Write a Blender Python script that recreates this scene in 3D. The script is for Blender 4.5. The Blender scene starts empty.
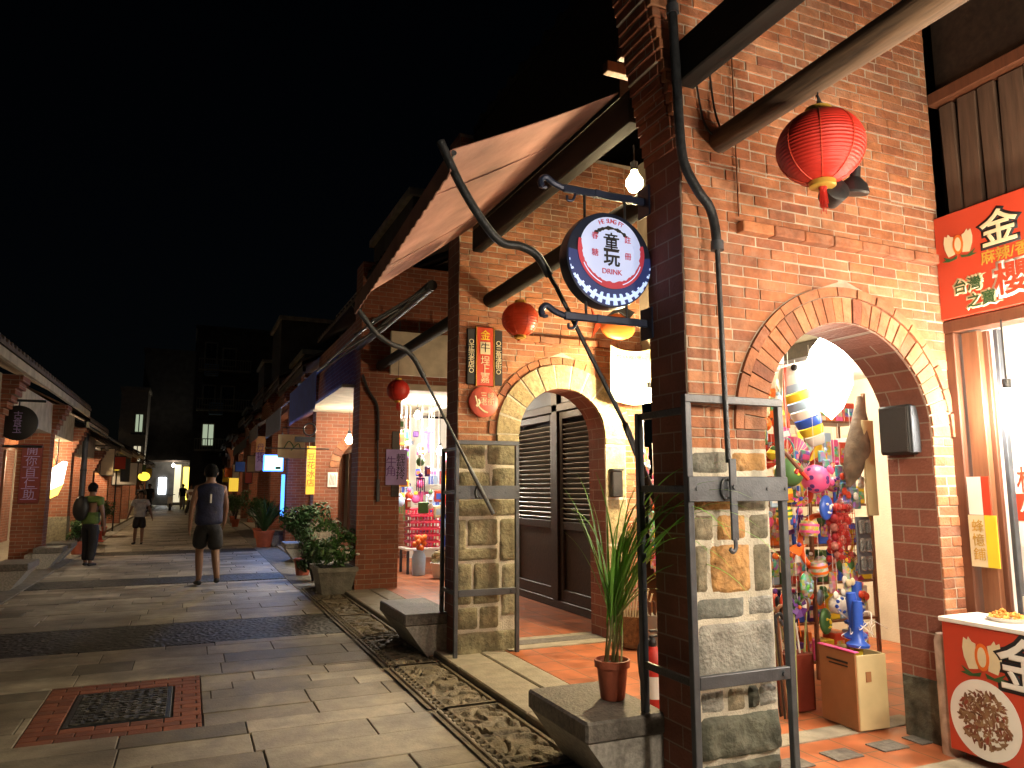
import bpy, bmesh, math, random
from mathutils import Vector, Matrix
random.seed(11)
R = math.radians
S = bpy.context.scene
COL = S.collection

# ------------------------------------------------------------------ camera
cd = bpy.data.cameras.new("camera")
cam = bpy.data.objects.new("camera", cd)
COL.objects.link(cam)
cam.location = (0, 0, 1.5)
cam.rotation_euler = (R(90 + 7.92), 0, R(-23.3))
cd.sensor_width = 36
cd.lens = 740 / 1024 * 36
cd.clip_start = 0.05
cd.clip_end = 2000
S.camera = cam
# ------------------------------------------------------------------ night sky, added dim fill sun, exposure
wd = bpy.data.worlds.new("World")
S.world = wd
wd.use_nodes = True
wn = wd.node_tree
bg = wn.nodes["Background"]
sky = wn.nodes.new("ShaderNodeTexSky")
sky.sky_type = 'NISHITA'
sky.sun_disc = False
sky.sun_elevation = R(25)
sky.sun_rotation = R(200)
wn.links.new(sky.outputs[0], bg.inputs[0])
bg.inputs[1].default_value = 0.00012
sl = bpy.data.lights.new("moon", 'SUN')  # added faint bluish light, no moon in view, lifts the far silhouettes
sl.energy = 0.006
sl.angle = R(0.5)
sl.color = (.75, .85, 1)
so = bpy.data.objects.new("moon", sl)
COL.objects.link(so)
so.rotation_euler = (R(50), 0, R(-60))
S.view_settings.view_transform = 'Standard'
S.view_settings.look = 'None'
S.view_settings.exposure = 1.1
S.view_settings.gamma = 1.0
S.cycles.use_denoising = True
try:
    S.cycles.denoiser = 'OPENIMAGEDENOISE'
except Exception:
    pass
S.cycles.max_bounces = 8
S.cycles.diffuse_bounces = 4
S.cycles.sample_clamp_indirect = 4.0

# ------------------------------------------------------------------ helpers
WL = {}


def wl(o):
    return WL.get(o.name, Vector((0, 0, 0))) if o else Vector((0, 0, 0))


def thing(name, label, cat, loc=(0, 0, 0), group=None, kind=None):
    o = bpy.data.objects.new(name, None)
    COL.objects.link(o)
    o.location = loc
    o.empty_display_size = .1
    WL[o.name] = Vector(loc)
    tag(o, label, cat, group, kind)
    return o


def tag(o, label=None, cat=None, group=None, kind=None):
    if label: o["label"] = label
    if cat: o["category"] = cat
    if group: o["group"] = group
    if kind: o["kind"] = kind
    return o


def kids(o):
    return [c for c in COL.objects if c.parent == o]


def copy_tree(o, parent=None):
    c = o.copy()
    COL.objects.link(c)
    if parent is not None:
        c.parent = parent
    for ch in o.children:
        copy_tree(ch, c)
    return c


def link(me, name, parent=None):
    o = bpy.data.objects.new(name, me)
    COL.objects.link(o)
    if parent is not None:
        o.parent = parent
        WL[o.name] = wl(parent)
    return o


class MB:
    def __init__(s):
        s.v = []; s.f = []; s.m = []; s.cur = 0

    def add(s, vs, fs, T=None):
        b = len(s.v)
        for p in vs:
            p = Vector(p)
            s.v.append(T @ p if T is not None else p)
        for f in fs:
            s.f.append([b + i for i in f]); s.m.append(s.cur)
        return s

    def box(s, x0, x1, y0, y1, z0, z1, c=0, T=None):
        if c <= 0:
            vs = [(x, y, z) for z in (z0, z1) for y in (y0, y1) for x in (x0, x1)]
            fs = [(0, 2, 3, 1), (4, 5, 7, 6), (0, 1, 5, 4), (2, 6, 7, 3), (0, 4, 6, 2), (1, 3, 7, 5)]
            return s.add(vs, fs, T)
        lo = (x0, y0, z0); hi = (x1, y1, z1)
        vs = []; idx = {}
        for sx in (0, 1):
            for sy in (0, 1):
                for sz in (0, 1):
                    sg = (sx, sy, sz)
                    cn = [hi[k] if sg[k] else lo[k] for k in range(3)]
                    for ax in range(3):
                        p = list(cn)
                        for k in range(3):
                            if k != ax:
                                p[k] += -c if sg[k] else c
                        idx[(sg, ax)] = len(vs); vs.append(tuple(p))
        fs = []
        for ax in range(3):
            a, b = (ax + 1) % 3, (ax + 2) % 3
            for sd in (0, 1):
                q = []
                for (ua, ub) in ((0, 0), (1, 0), (1, 1), (0, 1)):
                    sg = [0, 0, 0]; sg[ax] = sd; sg[a] = ua; sg[b] = ub
                    q.append(idx[(tuple(sg), ax)])
                fs.append(q)
        for ax in range(3):
            a, b = (ax + 1) % 3, (ax + 2) % 3
            for ua in (0, 1):
                for ub in (0, 1):
                    q = []
                    for (sd, w) in ((0, a), (1, a), (1, b), (0, b)):
                        sg = [0, 0, 0]; sg[ax] = sd; sg[a] = ua; sg[b] = ub
                        q.append(idx[(tuple(sg), w)])
                    fs.append(q)
        for sx in (0, 1):
            for sy in (0, 1):
                for sz in (0, 1):
                    fs.append([idx[((sx, sy, sz), k)] for k in range(3)])
        return s.add(vs, fs, T)

    def prism(s, poly, axis, a, b, T=None):
        n = len(poly)
        mk = {'y': lambda p, w: (p[0], w, p[1]), 'x': lambda p, w: (w, p[0], p[1]), 'z': lambda p, w: (p[0], p[1], w)}[axis]
        vs = [mk(p, a) for p in poly] + [mk(p, b) for p in poly]
        fs = [list(range(n))[::-1], list(range(n, 2 * n))]
        for i in range(n):
            j = (i + 1) % n
            fs.append([i, j, n + j, n + i])
        return s.add(vs, fs, T)

    def tube(s, pts, r, n=10, caps=True, T=None, flat=1.0):
        pts = [Vector(p) for p in pts]
        k = len(pts)
        rs = r if isinstance(r, (list, tuple)) else [r] * k
        vs = []; fs = []
        up = Vector((0, 0, 1))
        t0 = (pts[1] - pts[0]).normalized()
        if abs(t0.dot(up)) > .9: up = Vector((1, 0, 0))
        for i, p in enumerate(pts):
            t = (pts[min(i + 1, k - 1)] - pts[max(i - 1, 0)]).normalized()
            u = up - t * up.dot(t)
            if u.length < 1e-4: u = t.orthogonal()
            u.normalize(); w = t.cross(u); up = u
            for j in range(n):
                a = 2 * math.pi * j / n
                vs.append(p + (u * math.cos(a) + w * math.sin(a) * flat) * rs[i])
        for i in range(k - 1):
            for j in range(n):
                j2 = (j + 1) % n
                fs.append([i * n + j, i * n + j2, (i + 1) * n + j2, (i + 1) * n + j])
        if caps:
            fs.append(list(range(n))[::-1]); fs.append([(k - 1) * n + j for j in range(n)])
        return s.add(vs, fs, T)

    def lathe(s, prof, c=(0, 0, 0), n=24, T=None, ry=1.0):
        c = Vector(c); vs = []; fs = []
        for (r, z) in prof:
            for j in range(n):
                a = 2 * math.pi * j / n
                vs.append(c + Vector((r * math.cos(a), r * math.sin(a) * ry, z)))
        k = len(prof)
        for i in range(k - 1):
            for j in range(n):
                j2 = (j + 1) % n
                fs.append([i * n + j, i * n + j2, (i + 1) * n + j2, (i + 1) * n + j])
        if prof[0][0] > 1e-5: fs.append(list(range(n))[::-1])
        if prof[-1][0] > 1e-5: fs.append([(k - 1) * n + j for j in range(n)])
        return s.add(vs, fs, T)

    def ell(s, c, r, n=16, m=10, T=None):
        if not isinstance(r, (tuple, list)): r = (r, r, r)
        c = Vector(c); vs = [c + Vector((0, 0, -r[2]))]; fs = []
        for i in range(1, m):
            b = -math.pi / 2 + math.pi * i / m
            for j in range(n):
                a = 2 * math.pi * j / n
                vs.append(c + Vector((r[0] * math.cos(b) * math.cos(a), r[1] * math.cos(b) * math.sin(a), r[2] * math.sin(b))))
        vs.append(c + Vector((0, 0, r[2])))
        for j in range(n):
            j2 = (j + 1) % n
            fs.append([0, 1 + j2, 1 + j])
            for i in range(m - 2):
                fs.append([1 + i * n + j, 1 + i * n + j2, 1 + (i + 1) * n + j2, 1 + (i + 1) * n + j])
            fs.append([1 + (m - 2) * n + j, 1 + (m - 2) * n + j2, len(vs) - 1])
        return s.add(vs, fs, T)

    def build(s, name, mat, parent=None, smooth=False, ang=40, fix=True, local=False):
        me = bpy.data.meshes.new(name)
        off = Vector((0, 0, 0)) if local else wl(parent)
        me.from_pydata([tuple(p - off) for p in s.v], [], s.f)
        mats = mat if isinstance(mat, (list, tuple)) else [mat]
        for m in mats: me.materials.append(m)
        if len(mats) > 1: me.polygons.foreach_set("material_index", s.m)
        if fix:
            bm = bmesh.new(); bm.from_mesh(me)
            bmesh.ops.recalc_face_normals(bm, faces=bm.faces)
            bm.to_mesh(me); bm.free()
        if smooth:
            me.polygons.foreach_set("use_smooth", [True] * len(me.polygons))
            me.set_sharp_from_angle(angle=R(ang))
        me.update()
        return link(me, name, parent)


FY = Matrix(((1, 0, 0), (0, 0, -1), (0, 1, 0))).to_4x4()      # local xy -> faces -Y
FXL = Matrix(((0, 0, -1), (-1, 0, 0), (0, 1, 0))).to_4x4()    # faces -X
FXR = Matrix(((0, 0, 1), (1, 0, 0), (0, 1, 0))).to_4x4()      # faces +X


def text(body, size, loc, F, mat, parent, ext=.0015, off=0.0, name="lettering", rot=0, sx=1.0, ls=.85):
    cu = bpy.data.curves.new("lettering", 'FONT')
    cu.body = body; cu.size = size; cu.extrude = ext
    if off > .0: cu.bevel_depth = off; cu.bevel_resolution = 0; cu.resolution_u = 3
    cu.align_x = 'CENTER'; cu.align_y = 'CENTER'; cu.space_line = ls
    o = bpy.data.objects.new("lettering", cu); COL.objects.link(o)
    dg = bpy.context.evaluated_depsgraph_get()
    me = bpy.data.meshes.new_from_object(o.evaluated_get(dg))
    bpy.data.objects.remove(o)
    M4 = Matrix.Translation(Vector(loc) - wl(parent)) @ F @ Matrix.Rotation(rot, 4, 'Z') @ Matrix.Diagonal((sx, 1, .12 if off > 0 else 1, 1))
    me.transform(M4)
    me.materials.clear(); me.materials.append(mat)
    return link(me, name, parent)


# ------------------------------------------------------------------ materials
def nt(name):
    m = bpy.data.materials.new(name); m.use_nodes = True
    t = m.node_tree
    return m, t, t.nodes["Principled BSDF"]


def N(t, typ, **kw):
    n = t.nodes.new(typ)
    for k, v in kw.items(): setattr(n, k, v)
    return n


def mat(name, col, rough=.6, metal=0, var=.18, ns=6, bump=.0, bs=60, es=0, ecol=None, rv=.1, spec=.5, trans=0, stain=0, alpha=1):
    m, t, b = nt(name)
    tc = N(t, "ShaderNodeTexCoord")
    nz = N(t, "ShaderNodeTexNoise"); nz.inputs["Scale"].default_value = ns; nz.inputs["Detail"].default_value = 5
    t.links.new(tc.outputs["Object"], nz.inputs["Vector"])
    mr = N(t, "ShaderNodeMapRange"); mr.inputs[1].default_value = .3; mr.inputs[2].default_value = .7
    mr.inputs[3].default_value = 1 - var; mr.inputs[4].default_value = 1 + var
    t.links.new(nz.outputs[0], mr.inputs[0])
    hs = N(t, "ShaderNodeHueSaturation"); hs.inputs["Color"].default_value = (*col, 1)
    t.links.new(mr.outputs[0], hs.inputs["Value"])
    t.links.new(hs.outputs[0], b.inputs["Base Color"])
    b.inputs["Metallic"].default_value = metal
    b.inputs["Specular IOR Level"].default_value = spec
    rr = N(t, "ShaderNodeMapRange"); rr.inputs[3].default_value = max(0.02, rough - rv); rr.inputs[4].default_value = min(1, rough + rv)
    t.links.new(nz.outputs[0], rr.inputs[0]); t.links.new(rr.outputs[0], b.inputs["Roughness"])
    if bump:
        n2 = N(t, "ShaderNodeTexNoise"); n2.inputs["Scale"].default_value = bs; n2.inputs["Detail"].default_value = 6
        t.links.new(tc.outputs["Object"], n2.inputs["Vector"])
        bp = N(t, "ShaderNodeBump"); bp.inputs["Strength"].default_value = bump; bp.inputs["Distance"].default_value = .02
        t.links.new(n2.outputs[0], bp.inputs["Height"]); t.links.new(bp.outputs[0], b.inputs["Normal"])
    if es:
        b.inputs["Emission Color"].default_value = (*(ecol or col), 1)
        b.inputs["Emission Strength"].default_value = es
    if trans:
        b.inputs["Transmission Weight"].default_value = trans
    if alpha < 1:
        b.inputs["Alpha"].default_value = alpha
    return m


def island(name, cols, rough=.75, bump=.5, bs=45, var=.25, ns=12, spec=.4, grime=0.0, salt=0.0):
    """a colour per loose piece (brick, slab, stone), mottled with noise"""
    m, t, b = nt(name)
    g = N(t, "ShaderNodeNewGeometry")
    cr = N(t, "ShaderNodeValToRGB"); cr.color_ramp.interpolation = 'LINEAR'
    e = cr.color_ramp.elements
    while len(e) < len(cols): e.new(.5)
    for i, c in enumerate(cols):
        e[i].position = i / (len(cols) - 1); e[i].color = (*c, 1)
    t.links.new(g.outputs["Random Per Island"], cr.inputs[0])
    tc = N(t, "ShaderNodeTexCoord")
    nz = N(t, "ShaderNodeTexNoise"); nz.inputs["Scale"].default_value = ns; nz.inputs["Detail"].default_value = 7; nz.inputs["Roughness"].default_value = .65
    t.links.new(tc.outputs["Object"], nz.inputs["Vector"])
    mr = N(t, "ShaderNodeMapRange"); mr.inputs[1].default_value = .3; mr.inputs[2].default_value = .7
    mr.inputs[3].default_value = 1 - var; mr.inputs[4].default_value = 1 + var
    t.links.new(nz.outputs[0], mr.inputs[0])
    hs = N(t, "ShaderNodeHueSaturation"); t.links.new(cr.outputs[0], hs.inputs["Color"]); t.links.new(mr.outputs[0], hs.inputs["Value"])
    out = hs.outputs[0]
    if grime:
        n3 = N(t, "ShaderNodeTexNoise"); n3.inputs["Scale"].default_value = 1.3; n3.inputs["Detail"].default_value = 6
        t.links.new(tc.outputs["Object"], n3.inputs["Vector"])
        m3 = N(t, "ShaderNodeMapRange"); m3.inputs[1].default_value = .45; m3.inputs[2].default_value = .7; m3.inputs[3].default_value = 0; m3.inputs[4].default_value = grime
        t.links.new(n3.outputs[0], m3.inputs[0])
        mx = N(t, "ShaderNodeMixRGB"); mx.inputs[2].default_value = (.05, .04, .035, 1)
        t.links.new(m3.outputs[0], mx.inputs[0]); t.links.new(out, mx.inputs[1]); out = mx.outputs[0]
    if salt:
        n4 = N(t, "ShaderNodeTexNoise"); n4.inputs["Scale"].default_value = 4.5; n4.inputs["Detail"].default_value = 9; n4.inputs["Roughness"].default_value = .75; n4.inputs["Distortion"].default_value = .6
        t.links.new(tc.outputs["Object"], n4.inputs["Vector"])
        m4 = N(t, "ShaderNodeMapRange"); m4.inputs[1].default_value = .50; m4.inputs[2].default_value = .74; m4.inputs[3].default_value = 0; m4.inputs[4].default_value = salt
        t.links.new(n4.outputs[0], m4.inputs[0])
        mx = N(t, "ShaderNodeMixRGB"); mx.inputs[2].default_value = (.42, .33, .26, 1)
        t.links.new(m4.outputs[0], mx.inputs[0]); t.links.new(out, mx.inputs[1]); out = mx.outputs[0]
    t.links.new(out, b.inputs["Base Color"])
    rr = N(t, "ShaderNodeMapRange"); rr.inputs[3].default_value = rough - .15; rr.inputs[4].default_value = min(1, rough + .15)
    t.links.new(nz.outputs[0], rr.inputs[0]); t.links.new(rr.outputs[0], b.inputs["Roughness"])
    b.inputs["Specular IOR Level"].default_value = spec
    n2 = N(t, "ShaderNodeTexNoise"); n2.inputs["Scale"].default_value = bs; n2.inputs["Detail"].default_value = 8; n2.inputs["Roughness"].default_value = .6
    t.links.new(tc.outputs["Object"], n2.inputs["Vector"])
    bp = N(t, "ShaderNodeBump"); bp.inputs["Strength"].default_value = bump; bp.inputs["Distance"].default_value = .012
    t.links.new(n2.outputs[0], bp.inputs["Height"]); t.links.new(bp.outputs[0], b.inputs["Normal"])
    return m


def brickmat(name, c1, c2, mortar, bw=.225, bh=.072, rough=.8, grime=.3):
    m, t, b = nt(name)
    tc = N(t, "ShaderNodeTexCoord"); g = N(t, "ShaderNodeNewGeometry")
    sp = N(t, "ShaderNodeSeparateXYZ"); t.links.new(tc.outputs["Object"], sp.inputs[0])
    sn = N(t, "ShaderNodeSeparateXYZ"); t.links.new(g.outputs["Normal"], sn.inputs[0])
    ab = N(t, "ShaderNodeMath", operation='ABSOLUTE'); t.links.new(sn.outputs[0], ab.inputs[0])
    gt = N(t, "ShaderNodeMath", operation='GREATER_THAN'); gt.inputs[1].default_value = .5; t.links.new(ab.outputs[0], gt.inputs[0])
    mx = N(t, "ShaderNodeMix"); mx.data_type = 'FLOAT'
    t.links.new(gt.outputs[0], mx.inputs[0]); t.links.new(sp.outputs[0], mx.inputs[2]); t.links.new(sp.outputs[1], mx.inputs[3])
    cb = N(t, "ShaderNodeCombineXYZ"); t.links.new(mx.outputs[0], cb.inputs[0]); t.links.new(sp.outputs[2], cb.inputs[1])
    br = N(t, "ShaderNodeTexBrick"); br.inputs["Scale"].default_value = 1
    br.inputs["Brick Width"].default_value = bw; br.inputs["Row Height"].default_value = bh
    br.inputs["Mortar Size"].default_value = .005; br.inputs["Mortar Smooth"].default_value = .3
    br.inputs["Color1"].default_value = (*c1, 1); br.inputs["Color2"].default_value = (*c2, 1); br.inputs["Mortar"].default_value = (*mortar, 1)
    t.links.new(cb.outputs[0], br.inputs["Vector"])
    nz = N(t, "ShaderNodeTexNoise"); nz.inputs["Scale"].default_value = 2.2; nz.inputs["Detail"].default_value = 8; nz.inputs["Roughness"].default_value = .7
    t.links.new(tc.outputs["Object"], nz.inputs["Vector"])
    mr = N(t, "ShaderNodeMapRange"); mr.inputs[1].default_value = .3; mr.inputs[2].default_value = .7
    mr.inputs[3].default_value = 1 - grime; mr.inputs[4].default_value = 1 + grime
    t.links.new(nz.outputs[0], mr.inputs[0])
    hs = N(t, "ShaderNodeHueSaturation"); t.links.new(br.outputs[0], hs.inputs["Color"]); t.links.new(mr.outputs[0], hs.inputs["Value"])
    t.links.new(hs.outputs[0], b.inputs["Base Color"]); b.inputs["Roughness"].default_value = rough
    n2 = N(t, "ShaderNodeTexNoise"); n2.inputs["Scale"].default_value = 60; n2.inputs["Detail"].default_value = 6
    t.links.new(tc.outputs["Object"], n2.inputs["Vector"])
    sm = N(t, "ShaderNodeMath", operation='MULTIPLY_ADD'); sm.inputs[1].default_value = -1.2
    t.links.new(br.outputs["Fac"], sm.inputs[0]); t.links.new(n2.outputs[0], sm.inputs[2])
    bp = N(t, "ShaderNodeBump"); bp.inputs["Strength"].default_value = .6; bp.inputs["Distance"].default_value = .01
    t.links.new(sm.outputs[0], bp.inputs["Height"]); t.links.new(bp.outputs[0], b.inputs["Normal"])
    return m


def woodmat(name, c1, c2, rough=.65, sc=(3, 3, 30), bump=.3):
    m, t, b = nt(name)
    tc = N(t, "ShaderNodeTexCoord"); mp = N(t, "ShaderNodeMapping"); mp.inputs["Scale"].default_value = sc
    t.links.new(tc.outputs["Object"], mp.inputs[0])
    nz = N(t, "ShaderNodeTexNoise"); nz.inputs["Scale"].default_value = 1; nz.inputs["Detail"].default_value = 8; nz.inputs["Roughness"].default_value = .65
    t.links.new(mp.outputs[0], nz.inputs["Vector"])
    cr = N(t, "ShaderNodeValToRGB"); cr.color_ramp.elements[0].position = .3; cr.color_ramp.elements[1].position = .72
    cr.color_ramp.elements[0].color = (*c1, 1); cr.color_ramp.elements[1].color = (*c2, 1)
    t.links.new(nz.outputs[0], cr.inputs[0]); t.links.new(cr.outputs[0], b.inputs["Base Color"])
    b.inputs["Roughness"].default_value = rough
    bp = N(t, "ShaderNodeBump"); bp.inputs["Strength"].default_value = bump; bp.inputs["Distance"].default_value = .01
    t.links.new(nz.outputs[0], bp.inputs["Height"]); t.links.new(bp.outputs[0], b.inputs["Normal"])
    return m


def tilemat(name, c1, c2, mortar, w, h, rough=.45):
    m, t, b = nt(name)
    tc = N(t, "ShaderNodeTexCoord")
    br = N(t, "ShaderNodeTexBrick", offset=0.0); br.inputs["Scale"].default_value = 1
    br.inputs["Brick Width"].default_value = w; br.inputs["Row Height"].default_value = h
    br.inputs["Mortar Size"].default_value = .006; br.inputs["Mortar Smooth"].default_value = .2
    br.inputs["Color1"].default_value = (*c1, 1); br.inputs["Color2"].default_value = (*c2, 1); br.inputs["Mortar"].default_value = (*mortar, 1)
    t.links.new(tc.outputs["Object"], br.inputs["Vector"])
    nz = N(t, "ShaderNodeTexNoise"); nz.inputs["Scale"].default_value = 5; nz.inputs["Detail"].default_value = 8
    t.links.new(tc.outputs["Object"], nz.inputs["Vector"])
    mr = N(t, "ShaderNodeMapRange"); mr.inputs[1].default_value = .3; mr.inputs[2].default_value = .7; mr.inputs[3].default_value = .65; mr.inputs[4].default_value = 1.3
    t.links.new(nz.outputs[0], mr.inputs[0])
    hs = N(t, "ShaderNodeHueSaturation"); t.links.new(br.outputs[0], hs.inputs["Color"]); t.links.new(mr.outputs[0], hs.inputs["Value"])
    t.links.new(hs.outputs[0], b.inputs["Base Color"])
    rr = N(t, "ShaderNodeMapRange"); rr.inputs[3].default_value = rough - .15; rr.inputs[4].default_value = rough + .25
    t.links.new(nz.outputs[0], rr.inputs[0]); t.links.new(rr.outputs[0], b.inputs["Roughness"])
    bp = N(t, "ShaderNodeBump"); bp.inputs["Strength"].default_value = .4; bp.inputs["Distance"].default_value = .006; bp.invert = True
    t.links.new(br.outputs["Fac"], bp.inputs["Height"]); t.links.new(bp.outputs[0], b.inputs["Normal"])
    return m


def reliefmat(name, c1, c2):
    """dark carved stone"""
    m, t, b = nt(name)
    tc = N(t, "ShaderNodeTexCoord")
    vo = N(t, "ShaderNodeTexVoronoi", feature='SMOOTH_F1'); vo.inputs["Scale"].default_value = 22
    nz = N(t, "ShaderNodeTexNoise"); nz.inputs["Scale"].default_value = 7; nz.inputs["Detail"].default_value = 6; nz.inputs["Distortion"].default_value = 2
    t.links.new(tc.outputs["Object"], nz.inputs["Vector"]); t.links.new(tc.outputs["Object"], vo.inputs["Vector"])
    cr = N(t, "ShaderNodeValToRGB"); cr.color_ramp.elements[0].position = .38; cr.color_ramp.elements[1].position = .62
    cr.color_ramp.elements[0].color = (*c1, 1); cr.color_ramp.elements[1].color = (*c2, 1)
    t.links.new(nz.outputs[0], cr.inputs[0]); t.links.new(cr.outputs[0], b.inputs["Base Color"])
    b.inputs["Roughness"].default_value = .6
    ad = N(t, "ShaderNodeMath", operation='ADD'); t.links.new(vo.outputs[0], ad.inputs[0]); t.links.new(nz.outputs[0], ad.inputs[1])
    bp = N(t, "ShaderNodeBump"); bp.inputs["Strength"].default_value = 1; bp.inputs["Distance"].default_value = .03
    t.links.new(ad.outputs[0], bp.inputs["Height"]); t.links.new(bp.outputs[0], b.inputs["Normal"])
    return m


def emat(name, col, strength):
    m, t, b = nt(name)
    b.inputs["Base Color"].default_value = (*[min(.8, c) for c in col], 1)
    b.inputs["Emission Color"].default_value = (*col, 1)
    b.inputs["Emission Strength"].default_value = strength
    return m


BRK = [(.27, .095, .045), (.36, .135, .060), (.41, .165, .075), (.31, .115, .056), (.38, .155, .078), (.22, .08, .046), (.43, .20, .105), (.37, .145, .066)]
M_brick = island("brick_red", BRK, .82, .6, 55, .32, 13, grime=.38, salt=.36)
M_mortar = mat("mortar", (.42, .36, .29), .9, var=.25, ns=9, bump=.4, bs=90)
M_wallb = brickmat("brick_wall", (.28, .09, .045), (.20, .065, .035), (.30, .25, .20))
M_reveal = brickmat("brick_reveal", (.24, .085, .055), (.19, .068, .045), (.30, .22, .17), bw=.24, bh=.105)
M_stone = island("pier_stone", [(.16, .15, .11), (.26, .22, .15), (.20, .19, .15), (.30, .27, .20), (.14, .15, .14), (.23, .20, .13)], .82, 1, 38, .5, 22)
M_stoneo = mat("ochre_stone", (.36, .20, .075), .85, var=.5, ns=14, bump=1, bs=30)
M_stoneg = mat("grey_stone", (.27, .27, .25), .78, var=.35, ns=16, bump=.7, bs=55)
M_stoned = mat("dark_mossy_stone", (.09, .095, .075), .85, var=.6, ns=11, bump=1, bs=22)
M_smort = mat("stone_mortar", (.50, .47, .40), .9, var=.2, ns=10, bump=.4, bs=80)
M_arch2 = island("arch_stone", [(.30, .24, .13), (.36, .30, .18), (.27, .23, .14), (.33, .27, .15)], .85, 1, 34, .45, 20)
M_pier2 = island("pier_stone_olive", [(.17, .155, .095), (.24, .22, .14), (.20, .18, .115), (.28, .26, .18), (.22, .195, .12)], .85, 1, 36, .5, 18, grime=.4)
M_iron = mat("dark_iron", (.045, .05, .058), .42, metal=.55, var=.35, ns=18, bump=.25, bs=80)
M_irong = mat("grey_iron", (.085, .095, .115), .45, metal=.5, var=.18, ns=12, bump=.12, bs=90)
M_black = mat("black_paint", (.012, .012, .014), .5, var=.3, bump=.1)
M_navy = mat("navy_paint", (.02, .03, .07), .45, metal=.3, var=.3)
M_log = woodmat("log_wood", (.02, .013, .009), (.15, .09, .05), .8, (22, 1.6, 22), .9)
M_beam = woodmat("black_beam", (.006, .005, .004), (.022, .016, .012), .9, (14, 1.5, 14), .3)
M_dwood = woodmat("dark_wood", (.012, .009, .008), (.045, .03, .022), .5, (2, 25, 25), .3)
M_brown = woodmat("brown_wood", (.13, .05, .025), (.26, .11, .055), .45, (25, 25, 2.0), .25)
M_maroon = woodmat("maroon_frame", (.085, .03, .018), (.16, .06, .03), .45, (25, 25, 2.0), .2)
M_plank = woodmat("old_plank", (.05, .028, .018), (.13, .075, .05), .8, (22, 22, 1.5), .6)
M_tile = tilemat("terracotta_tile", (.42, .13, .05), (.36, .11, .045), (.16, .10, .06), .30, .30, .4)
M_conc = mat("concrete", (.30, .27, .215), .8, var=.22, ns=7, bump=.4, bs=50)
M_concd = mat("worn_concrete", (.19, .18, .16), .8, var=.35, ns=9, bump=.6, bs=40)
M_slab = island("paving_slab", [(.17, .15, .12), (.36, .32, .255), (.26, .23, .18), (.47, .42, .34), (.14, .125, .10), (.33, .29, .23), (.40, .36, .29), (.22, .19, .15)], .58, .45, 55, .32, 6, spec=.35, grime=.6)
M_joint = mat("joint_grit", (.045, .04, .034), .9, var=.3, bump=.4)
M_relief = mat("carved_stone", (.15, .125, .085), .7, var=.45, ns=9, bump=.6, bs=60)
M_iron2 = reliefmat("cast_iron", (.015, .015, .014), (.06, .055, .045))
M_rbrick = island("paver_brick", [(.17, .055, .035), (.24, .085, .05), (.13, .05, .035)], .75, .4, 50, .25)
M_block = mat("dark_granite", (.13, .12, .11), .6, var=.4, ns=30, bump=.4, bs=60)
M_blockf = mat("pale_granite", (.32, .31, .29), .7, var=.3, ns=40, bump=.3, bs=70)
M_red = mat("red_silk", (.44, .018, .010), .55, var=.15, ns=8)
M_orange = mat("orange_red_silk", (.62, .055, .012), .45, var=.12, ns=8)
M_gold = mat("gold", (.55, .35, .06), .4, metal=.4, var=.2)
M_sred = mat("sign_red", (.52, .055, .026), .35, var=.06, ns=4)
M_white = mat("white_paint", (.78, .77, .74), .5, var=.05)
M_cream = mat("cream", (.70, .60, .40), .6, var=.1)
M_yellow = mat("yellow", (.80, .60, .04), .5, var=.08)
M_green = mat("green", (.06, .16, .05), .5, var=.15)
M_dkgreen = mat("dark_green", (.03, .09, .03), .5, var=.2)
M_orng = mat("orange", (.75, .16, .02), .45, var=.1)
M_pink = mat("pink", (.72, .10, .30), .4, var=.1)
M_lilac = mat("lilac_paper", (.36, .28, .58), .8, var=.1)
M_purple = mat("purple", (.10, .03, .20), .5)
M_blue = mat("toy_blue", (.03, .10, .55), .35, var=.15)
M_sky = mat("pale_blue", (.35, .50, .70), .5, var=.1)
M_ink = mat("ink", (.01, .01, .014), .7, var=.05)
M_card = mat("cardboard", (.33, .15, .06), .85, var=.12, ns=5, bump=.15, bs=30)
M_cards = mat("pale_carton", (.55, .45, .25), .8, var=.1)
M_fabric = mat("awning_canvas", (.29, .15, .125), .9, var=.42, ns=2.6, bump=.55, bs=7)
M_fabb = mat("blue_canvas", (.05, .09, .42), .85, var=.2, ns=4, bump=.2, bs=150)
M_roof = mat("roof_tile", (.11, .085, .07), .85, var=.35, ns=6, bump=.5, bs=30)
M_leaf = mat("grass_blade", (.15, .36, .05), .4, var=.3, ns=5)
M_leaf2 = mat("dark_leaf", (.03, .085, .02), .5, var=.5, ns=6)
M_leaf3 = mat("mid_leaf", (.05, .13, .03), .5, var=.5, ns=6)
M_straw = mat("pale_stem", (.30, .32, .14), .6, var=.2)
M_terra = mat("terracotta_pot", (.42, .11, .06), .6, var=.2, ns=8, bump=.15)
M_soil = mat("soil", (.03, .022, .016), .95, var=.4, ns=30, bump=1, bs=60)
M_skin = mat("skin", (.19, .10, .065), .6, var=.08, ns=4)
M_hair = mat("black_hair", (.004, .0035, .0035), .85, spec=.15, var=.3, ns=40, bump=.5, bs=120)
M_glass = mat("clear_plastic", (.8, .8, .8), .15, var=.02, trans=.8)
M_plaster = mat("plaster", (.55, .50, .42), .85, var=.15, ns=3, bump=.2)
M_dplaster = mat("dark_plaster", (.10, .095, .09), .9, var=.3, ns=2, bump=.2)
M_gplaster = mat("grey_board", (.42, .38, .30), .85, var=.25, ns=4, bump=.2)
E_bulb = emat("bulb_glow", (1, .80, .50), 60)
E_white = emat("white_glow", (1, .93, .80), 14)
E_cool = emat("cool_glow", (.85, .93, 1), 4)
E_yel = emat("yellow_glow", (1, .72, .10), 1.6)
E_sign = emat("lit_sign", (1, .93, .72), 4)
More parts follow.
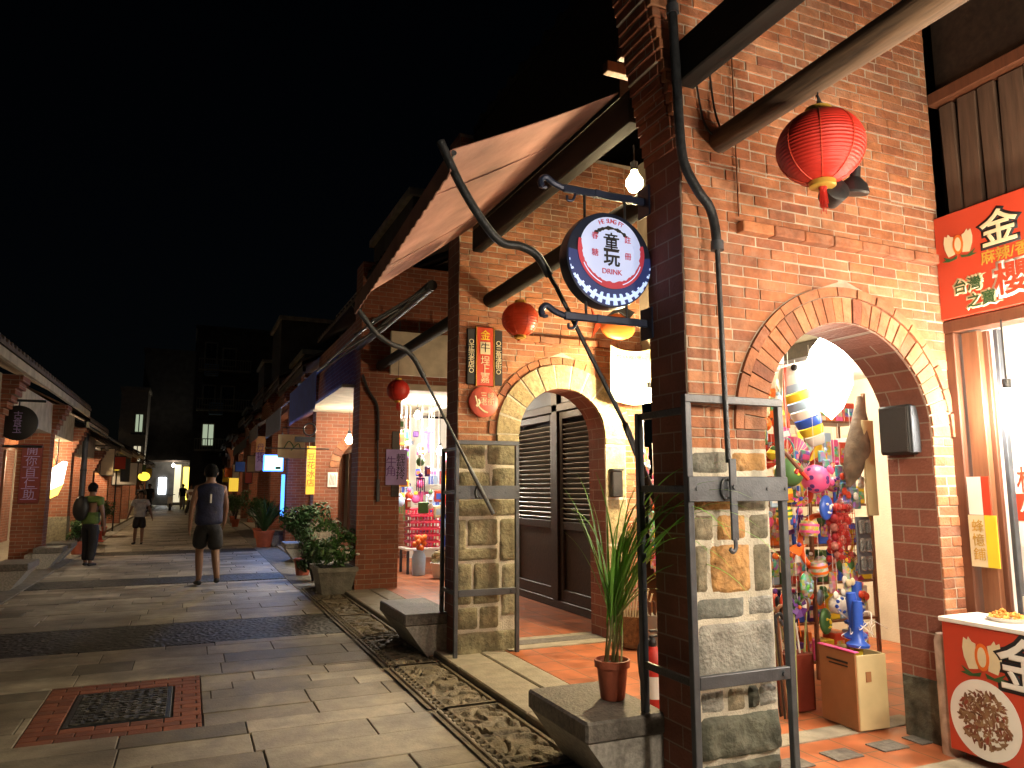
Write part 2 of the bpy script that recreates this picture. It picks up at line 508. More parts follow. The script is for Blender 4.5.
E_blue = emat("blue_screen", (.05, .22, .9), 2.2)
E_cyan = emat("cyan_screen", (.35, .85, 1), 2.4)
E_win = emat("lit_window", (.9, .80, .55), .35)
E_wingreen = emat("lit_window_green", (.55, .65, .45), .30)
E_lant = emat("yellow_lantern_glow", (.95, .62, .05), 1.1)

# ================================================================== GROUND
g = MB(); g.box(-300, 300, -60, 600, -.30, -.10)
tag(g.build("ground", M_dplaster), kind="structure")
g = MB(); g.box(-2.25, 1.72, -3, 75, -.099, -.072)
tag(g.build("street_bed", M_joint), kind="structure")
# granite slabs laid in rows across the street
g = MB()
rng = random.Random(5)
MH = (-.90, .16, 5.52, 6.98)
y = 1.2
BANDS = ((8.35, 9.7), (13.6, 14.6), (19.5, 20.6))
while y < 74:
    d = rng.choice((.24, .28, .30, .36, .40)) if y < 30 else .6
    band = None
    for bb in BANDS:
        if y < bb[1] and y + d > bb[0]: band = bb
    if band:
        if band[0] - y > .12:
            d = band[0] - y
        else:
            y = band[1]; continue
    for edge in (MH[2], MH[3]):
        if y < edge - .001 < y + d: d = edge - y
    if d < .06 and abs(y + d - MH[2]) > .001 and abs(y + d - MH[3]) > .001: d = .1
    x = -2.24 - rng.random() * .6
    while x < 1.72:
        w = rng.choice((.45, .6, .75, .9, 1.1))
        a, b = max(x, -2.24), min(x + w, 1.72)
        if 1.72 - b < .18: b = 1.72; w = 9
        if b - a > .03:
            segs = [(a, b)]
            if y < MH[3] - .001 and y + d > MH[2] + .001:
                segs = []
                if a < MH[0]: segs.append((a, min(b, MH[0])))
                if b > MH[1]: segs.append((max(a, MH[1]), b))
            for (p, q) in segs:
                if q - p > .03:
                    h = rng.uniform(-.004, .003)
                    g.box(p + .004, q - .004, y + .0015, y + d - .0015, -.085, -.06 + h, .004)
        x += w
    y += d
tag(g.build("street_pavement", M_slab), kind="structure")
# carved bands across the street, their dark colour also stands for wall shadow
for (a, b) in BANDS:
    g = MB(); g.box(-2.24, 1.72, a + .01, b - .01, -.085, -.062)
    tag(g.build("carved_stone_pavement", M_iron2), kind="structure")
# brick surround + cast iron cover
g = MB()
yy = MH[2]
row = 0
while yy < MH[3] - .02:
    xx = MH[0] - (.1 if row % 2 else 0)
    while xx < MH[1]:
        a, b = max(xx, MH[0]), min(xx + .205, MH[1])
        cxm, cym = (a + b) / 2, yy + .05
        inr = 5.80 < cym < 6.74
        if inr and a < -.70 < b: b = -.70
        if inr and a < -.03 < b: a = -.03
        if inr and a >= -.70 and b <= -.03: b = a
        if b - a > .02:
            g.box(a + .004, b - .004, yy + .004, min(yy + .1, MH[3]) - .004, -.09, -.061, .004)
        xx += .205
    yy += .1; row += 1
tag(g.build("brick_pavement", M_rbrick), kind="structure")
t = thing("manhole_cover", "square cast iron cover set in brick paving in the street", "manhole cover", (-.36, 6.28, -.06))
g = MB(); g.box(-.69, -.04, 5.84, 6.72, -.085, -.064, .004); g.build("frame", M_iron, t)
g = MB(); g.box(-.655, -.075, 5.88, 6.68, -.083, -.058, .004)
for i in range(9):
    for j in range(12):
        cx, cy = -.62 + i * .064, 5.92 + j * .064
        g.box(cx, cx + .035, cy, cy + .035, -.059, -.053, .002, Matrix.Translation((cx, cy, 0)) @ Matrix.Rotation(.0, 4, 'Z') @ Matrix.Translation((-cx, -cy, 0)))
g.build("lid", M_iron2, t)


def relief(x0, x1, y0, y1, z, seed):
    r = random.Random(seed)
    nx, ny = int((x1 - x0) / .0125), int((y1 - y0) / .0125)
    from mathutils import noise
    vs = []; fs = []
    for j in range(ny + 1):
        for i in range(nx + 1):
            px, py = x0 + (x1 - x0) * i / nx, y0 + (y1 - y0) * j / ny
            e = min(px - x0, x1 - px, py - y0, y1 - py)
            p = Vector((px * 3.2 + seed, py * 3.2, 0))
            nz_ = noise.noise(p + Vector((noise.noise(p * 1.7) * .6, noise.noise(p * 1.7 + Vector((9, 0, 0))) * .6, 0)))
            h = .5 + .5 * math.sin(nz_ * 17 + noise.noise(p * 5) * 1.5)
            h = min(1, max(0, (h - .25) * 2.2)) * .026 + noise.noise(p * 14) * .004 + .006
            u_ = px - x0
            if u_ < .15: h = .03 if (u_ < .035 or .05 < u_ < .075 or .12 < u_) else .004
            if .078 < u_ < .118 and int(py / .045) % 2 == 0: h = .024
            if e < .03 and u_ > .15: h = .03
            elif e < .045 and u_ > .15: h = .002
            vs.append((px, py, z - .03 + h))
    for j in range(ny):
        for i in range(nx):
            a = j * (nx + 1) + i
            fs.append((a, a + 1, a + nx + 2, a + nx + 1))
    g = MB(); g.add(vs, fs)
    return tag(g.build("carved_channel_paving", M_relief, smooth=True, ang=50), kind="structure")


for i, (a, b) in enumerate(((3.0, 3.9), (3.95, 5.2), (5.25, 6.55), (6.6, 7.9), (7.95, 9.3), (9.35, 10.7), (10.75, 12.1))):
    relief(1.62, 2.14, a, b, -.045, i * 3.1 + 2)
g = MB(); g.box(1.72, 2.16, -3, 70, -.099, -.082); tag(g.build("drain_bed", M_joint), kind="structure")
g = MB(); g.box(1.60, 2.16, 12.15, 70, -.08, -.055); g.box(1.6, 2.16, -3, 2.95, -.08, -.055); tag(g.build("drain_paving", M_concd), kind="structure")
# apron kerb of concrete slabs, then terracotta arcade floor
g = MB()
yy = -3.0
rng = random.Random(3)
while yy < 70:
    d = rng.uniform(.9, 1.5)
    g.box(2.16, 2.52, yy + .004, yy + d - .004, -.09, -.004, .01)
    g.box(2.525, 2.76, yy + .3, yy + d + .292, -.09, .004, .01)
    yy += d
tag(g.build("kerb", M_conc), kind="structure")
g = MB(); g.box(2.765, 9, -3, 70, -.09, .0); tag(g.build("arcade_floor", M_tile), kind="structure")
g = MB()
g.box(2.78, 4.4, 6.52, 7.0, -.05, .012, .004); g.box(2.78, 4.4, 3.56, 3.72, -.05, .01, .004); g.box(2.78, 4.4, 1.2, 3.02, -.05, .012, .004)
tag(g.build("stone_paving", M_conc), kind="structure")
g = MB(); g.box(2.95, 4.05, 6.68, 6.86, .0, .017, .003)
for xx in (3.0, 3.36, 3.72, 4.02): g.box(xx, xx + .2, 3.26, 3.4, 0, .008, .002)
tag(g.build("dark_stone_paving", M_block), kind="structure")
g = MB(); g.box(-2.62, -2.25, -3, 72, -.099, -.055, .01); tag(g.build("drain_strip", M_concd), kind="structure")
g = MB(); g.box(-9, -2.625, -3, 72, -.099, .0); tag(g.build("arcade_floor", M_conc), kind="structure")

# ================================================================== WALL BUILDERS
def arc(cx, cz, r, a0, a1, n=20):
    return [(cx + r * math.cos(a0 + (a1 - a0) * i / n), cz + r * math.sin(a0 + (a1 - a0) * i / n)) for i in range(n + 1)]


def arch_poly(x0, x1, top, ol, orr, zs, rr=None, n=24):
    c = (ol + orr) / 2; r = (orr - ol) / 2
    return [(x0, 0), (ol, 0)] + arc(c, zs, r, math.pi, 0, n) + [(orr, 0), (x1, 0), (x1, top), (x0, top)]


def clip(poly, p, n):
    out = []
    k = len(poly)
    for i in range(k):
        A, B = poly[i], poly[(i + 1) % k]
        da = (A[0] - p[0]) * n[0] + (A[1] - p[1]) * n[1]; db = (B[0] - p[0]) * n[0] + (B[1] - p[1]) * n[1]
        if da <= 0: out.append(A)
        if (da < 0 < db) or (db < 0 < da):
            t = da / (da - db); out.append((A[0] + (B[0] - A[0]) * t, A[1] + (B[1] - A[1]) * t))
    return out


def parea(p):
    return abs(sum(p[i][0] * p[(i + 1) % len(p)][1] - p[(i + 1) % len(p)][0] * p[i][1] for i in range(len(p)))) / 2 if len(p) > 2 else 0


def lay_bricks(g, x0, x1, z0, z1, yf, cut, rng, bl=.198, bh=.0603, gap=.0055, depth=.03, row0=0):
    """courses of single bricks, half lapped; cut(za, zb) gives the opening: (xl, xr) or slanted ((xl_a, xl_b), (xr_a, xr_b))"""
    z = z0; row = row0
    while z < z1 - .02:
        za, zb = z, min(z + bh, z1)
        ivs = [((x0, x0), (x1, x1))]
        for f in cut:
            c = f(za, zb)
            if c:
                L, R_ = [(q, q) if not isinstance(q, tuple) else q for q in c]
                nv = []
                for (a, b) in ivs:
                    if max(L) > a[0]: nv.append((a, (min(b[0], L[0]), min(b[1], L[1]))))
                    if min(R_) < b[0]: nv.append(((max(a[0], R_[0]), max(a[1], R_[1])), b))
                ivs = nv
        for (A, B) in ivs:
            a, b = min(A), max(B)
            if b - a < .02: continue
            x = a - (bl / 2 if row % 2 else 0)
            while x < b - 1e-6:
                w = bl if rng.random() > .12 else bl * .55
                p, q = max(x, a), min(x + w, b)
                if b - q < .045: q = b
                if q - p > .012:
                    d = max(-.003, rng.uniform(-.004, .004))
                    jz = rng.uniform(-.0018, .0018); h = gap / 2
                    poly = [(p + h, za + h), (q - h, za + h), (q - h, zb - h), (p + h, zb - h)]; ar = parea(poly)
                    for (E2, sg) in ((A, -1), (B, 1)):
                        if abs(E2[0] - E2[1]) > 1e-6:
                            dx, dz = E2[1] - E2[0], zb - za; l = math.hypot(dx, dz); n = (sg * dz / l, -sg * dx / l)
                            poly = clip(poly, (E2[0] - n[0] * .004, za - n[1] * .004), n)
                    na = parea(poly)
                    if na > .0003:
                        if na > ar * .999:
                            tilt = Matrix.Translation(((p + q) / 2, yf, (za + zb) / 2)) @ Matrix.Rotation(rng.uniform(-.012, .012), 4, 'Y') @ Matrix.Rotation(rng.uniform(-.012, .012), 4, 'Z') @ Matrix.Translation((-(p + q) / 2, -yf, -(za + zb) / 2))
                            g.box(p + h, q - h, yf - .012 - d, yf + depth, za + h + jz, zb - h + jz, .0035, tilt)
                        else: g.prism(poly, 'y', yf - .012 - d, yf + depth)
                x = q
        z += bh; row += 1


def stones(g, rects, yf, rng, gap=.010, bulge=.008):
    """hand dressed rubble: rounded, uneven faces"""
    from mathutils import noise
    for (x0, x1, z0, z1, k) in rects:
        g.cur = k
        a, b, c, d = x0 + gap / 2, x1 - gap / 2, z0 + gap / 2, z1 - gap / 2
        nx = max(6, int((b - a) / .025)); nz = max(6, int((d - c) / .025))
        sd = rng.random() * 50
        vs = []; fs = []
        for j in range(nz + 1):
            for i in range(nx + 1):
                u, v = i / nx * 2 - 1, j / nz * 2 - 1
                # squircle the outline
                q = 1 - .012 * (abs(u) ** 4) * (abs(v) ** 4) * 2
                px = (a + b) / 2 + u * (b - a) / 2 * q; pz = (c + d) / 2 + v * (d - c) / 2 * q
                edge = (1 - abs(u) ** 26) * (1 - abs(v) ** 26)
                nn = noise.noise(Vector((px * 9 + sd, pz * 9, sd))) * .010 + noise.noise(Vector((px * 26 + sd, pz * 26, sd))) * .006 + noise.noise(Vector((px * 60, pz * 60, sd))) * .003
                w = noise.noise(Vector((px * 6, pz * 6, sd + 5))) * .006
                vs.append((px + w, yf + .012 - edge * (bulge + (nn * 1.9 + .014 if k == 3 else nn) + .012), pz + w))
        for j in range(nz):
            for i in range(nx):
                p = j * (nx + 1) + i
                fs.append((p, p + 1, p + nx + 2, p + nx + 1))
        g.add(vs, fs)
    g.cur = 0


def voussoirs(g, cx, cz, r0, r1, y0, y1, n, a0=0, a1=math.pi, gap=.008, rng=None, chamf=True):
    for i in range(n):
        t0 = a0 + (a1 - a0) * i / n; t1 = a0 + (a1 - a0) * (i + 1) / n
        gm = gap / 2 / r0
        t0 += gm; t1 -= gm
        k = 3
        j = rng.uniform(-.004, .004) if rng else 0
        pl = [(cx + r0 * math.cos(t0 + (t1 - t0) * q / k), cz + r0 * math.sin(t0 + (t1 - t0) * q / k)) for q in range(k + 1)]
        pl += [(cx + r1 * math.cos(t1 + (t0 - t1) * q / k), cz + r1 * math.sin(t1 + (t0 - t1) * q / k)) for q in range(k + 1)]
        g.prism(pl, 'y', y0 + j, y1)


XO, XB, TH = 2.33, 4.33, .32

# ================================================================== NEAR HOUSES (right side of the street)
rng = random.Random(21)


def roof_mb(x_e, ze, y0, y1, run=3.4, rise=1.7):
    g = MB(); vs = []; fs = []
    per = .24; n = int((y1 - y0) / per) * 6
    cols = [(x_e, ze), (x_e + run, ze + rise), (x_e + 2 * run, ze)]
    for i in range(n + 1):
        yy = y0 + (y1 - y0) * i / n
        h = max(0, math.sin(2 * math.pi * i / 6)) * .06
        for (cx, cz) in cols: vs.append((cx, yy, cz + h + .06))
        for (cx, cz) in cols: vs.append((cx, yy, cz))
    for i in range(n):
        a = i * 6; b = a + 6
        for k in (0, 1):
            fs.append((a + k, a + k + 1, b + k + 1, b + k)); fs.append((a + 3 + k, b + 3 + k, b + 4 + k, a + 4 + k))
        fs.append((a, b, b + 3, a + 3)); fs.append((a + 2, a + 5, b + 5, b + 2))
    g.add(vs, fs)
    return g


# ---- house of the snack stall (bay in the foreground, right)
h0 = thing("shophouse", "brick shophouse of the snack stall, with a plank wall over its red sign", "shophouse", (XB, 1.3, 0), "shophouses along the right side", "thing")
g = MB(); rr = random.Random(4); yy = 3.10
while yy > -1.5:
    w = rr.uniform(.11, .16)
    T = Matrix.Translation((0, yy, 3.25)) @ Matrix.Rotation(rr.uniform(-.02, .02), 4, 'X') @ Matrix.Translation((0, -yy, -3.25))
    g.box(XB + .04, XB + .07 + rr.uniform(0, .02), yy - w, yy - .012 - (.02 if rr.random() < .3 else 0), 3.22, 3.97 + rr.uniform(-.01, .01), .004, T)
    yy -= w
g.build("plank_wall", M_plank, h0)
g = MB(); g.box(XB + .10, XB + .2, -1.5, 3.13, 3.2, 5.2); g.build("upper_wall", M_dwood, h0)
g = MB(); g.box(XB - .01, XB + .1, -1.5, 3.12, 3.975, 4.06, .006); g.box(XB - .03, XB + .09, -1.5, 3.125, 2.45, 2.53, .006); g.build("lintel", M_maroon, h0)
g = MB(); g.box(XB - .03, XB + .07, 3.055, 3.125, 0, 2.45, .006); g.build("door_post", M_maroon, h0)
g = MB(); g.box(XB - .03, XB + .07, 1.35, 1.44, 0, 2.45, .006); g.build("door_post", M_maroon, h0)
d = MB(); d.box(XB + .0, XB + .045, 2.925, 3.03, .02, 2.44, .004); d.build("folding_door", M_brown, h0)
d = MB(); d.box(XB + .05, XB + .08, 2.90, 2.96, .02, 2.44, .004); d.build("folding_door", M_maroon, h0)
d = MB(); d.box(XB + .06, XB + .1, 2.845, 2.875, .02, 2.44, .004); d.build("door_frame", M_irong, h0)
g = MB()
g.box(XB + .1, 7.0, 3.14, 3.2, 0, 2.6); g.box(6.95, 7.0, .4, 3.14, 0, 2.6); g.box(XB + .1, 7, .4, 3.2, 2.55, 2.62); g.box(XB + .1, 7.0, .35, .4, 0, 2.6)
g.build("shop_room", M_white, h0)
g = MB(); g.tube([(2.6, -.4, 3.40), (2.6, 1.2, 3.41), (2.59, 3.12, 3.40)], [.085, .078, .066], 14); g.build("log_purlin", M_log, h0, True)
g = MB(); g.box(2.30, 2.42, -.8, 3.10, 3.66, 3.90, .008); g.build("fascia_beam", M_beam, h0)
roof_mb(2.44, 5.2, -2, 3.2).build("roof", M_roof, h0)
g = MB(); g.box(4.43, 4.5, -3.2, .35, 0, 2.5); g.box(4.43, 4.5, -3.2, -1.5, 2.5, 5.2); g.build("shop_wall", M_plaster, h0)


def wall_thing(h, y0, xo, top, ol, orr, zs, face=True, name="arcade_wall"):
    g = MB(); g.prism(arch_poly(xo, XB, top, ol, orr, zs), 'y', y0, y0 + TH)
    return g.build(name, [M_reveal] if face else M_wallb, h)


# ---- toy shop house: near cross wall (real bricks), bay behind it
W1 = 3.13
h1 = thing("shophouse", "tall brick shophouse of the toy stall, with a round brick arch over the arcade", "shophouse", (XO, W1, 0), "shophouses along the right side", "thing")
ol, orr, zs = 2.83, 4.126, 1.80
cx, ra = (ol + orr) / 2, (orr - ol) / 2
w1 = wall_thing(h1, W1, XO, 5.2, ol, orr, zs)
g = MB(); g.prism(arch_poly(XO + .003, XB - .003, 5.19, ol - .004, orr + .004, zs), 'y', W1 - .008, W1 - .0005); g.build("mortar_bed", M_mortar, w1)
g = MB()
RO = .862


def cut_arch(cx, r, zs, low=None):
    def f(za, zb):
        if zb <= zs: return (cx - low, cx + low) if low else None
        if za - zs >= r: return None
        w = [math.sqrt(max(0, r * r - max(0, z - zs) ** 2)) for z in (za, zb)]
        return ((cx - w[0], cx - w[1]), (cx + w[0], cx + w[1]))
    return f


pier = lambda za, zb: (XO - 1, ol + .001) if zb < 1.70 else None
jamb = lambda za, zb: (XO, orr - .002) if za < zs else None
lay_bricks(g, XO + .002, XB - .004, .36, zs, W1, [jamb], rng)
lay_bricks(g, XO + .002, ol + .002, 1.692, zs, W1, [], rng)
lay_bricks(g, XO + .002, XB - .004, zs, 3.27, W1, [cut_arch(cx, RO, zs)], rng)
for k in range(28): lay_bricks(g, XO + .002 - .0119 * k, XB - .004, 3.27 + .0603 * k, 3.27 + .0603 * (k + 1), W1, [], rng, row0=k)
g.build("brick_face", M_brick, w1)
g = MB(); voussoirs(g, cx, zs, ra + .004, ra + .15, W1 - .022, W1 + .05, 31, rng=rng)
voussoirs(g, cx, zs, ra + .157, RO - .004, W1 - .03, W1 + .05, 17, rng=rng, gap=.01)
g.build("arch_ring", M_brick, w1)
g = MB()
x = 2.69
while x < 4.23:
    w = min(.222, 4.24 - x)
    g.box(x + .003, x + w - .003, W1 - .07 + rng.uniform(-.004, .004), W1 + .02, 2.885, 2.945, .005)
    x += .222
g.build("string_course", M_brick, w1)
# corbelled end of the wall carrying the eave
g = MB()
for k in range(1, 28):
    z = 3.27 + k * .0603
    g.box(XO - .0119 * k, XO - .0005, W1 + .035, W1 + TH, z, z + .0595, .003)
g.build("corbel", M_wallb, w1)
g = MB()
P1 = [(2.33, 2.58, 1.56, 1.69, 0), (2.58, 2.83, 1.57, 1.69, 1), (2.33, 2.60, 1.37, 1.56, 1), (2.60, 2.83, 1.36, 1.56, 0),
      (2.33, 2.47, 1.22, 1.37, 0), (2.47, 2.68, 1.22, 1.37, 1), (2.68, 2.83, 1.22, 1.37, 0),
      (2.33, 2.42, .965, 1.22, 0), (2.42, 2.70, .955, 1.22, 1), (2.70, 2.83, .955, 1.22, 0),
      (2.33, 2.65, .835, .955, 0), (2.65, 2.835, .84, .955, 2), (2.33, 2.835, .515, .835, 2),
      (2.33, 2.50, .39, .515, 2), (2.50, 2.63, .39, .515, 0), (2.63, 2.70, .39, .515, 3), (2.70, 2.83, .39, .515, 2),
      (2.325, 2.84, .17, .39, 3), (2.325, 2.84, -.05, .17, 3)]
stones(g, P1, W1 - .016, rng)
g.build("stone_pier", [M_stone, M_stoneo, M_stoneg, M_stoned], w1, True, 60)
g = MB(); g.box(XO - .012, ol - .004, W1 - .012, W1 - .002, -.05, 1.70); g.build("mortar_bed", M_smort, w1)
g = MB(); stones(g, [(4.128, 4.335, .17, .37, 0), (4.128, 4.335, -.02, .17, 3)], W1 - .016, rng)
g.build("stone_plinth", [M_stone, M_stoneo, M_stoneg, M_stoned], w1, True, 60)
g = MB(); g.box(orr - .012, orr + .03, W1 + .004, W1 + TH - .003, -.02, .36, .008); g.build("stone_plinth", M_stoned, w1)

# ---- second cross wall with the stone arch, and the shuttered shop behind it
W2 = 6.6
XO2 = 2.28
h2 = thing("shophouse", "brick shophouse with a pale stone arch and dark louvred shutters", "shophouse", (XO2, W2, 0), "shophouses along the right side", "thing")
ol2, or2, zs2 = 2.91, 3.87, 2.0
cx2, ra2 = (ol2 + or2) / 2, (or2 - ol2) / 2
w2 = wall_thing(h2, W2, XO2, 5.0, ol2, or2, zs2)
g = MB(); g.prism(arch_poly(XO2 + .003, XB, 4.99, ol2 - .003, or2 + .003, zs2), 'y', W2 - .008, W2 - .0005); g.build("mortar_bed", M_mortar, w2)
g = MB()
RO2 = .80
lay_bricks(g, XO2 + .002, XB, 1.93, zs2, W2, [lambda a, b: (ol2 - .24, or2 + .24)], rng)
lay_bricks(g, XO2 + .002, XB, zs2, 4.96, W2, [cut_arch(cx2, RO2, zs2)], rng)
g.build("brick_face", M_brick, w2)
g = MB(); lay_bricks(g, or2 + .24, XB, .0, 1.93, W2, [], rng); g.build("brick_face", M_brick, w2)
g = MB(); voussoirs(g, cx2, zs2, ra2 + .003, ra2 + .24, W2 - .036, W2 + .1, 11, rng=rng, gap=.018)
for (za, zb) in ((1.93, 2.0),):
    g.box(or2 + .004, or2 + .238, W2 - .035, W2 + .1, za, zb, .01); g.box(ol2 - .238, ol2 - .004, W2 - .035, W2 + .1, za, zb, .01)
for (za, zb) in ((.0, .45), (.46, .92), (.93, 1.38), (1.39, 1.92)):
    g.box(or2 + .004, or2 + .238, W2 - .03, W2 + .1, za, zb, .012)
bs = bmesh.new()
g.build("stone_arch", M_arch2, w2)
g = MB(); voussoirs(g, cx2, zs2, ra2 + .006, ra2 + .24, W2 - .029, W2 - .0095, 40, gap=0); g.box(or2 + .006, or2 + .236, W2 - .025, W2 - .0125, 0, 1.995); g.build("mortar_joint", M_smort, w2)
g = MB(); voussoirs(g, cx2, zs2, ra2 + .245, RO2 - .004, W2 - .02, W2 + .05, 18, rng=rng, gap=.012)
g.build("arch_ring", M_brick, w2)
g = MB()
P2 = [(2.28, 2.57, 1.66, 1.92, 0), (2.57, 2.90, 1.70, 1.92, 0), (2.28, 2.62, 1.40, 1.65, 0), (2.62, 2.90, 1.42, 1.69, 0),
      (2.28, 2.90, 1.22, 1.39, 0), (2.28, 2.38, .90, 1.21, 0), (2.38, 2.70, .95, 1.21, 0), (2.70, 2.90, .80, 1.21, 0),
      (2.28, 2.70, .82, .94, 0), (2.28, 2.44, .42, .81, 0), (2.44, 2.72, .42, .81, 0), (2.72, 2.90, .30, .79, 0),
      (2.28, 2.50, .2, .41, 0), (2.50, 2.71, .2, .41, 0), (2.28, 2.90, -.05, .19, 0)]
stones(g, P2, W2 - .018, rng, gap=.004, bulge=.006)
g.build("stone_pier", M_pier2, w2, True, 60)
g = MB(); g.box(XO2 - .01, ol2 - .004, W2 - .012, W2 - .002, -.05, 1.93); g.box(or2 + .002, or2 + .24, W2 - .012, W2 - .002, 0, 1.93); g.build("mortar_bed", M_smort, w2)
g = MB(); x = 2.9
while x < 4.3:
    w = min(.222, 4.32 - x); g.box(x + .003, x + w - .003, W2 - .06, W2 + .02, 2.93, 2.99, .005); x += .222
g.build("string_course", M_brick, w2)
g = MB(); g.tube([(2.6, W1 + TH + .02, 3.32), (2.6, W2 - .02, 3.31)], .075, 12); g.build("purlin", M_beam, h1, True)
g = MB(); g.box(2.24, 2.34, W1 + TH + .02, 6.12, 3.62, 3.82, .008); g.build("fascia_beam", M_beam, h1)
g = MB(); g.box(2.42, 2.7, W1 + TH + .4, W2, 4.0, 5.0); g.build("upper_wall", M_dwood, h1)  # brick wall in dark wood colour, which stands for the unlit dark
g = MB()
for k in range(2): g.box(2.20, 2.42, W1 + TH + .02 + k * .165, W1 + TH + .08 + k * .165, 4.02 + .0, 4.09, .004)
g.build("rafter", M_brown, h1)
roof_mb(2.44, 5.05, W1 + .1, W2 + .05).build("roof", M_beam, h1)  # roof coloured near black to stand for unlit eaves
# shop front of the toy bay: open front, pale interior
g = MB(); g.box(XB, XB + .15, W1 + TH, W2, 2.62, 5.0); g.build("shop_wall", M_gplaster, h1)
g = MB(); g.box(XB - .02, XB + .14, W1 + TH + .002, W2 - .002, 2.5, 2.615, .006); g.build("lintel", M_dwood, h1)
g = MB(); g.box(6.4, 6.45, W1 + TH, W2, 0, 2.7); g.box(XB + .16, 6.45, W2 - .04, W2, 0, 2.7); g.box(XB + .16, 6.45, W1 + TH, W2, 2.62, 2.68)
g.build("shop_room", M_plaster, h1)
g = MB(); g.box(XB + .005, 6.45, W1 + TH - .02, W1 + TH + .02, 0, 2.6); g.build("side_wall", M_wallb, h1)

# ---- louvred shutters of the second house, on the shop plane
SX = XB
M_louv = mat('louvre_paint', (.28, .28, .27), .4, metal=.2, var=.2, ns=8)  # pale slat colour stands for highlights on dark louvres
g = MB(); g.box(SX + .1, SX + .16, W2 + TH, 11.2, 0, 5.0); g.build("shop_wall", M_dwood, h2)
for (ya, yb) in ((7.10, 8.48), (8.66, 9.90), (9.98, 11.1)):
    d = MB()
    d.box(SX - .02, SX + .05, ya, ya + .09, .1, 2.45, .006); d.box(SX - .02, SX + .05, yb - .09, yb, .1, 2.45, .006)
    d.box(SX - .02, SX + .05, ya + .09, yb - .09, .1, .24, .006); d.box(SX - .02, SX + .05, ya + .09, yb - .09, .97, 1.07, .006); d.box(SX - .02, SX + .05, ya + .09, yb - .09, 2.36, 2.45, .006)
    d.box(SX + .01, SX + .03, ya + .09, yb - .09, .24, .97)
    dd = d.build("shutter_door", M_dwood, h2)
    l = MB(); z = 1.09
    while z < 2.33:
        T = Matrix.Translation((SX + .015, 0, z)) @ Matrix.Rotation(R(38), 4, 'Y') @ Matrix.Translation((-SX - .015, 0, -z))
        l.box(SX - .02, SX + .05, ya + .09, yb - .09, z - .005, z + .005, 0, T); z += .062
    l.build("louvre", M_louv, dd)
g = MB(); g.box(SX - .04, SX + .06, W2 + TH, 11.2, -.0, .1, .006); g.box(SX - .05, SX + .06, 8.49, 8.65, .1, 3.0, .006); g.box(SX - .05, SX + .06, W2 + TH, 11.2, 2.46, 2.56, .006)
g.build("shutter_frame", M_dwood, h2)
g = MB()
for (ya, yb) in ((7.1, 8.48), (8.66, 11.1)):
    g.box(SX - .0, SX + .05, ya, yb, 2.57, 2.78, .006); g.box(SX - .015, SX + .05, ya, yb, 2.80, 2.84, .006); g.box(SX, SX + .05, ya, yb, 2.86, 3.3, .006)
g.build("transom_panel", M_irong, h2)
W3 = 11.2
g = MB(); g.tube([(2.6, W2 + TH, 3.35), (2.6, W3, 3.35)], .07, 10); g.build("purlin", M_beam, h2, True)
roof_mb(2.35, 4.7, W2 + .1, W3 + .05).build("roof", M_beam, h2)  # near-black colour again in place of shade on the roof

# ---- third house: square brick pillar and pale board over the opening
h3 = thing("shophouse", "brick shophouse with a square pillar and a blank board over its bright opening", "shophouse", (XO, W3, 0), "shophouses along the right side", "thing")
g = MB(); g.box(2.30, 2.94, W3, W3 + .5, -.05, 5.0); g.build("brick_pillar", M_wallb, h3)
g = MB(); g.box(2.94, XB, W3 + .02, W3 + .4, 3.1, 5.0); g.build("upper_wall", M_wallb, h3)
g = MB(); g.box(2.94, XB, W3 - .03, W3 + .45, 3.0, 3.1, .01); g.build("lintel", M_gplaster, h3)
W4 = 15.7
g = MB(); g.box(XB, XB + .12, W3, W4, 3.0, 5.0); g.box(XB + 2.4, XB + 2.45, W3, W4, 0, 3); g.box(XB, XB + 2.4, W3 - .04, W3, 0, 3.0); g.box(XB, XB + 2.4, W4, W4 + .05, 0, 3); g.build("shop_room", M_white, h3)
g = MB(); g.box(2.1, XB + 2.4, W3 + .4, W4, 3.05, 3.1); g.build("ceiling_board", M_gplaster, h3)
roof_mb(2.3, 4.5, W3 + .1, W4 + .05).build("roof", M_roof, h3)
g = MB(); g.box(2.35, 2.6, W3 + .5, W4, 3.12, 4.2); g.build("facade_wall", M_wallb, h3)

# ================================================================== FARTHER HOUSES, both sides
M_winD = mat("dark_pane", (.02, .03, .05), .15, var=.3)
E_dim = emat("dim_window", (.35, .42, .6), .05)
ORD = ["fourth", "fifth", "sixth", "seventh", "eighth", "ninth", "tenth", "eleventh", "twelfth", "thirteenth", "fourteenth", "fifteenth"]


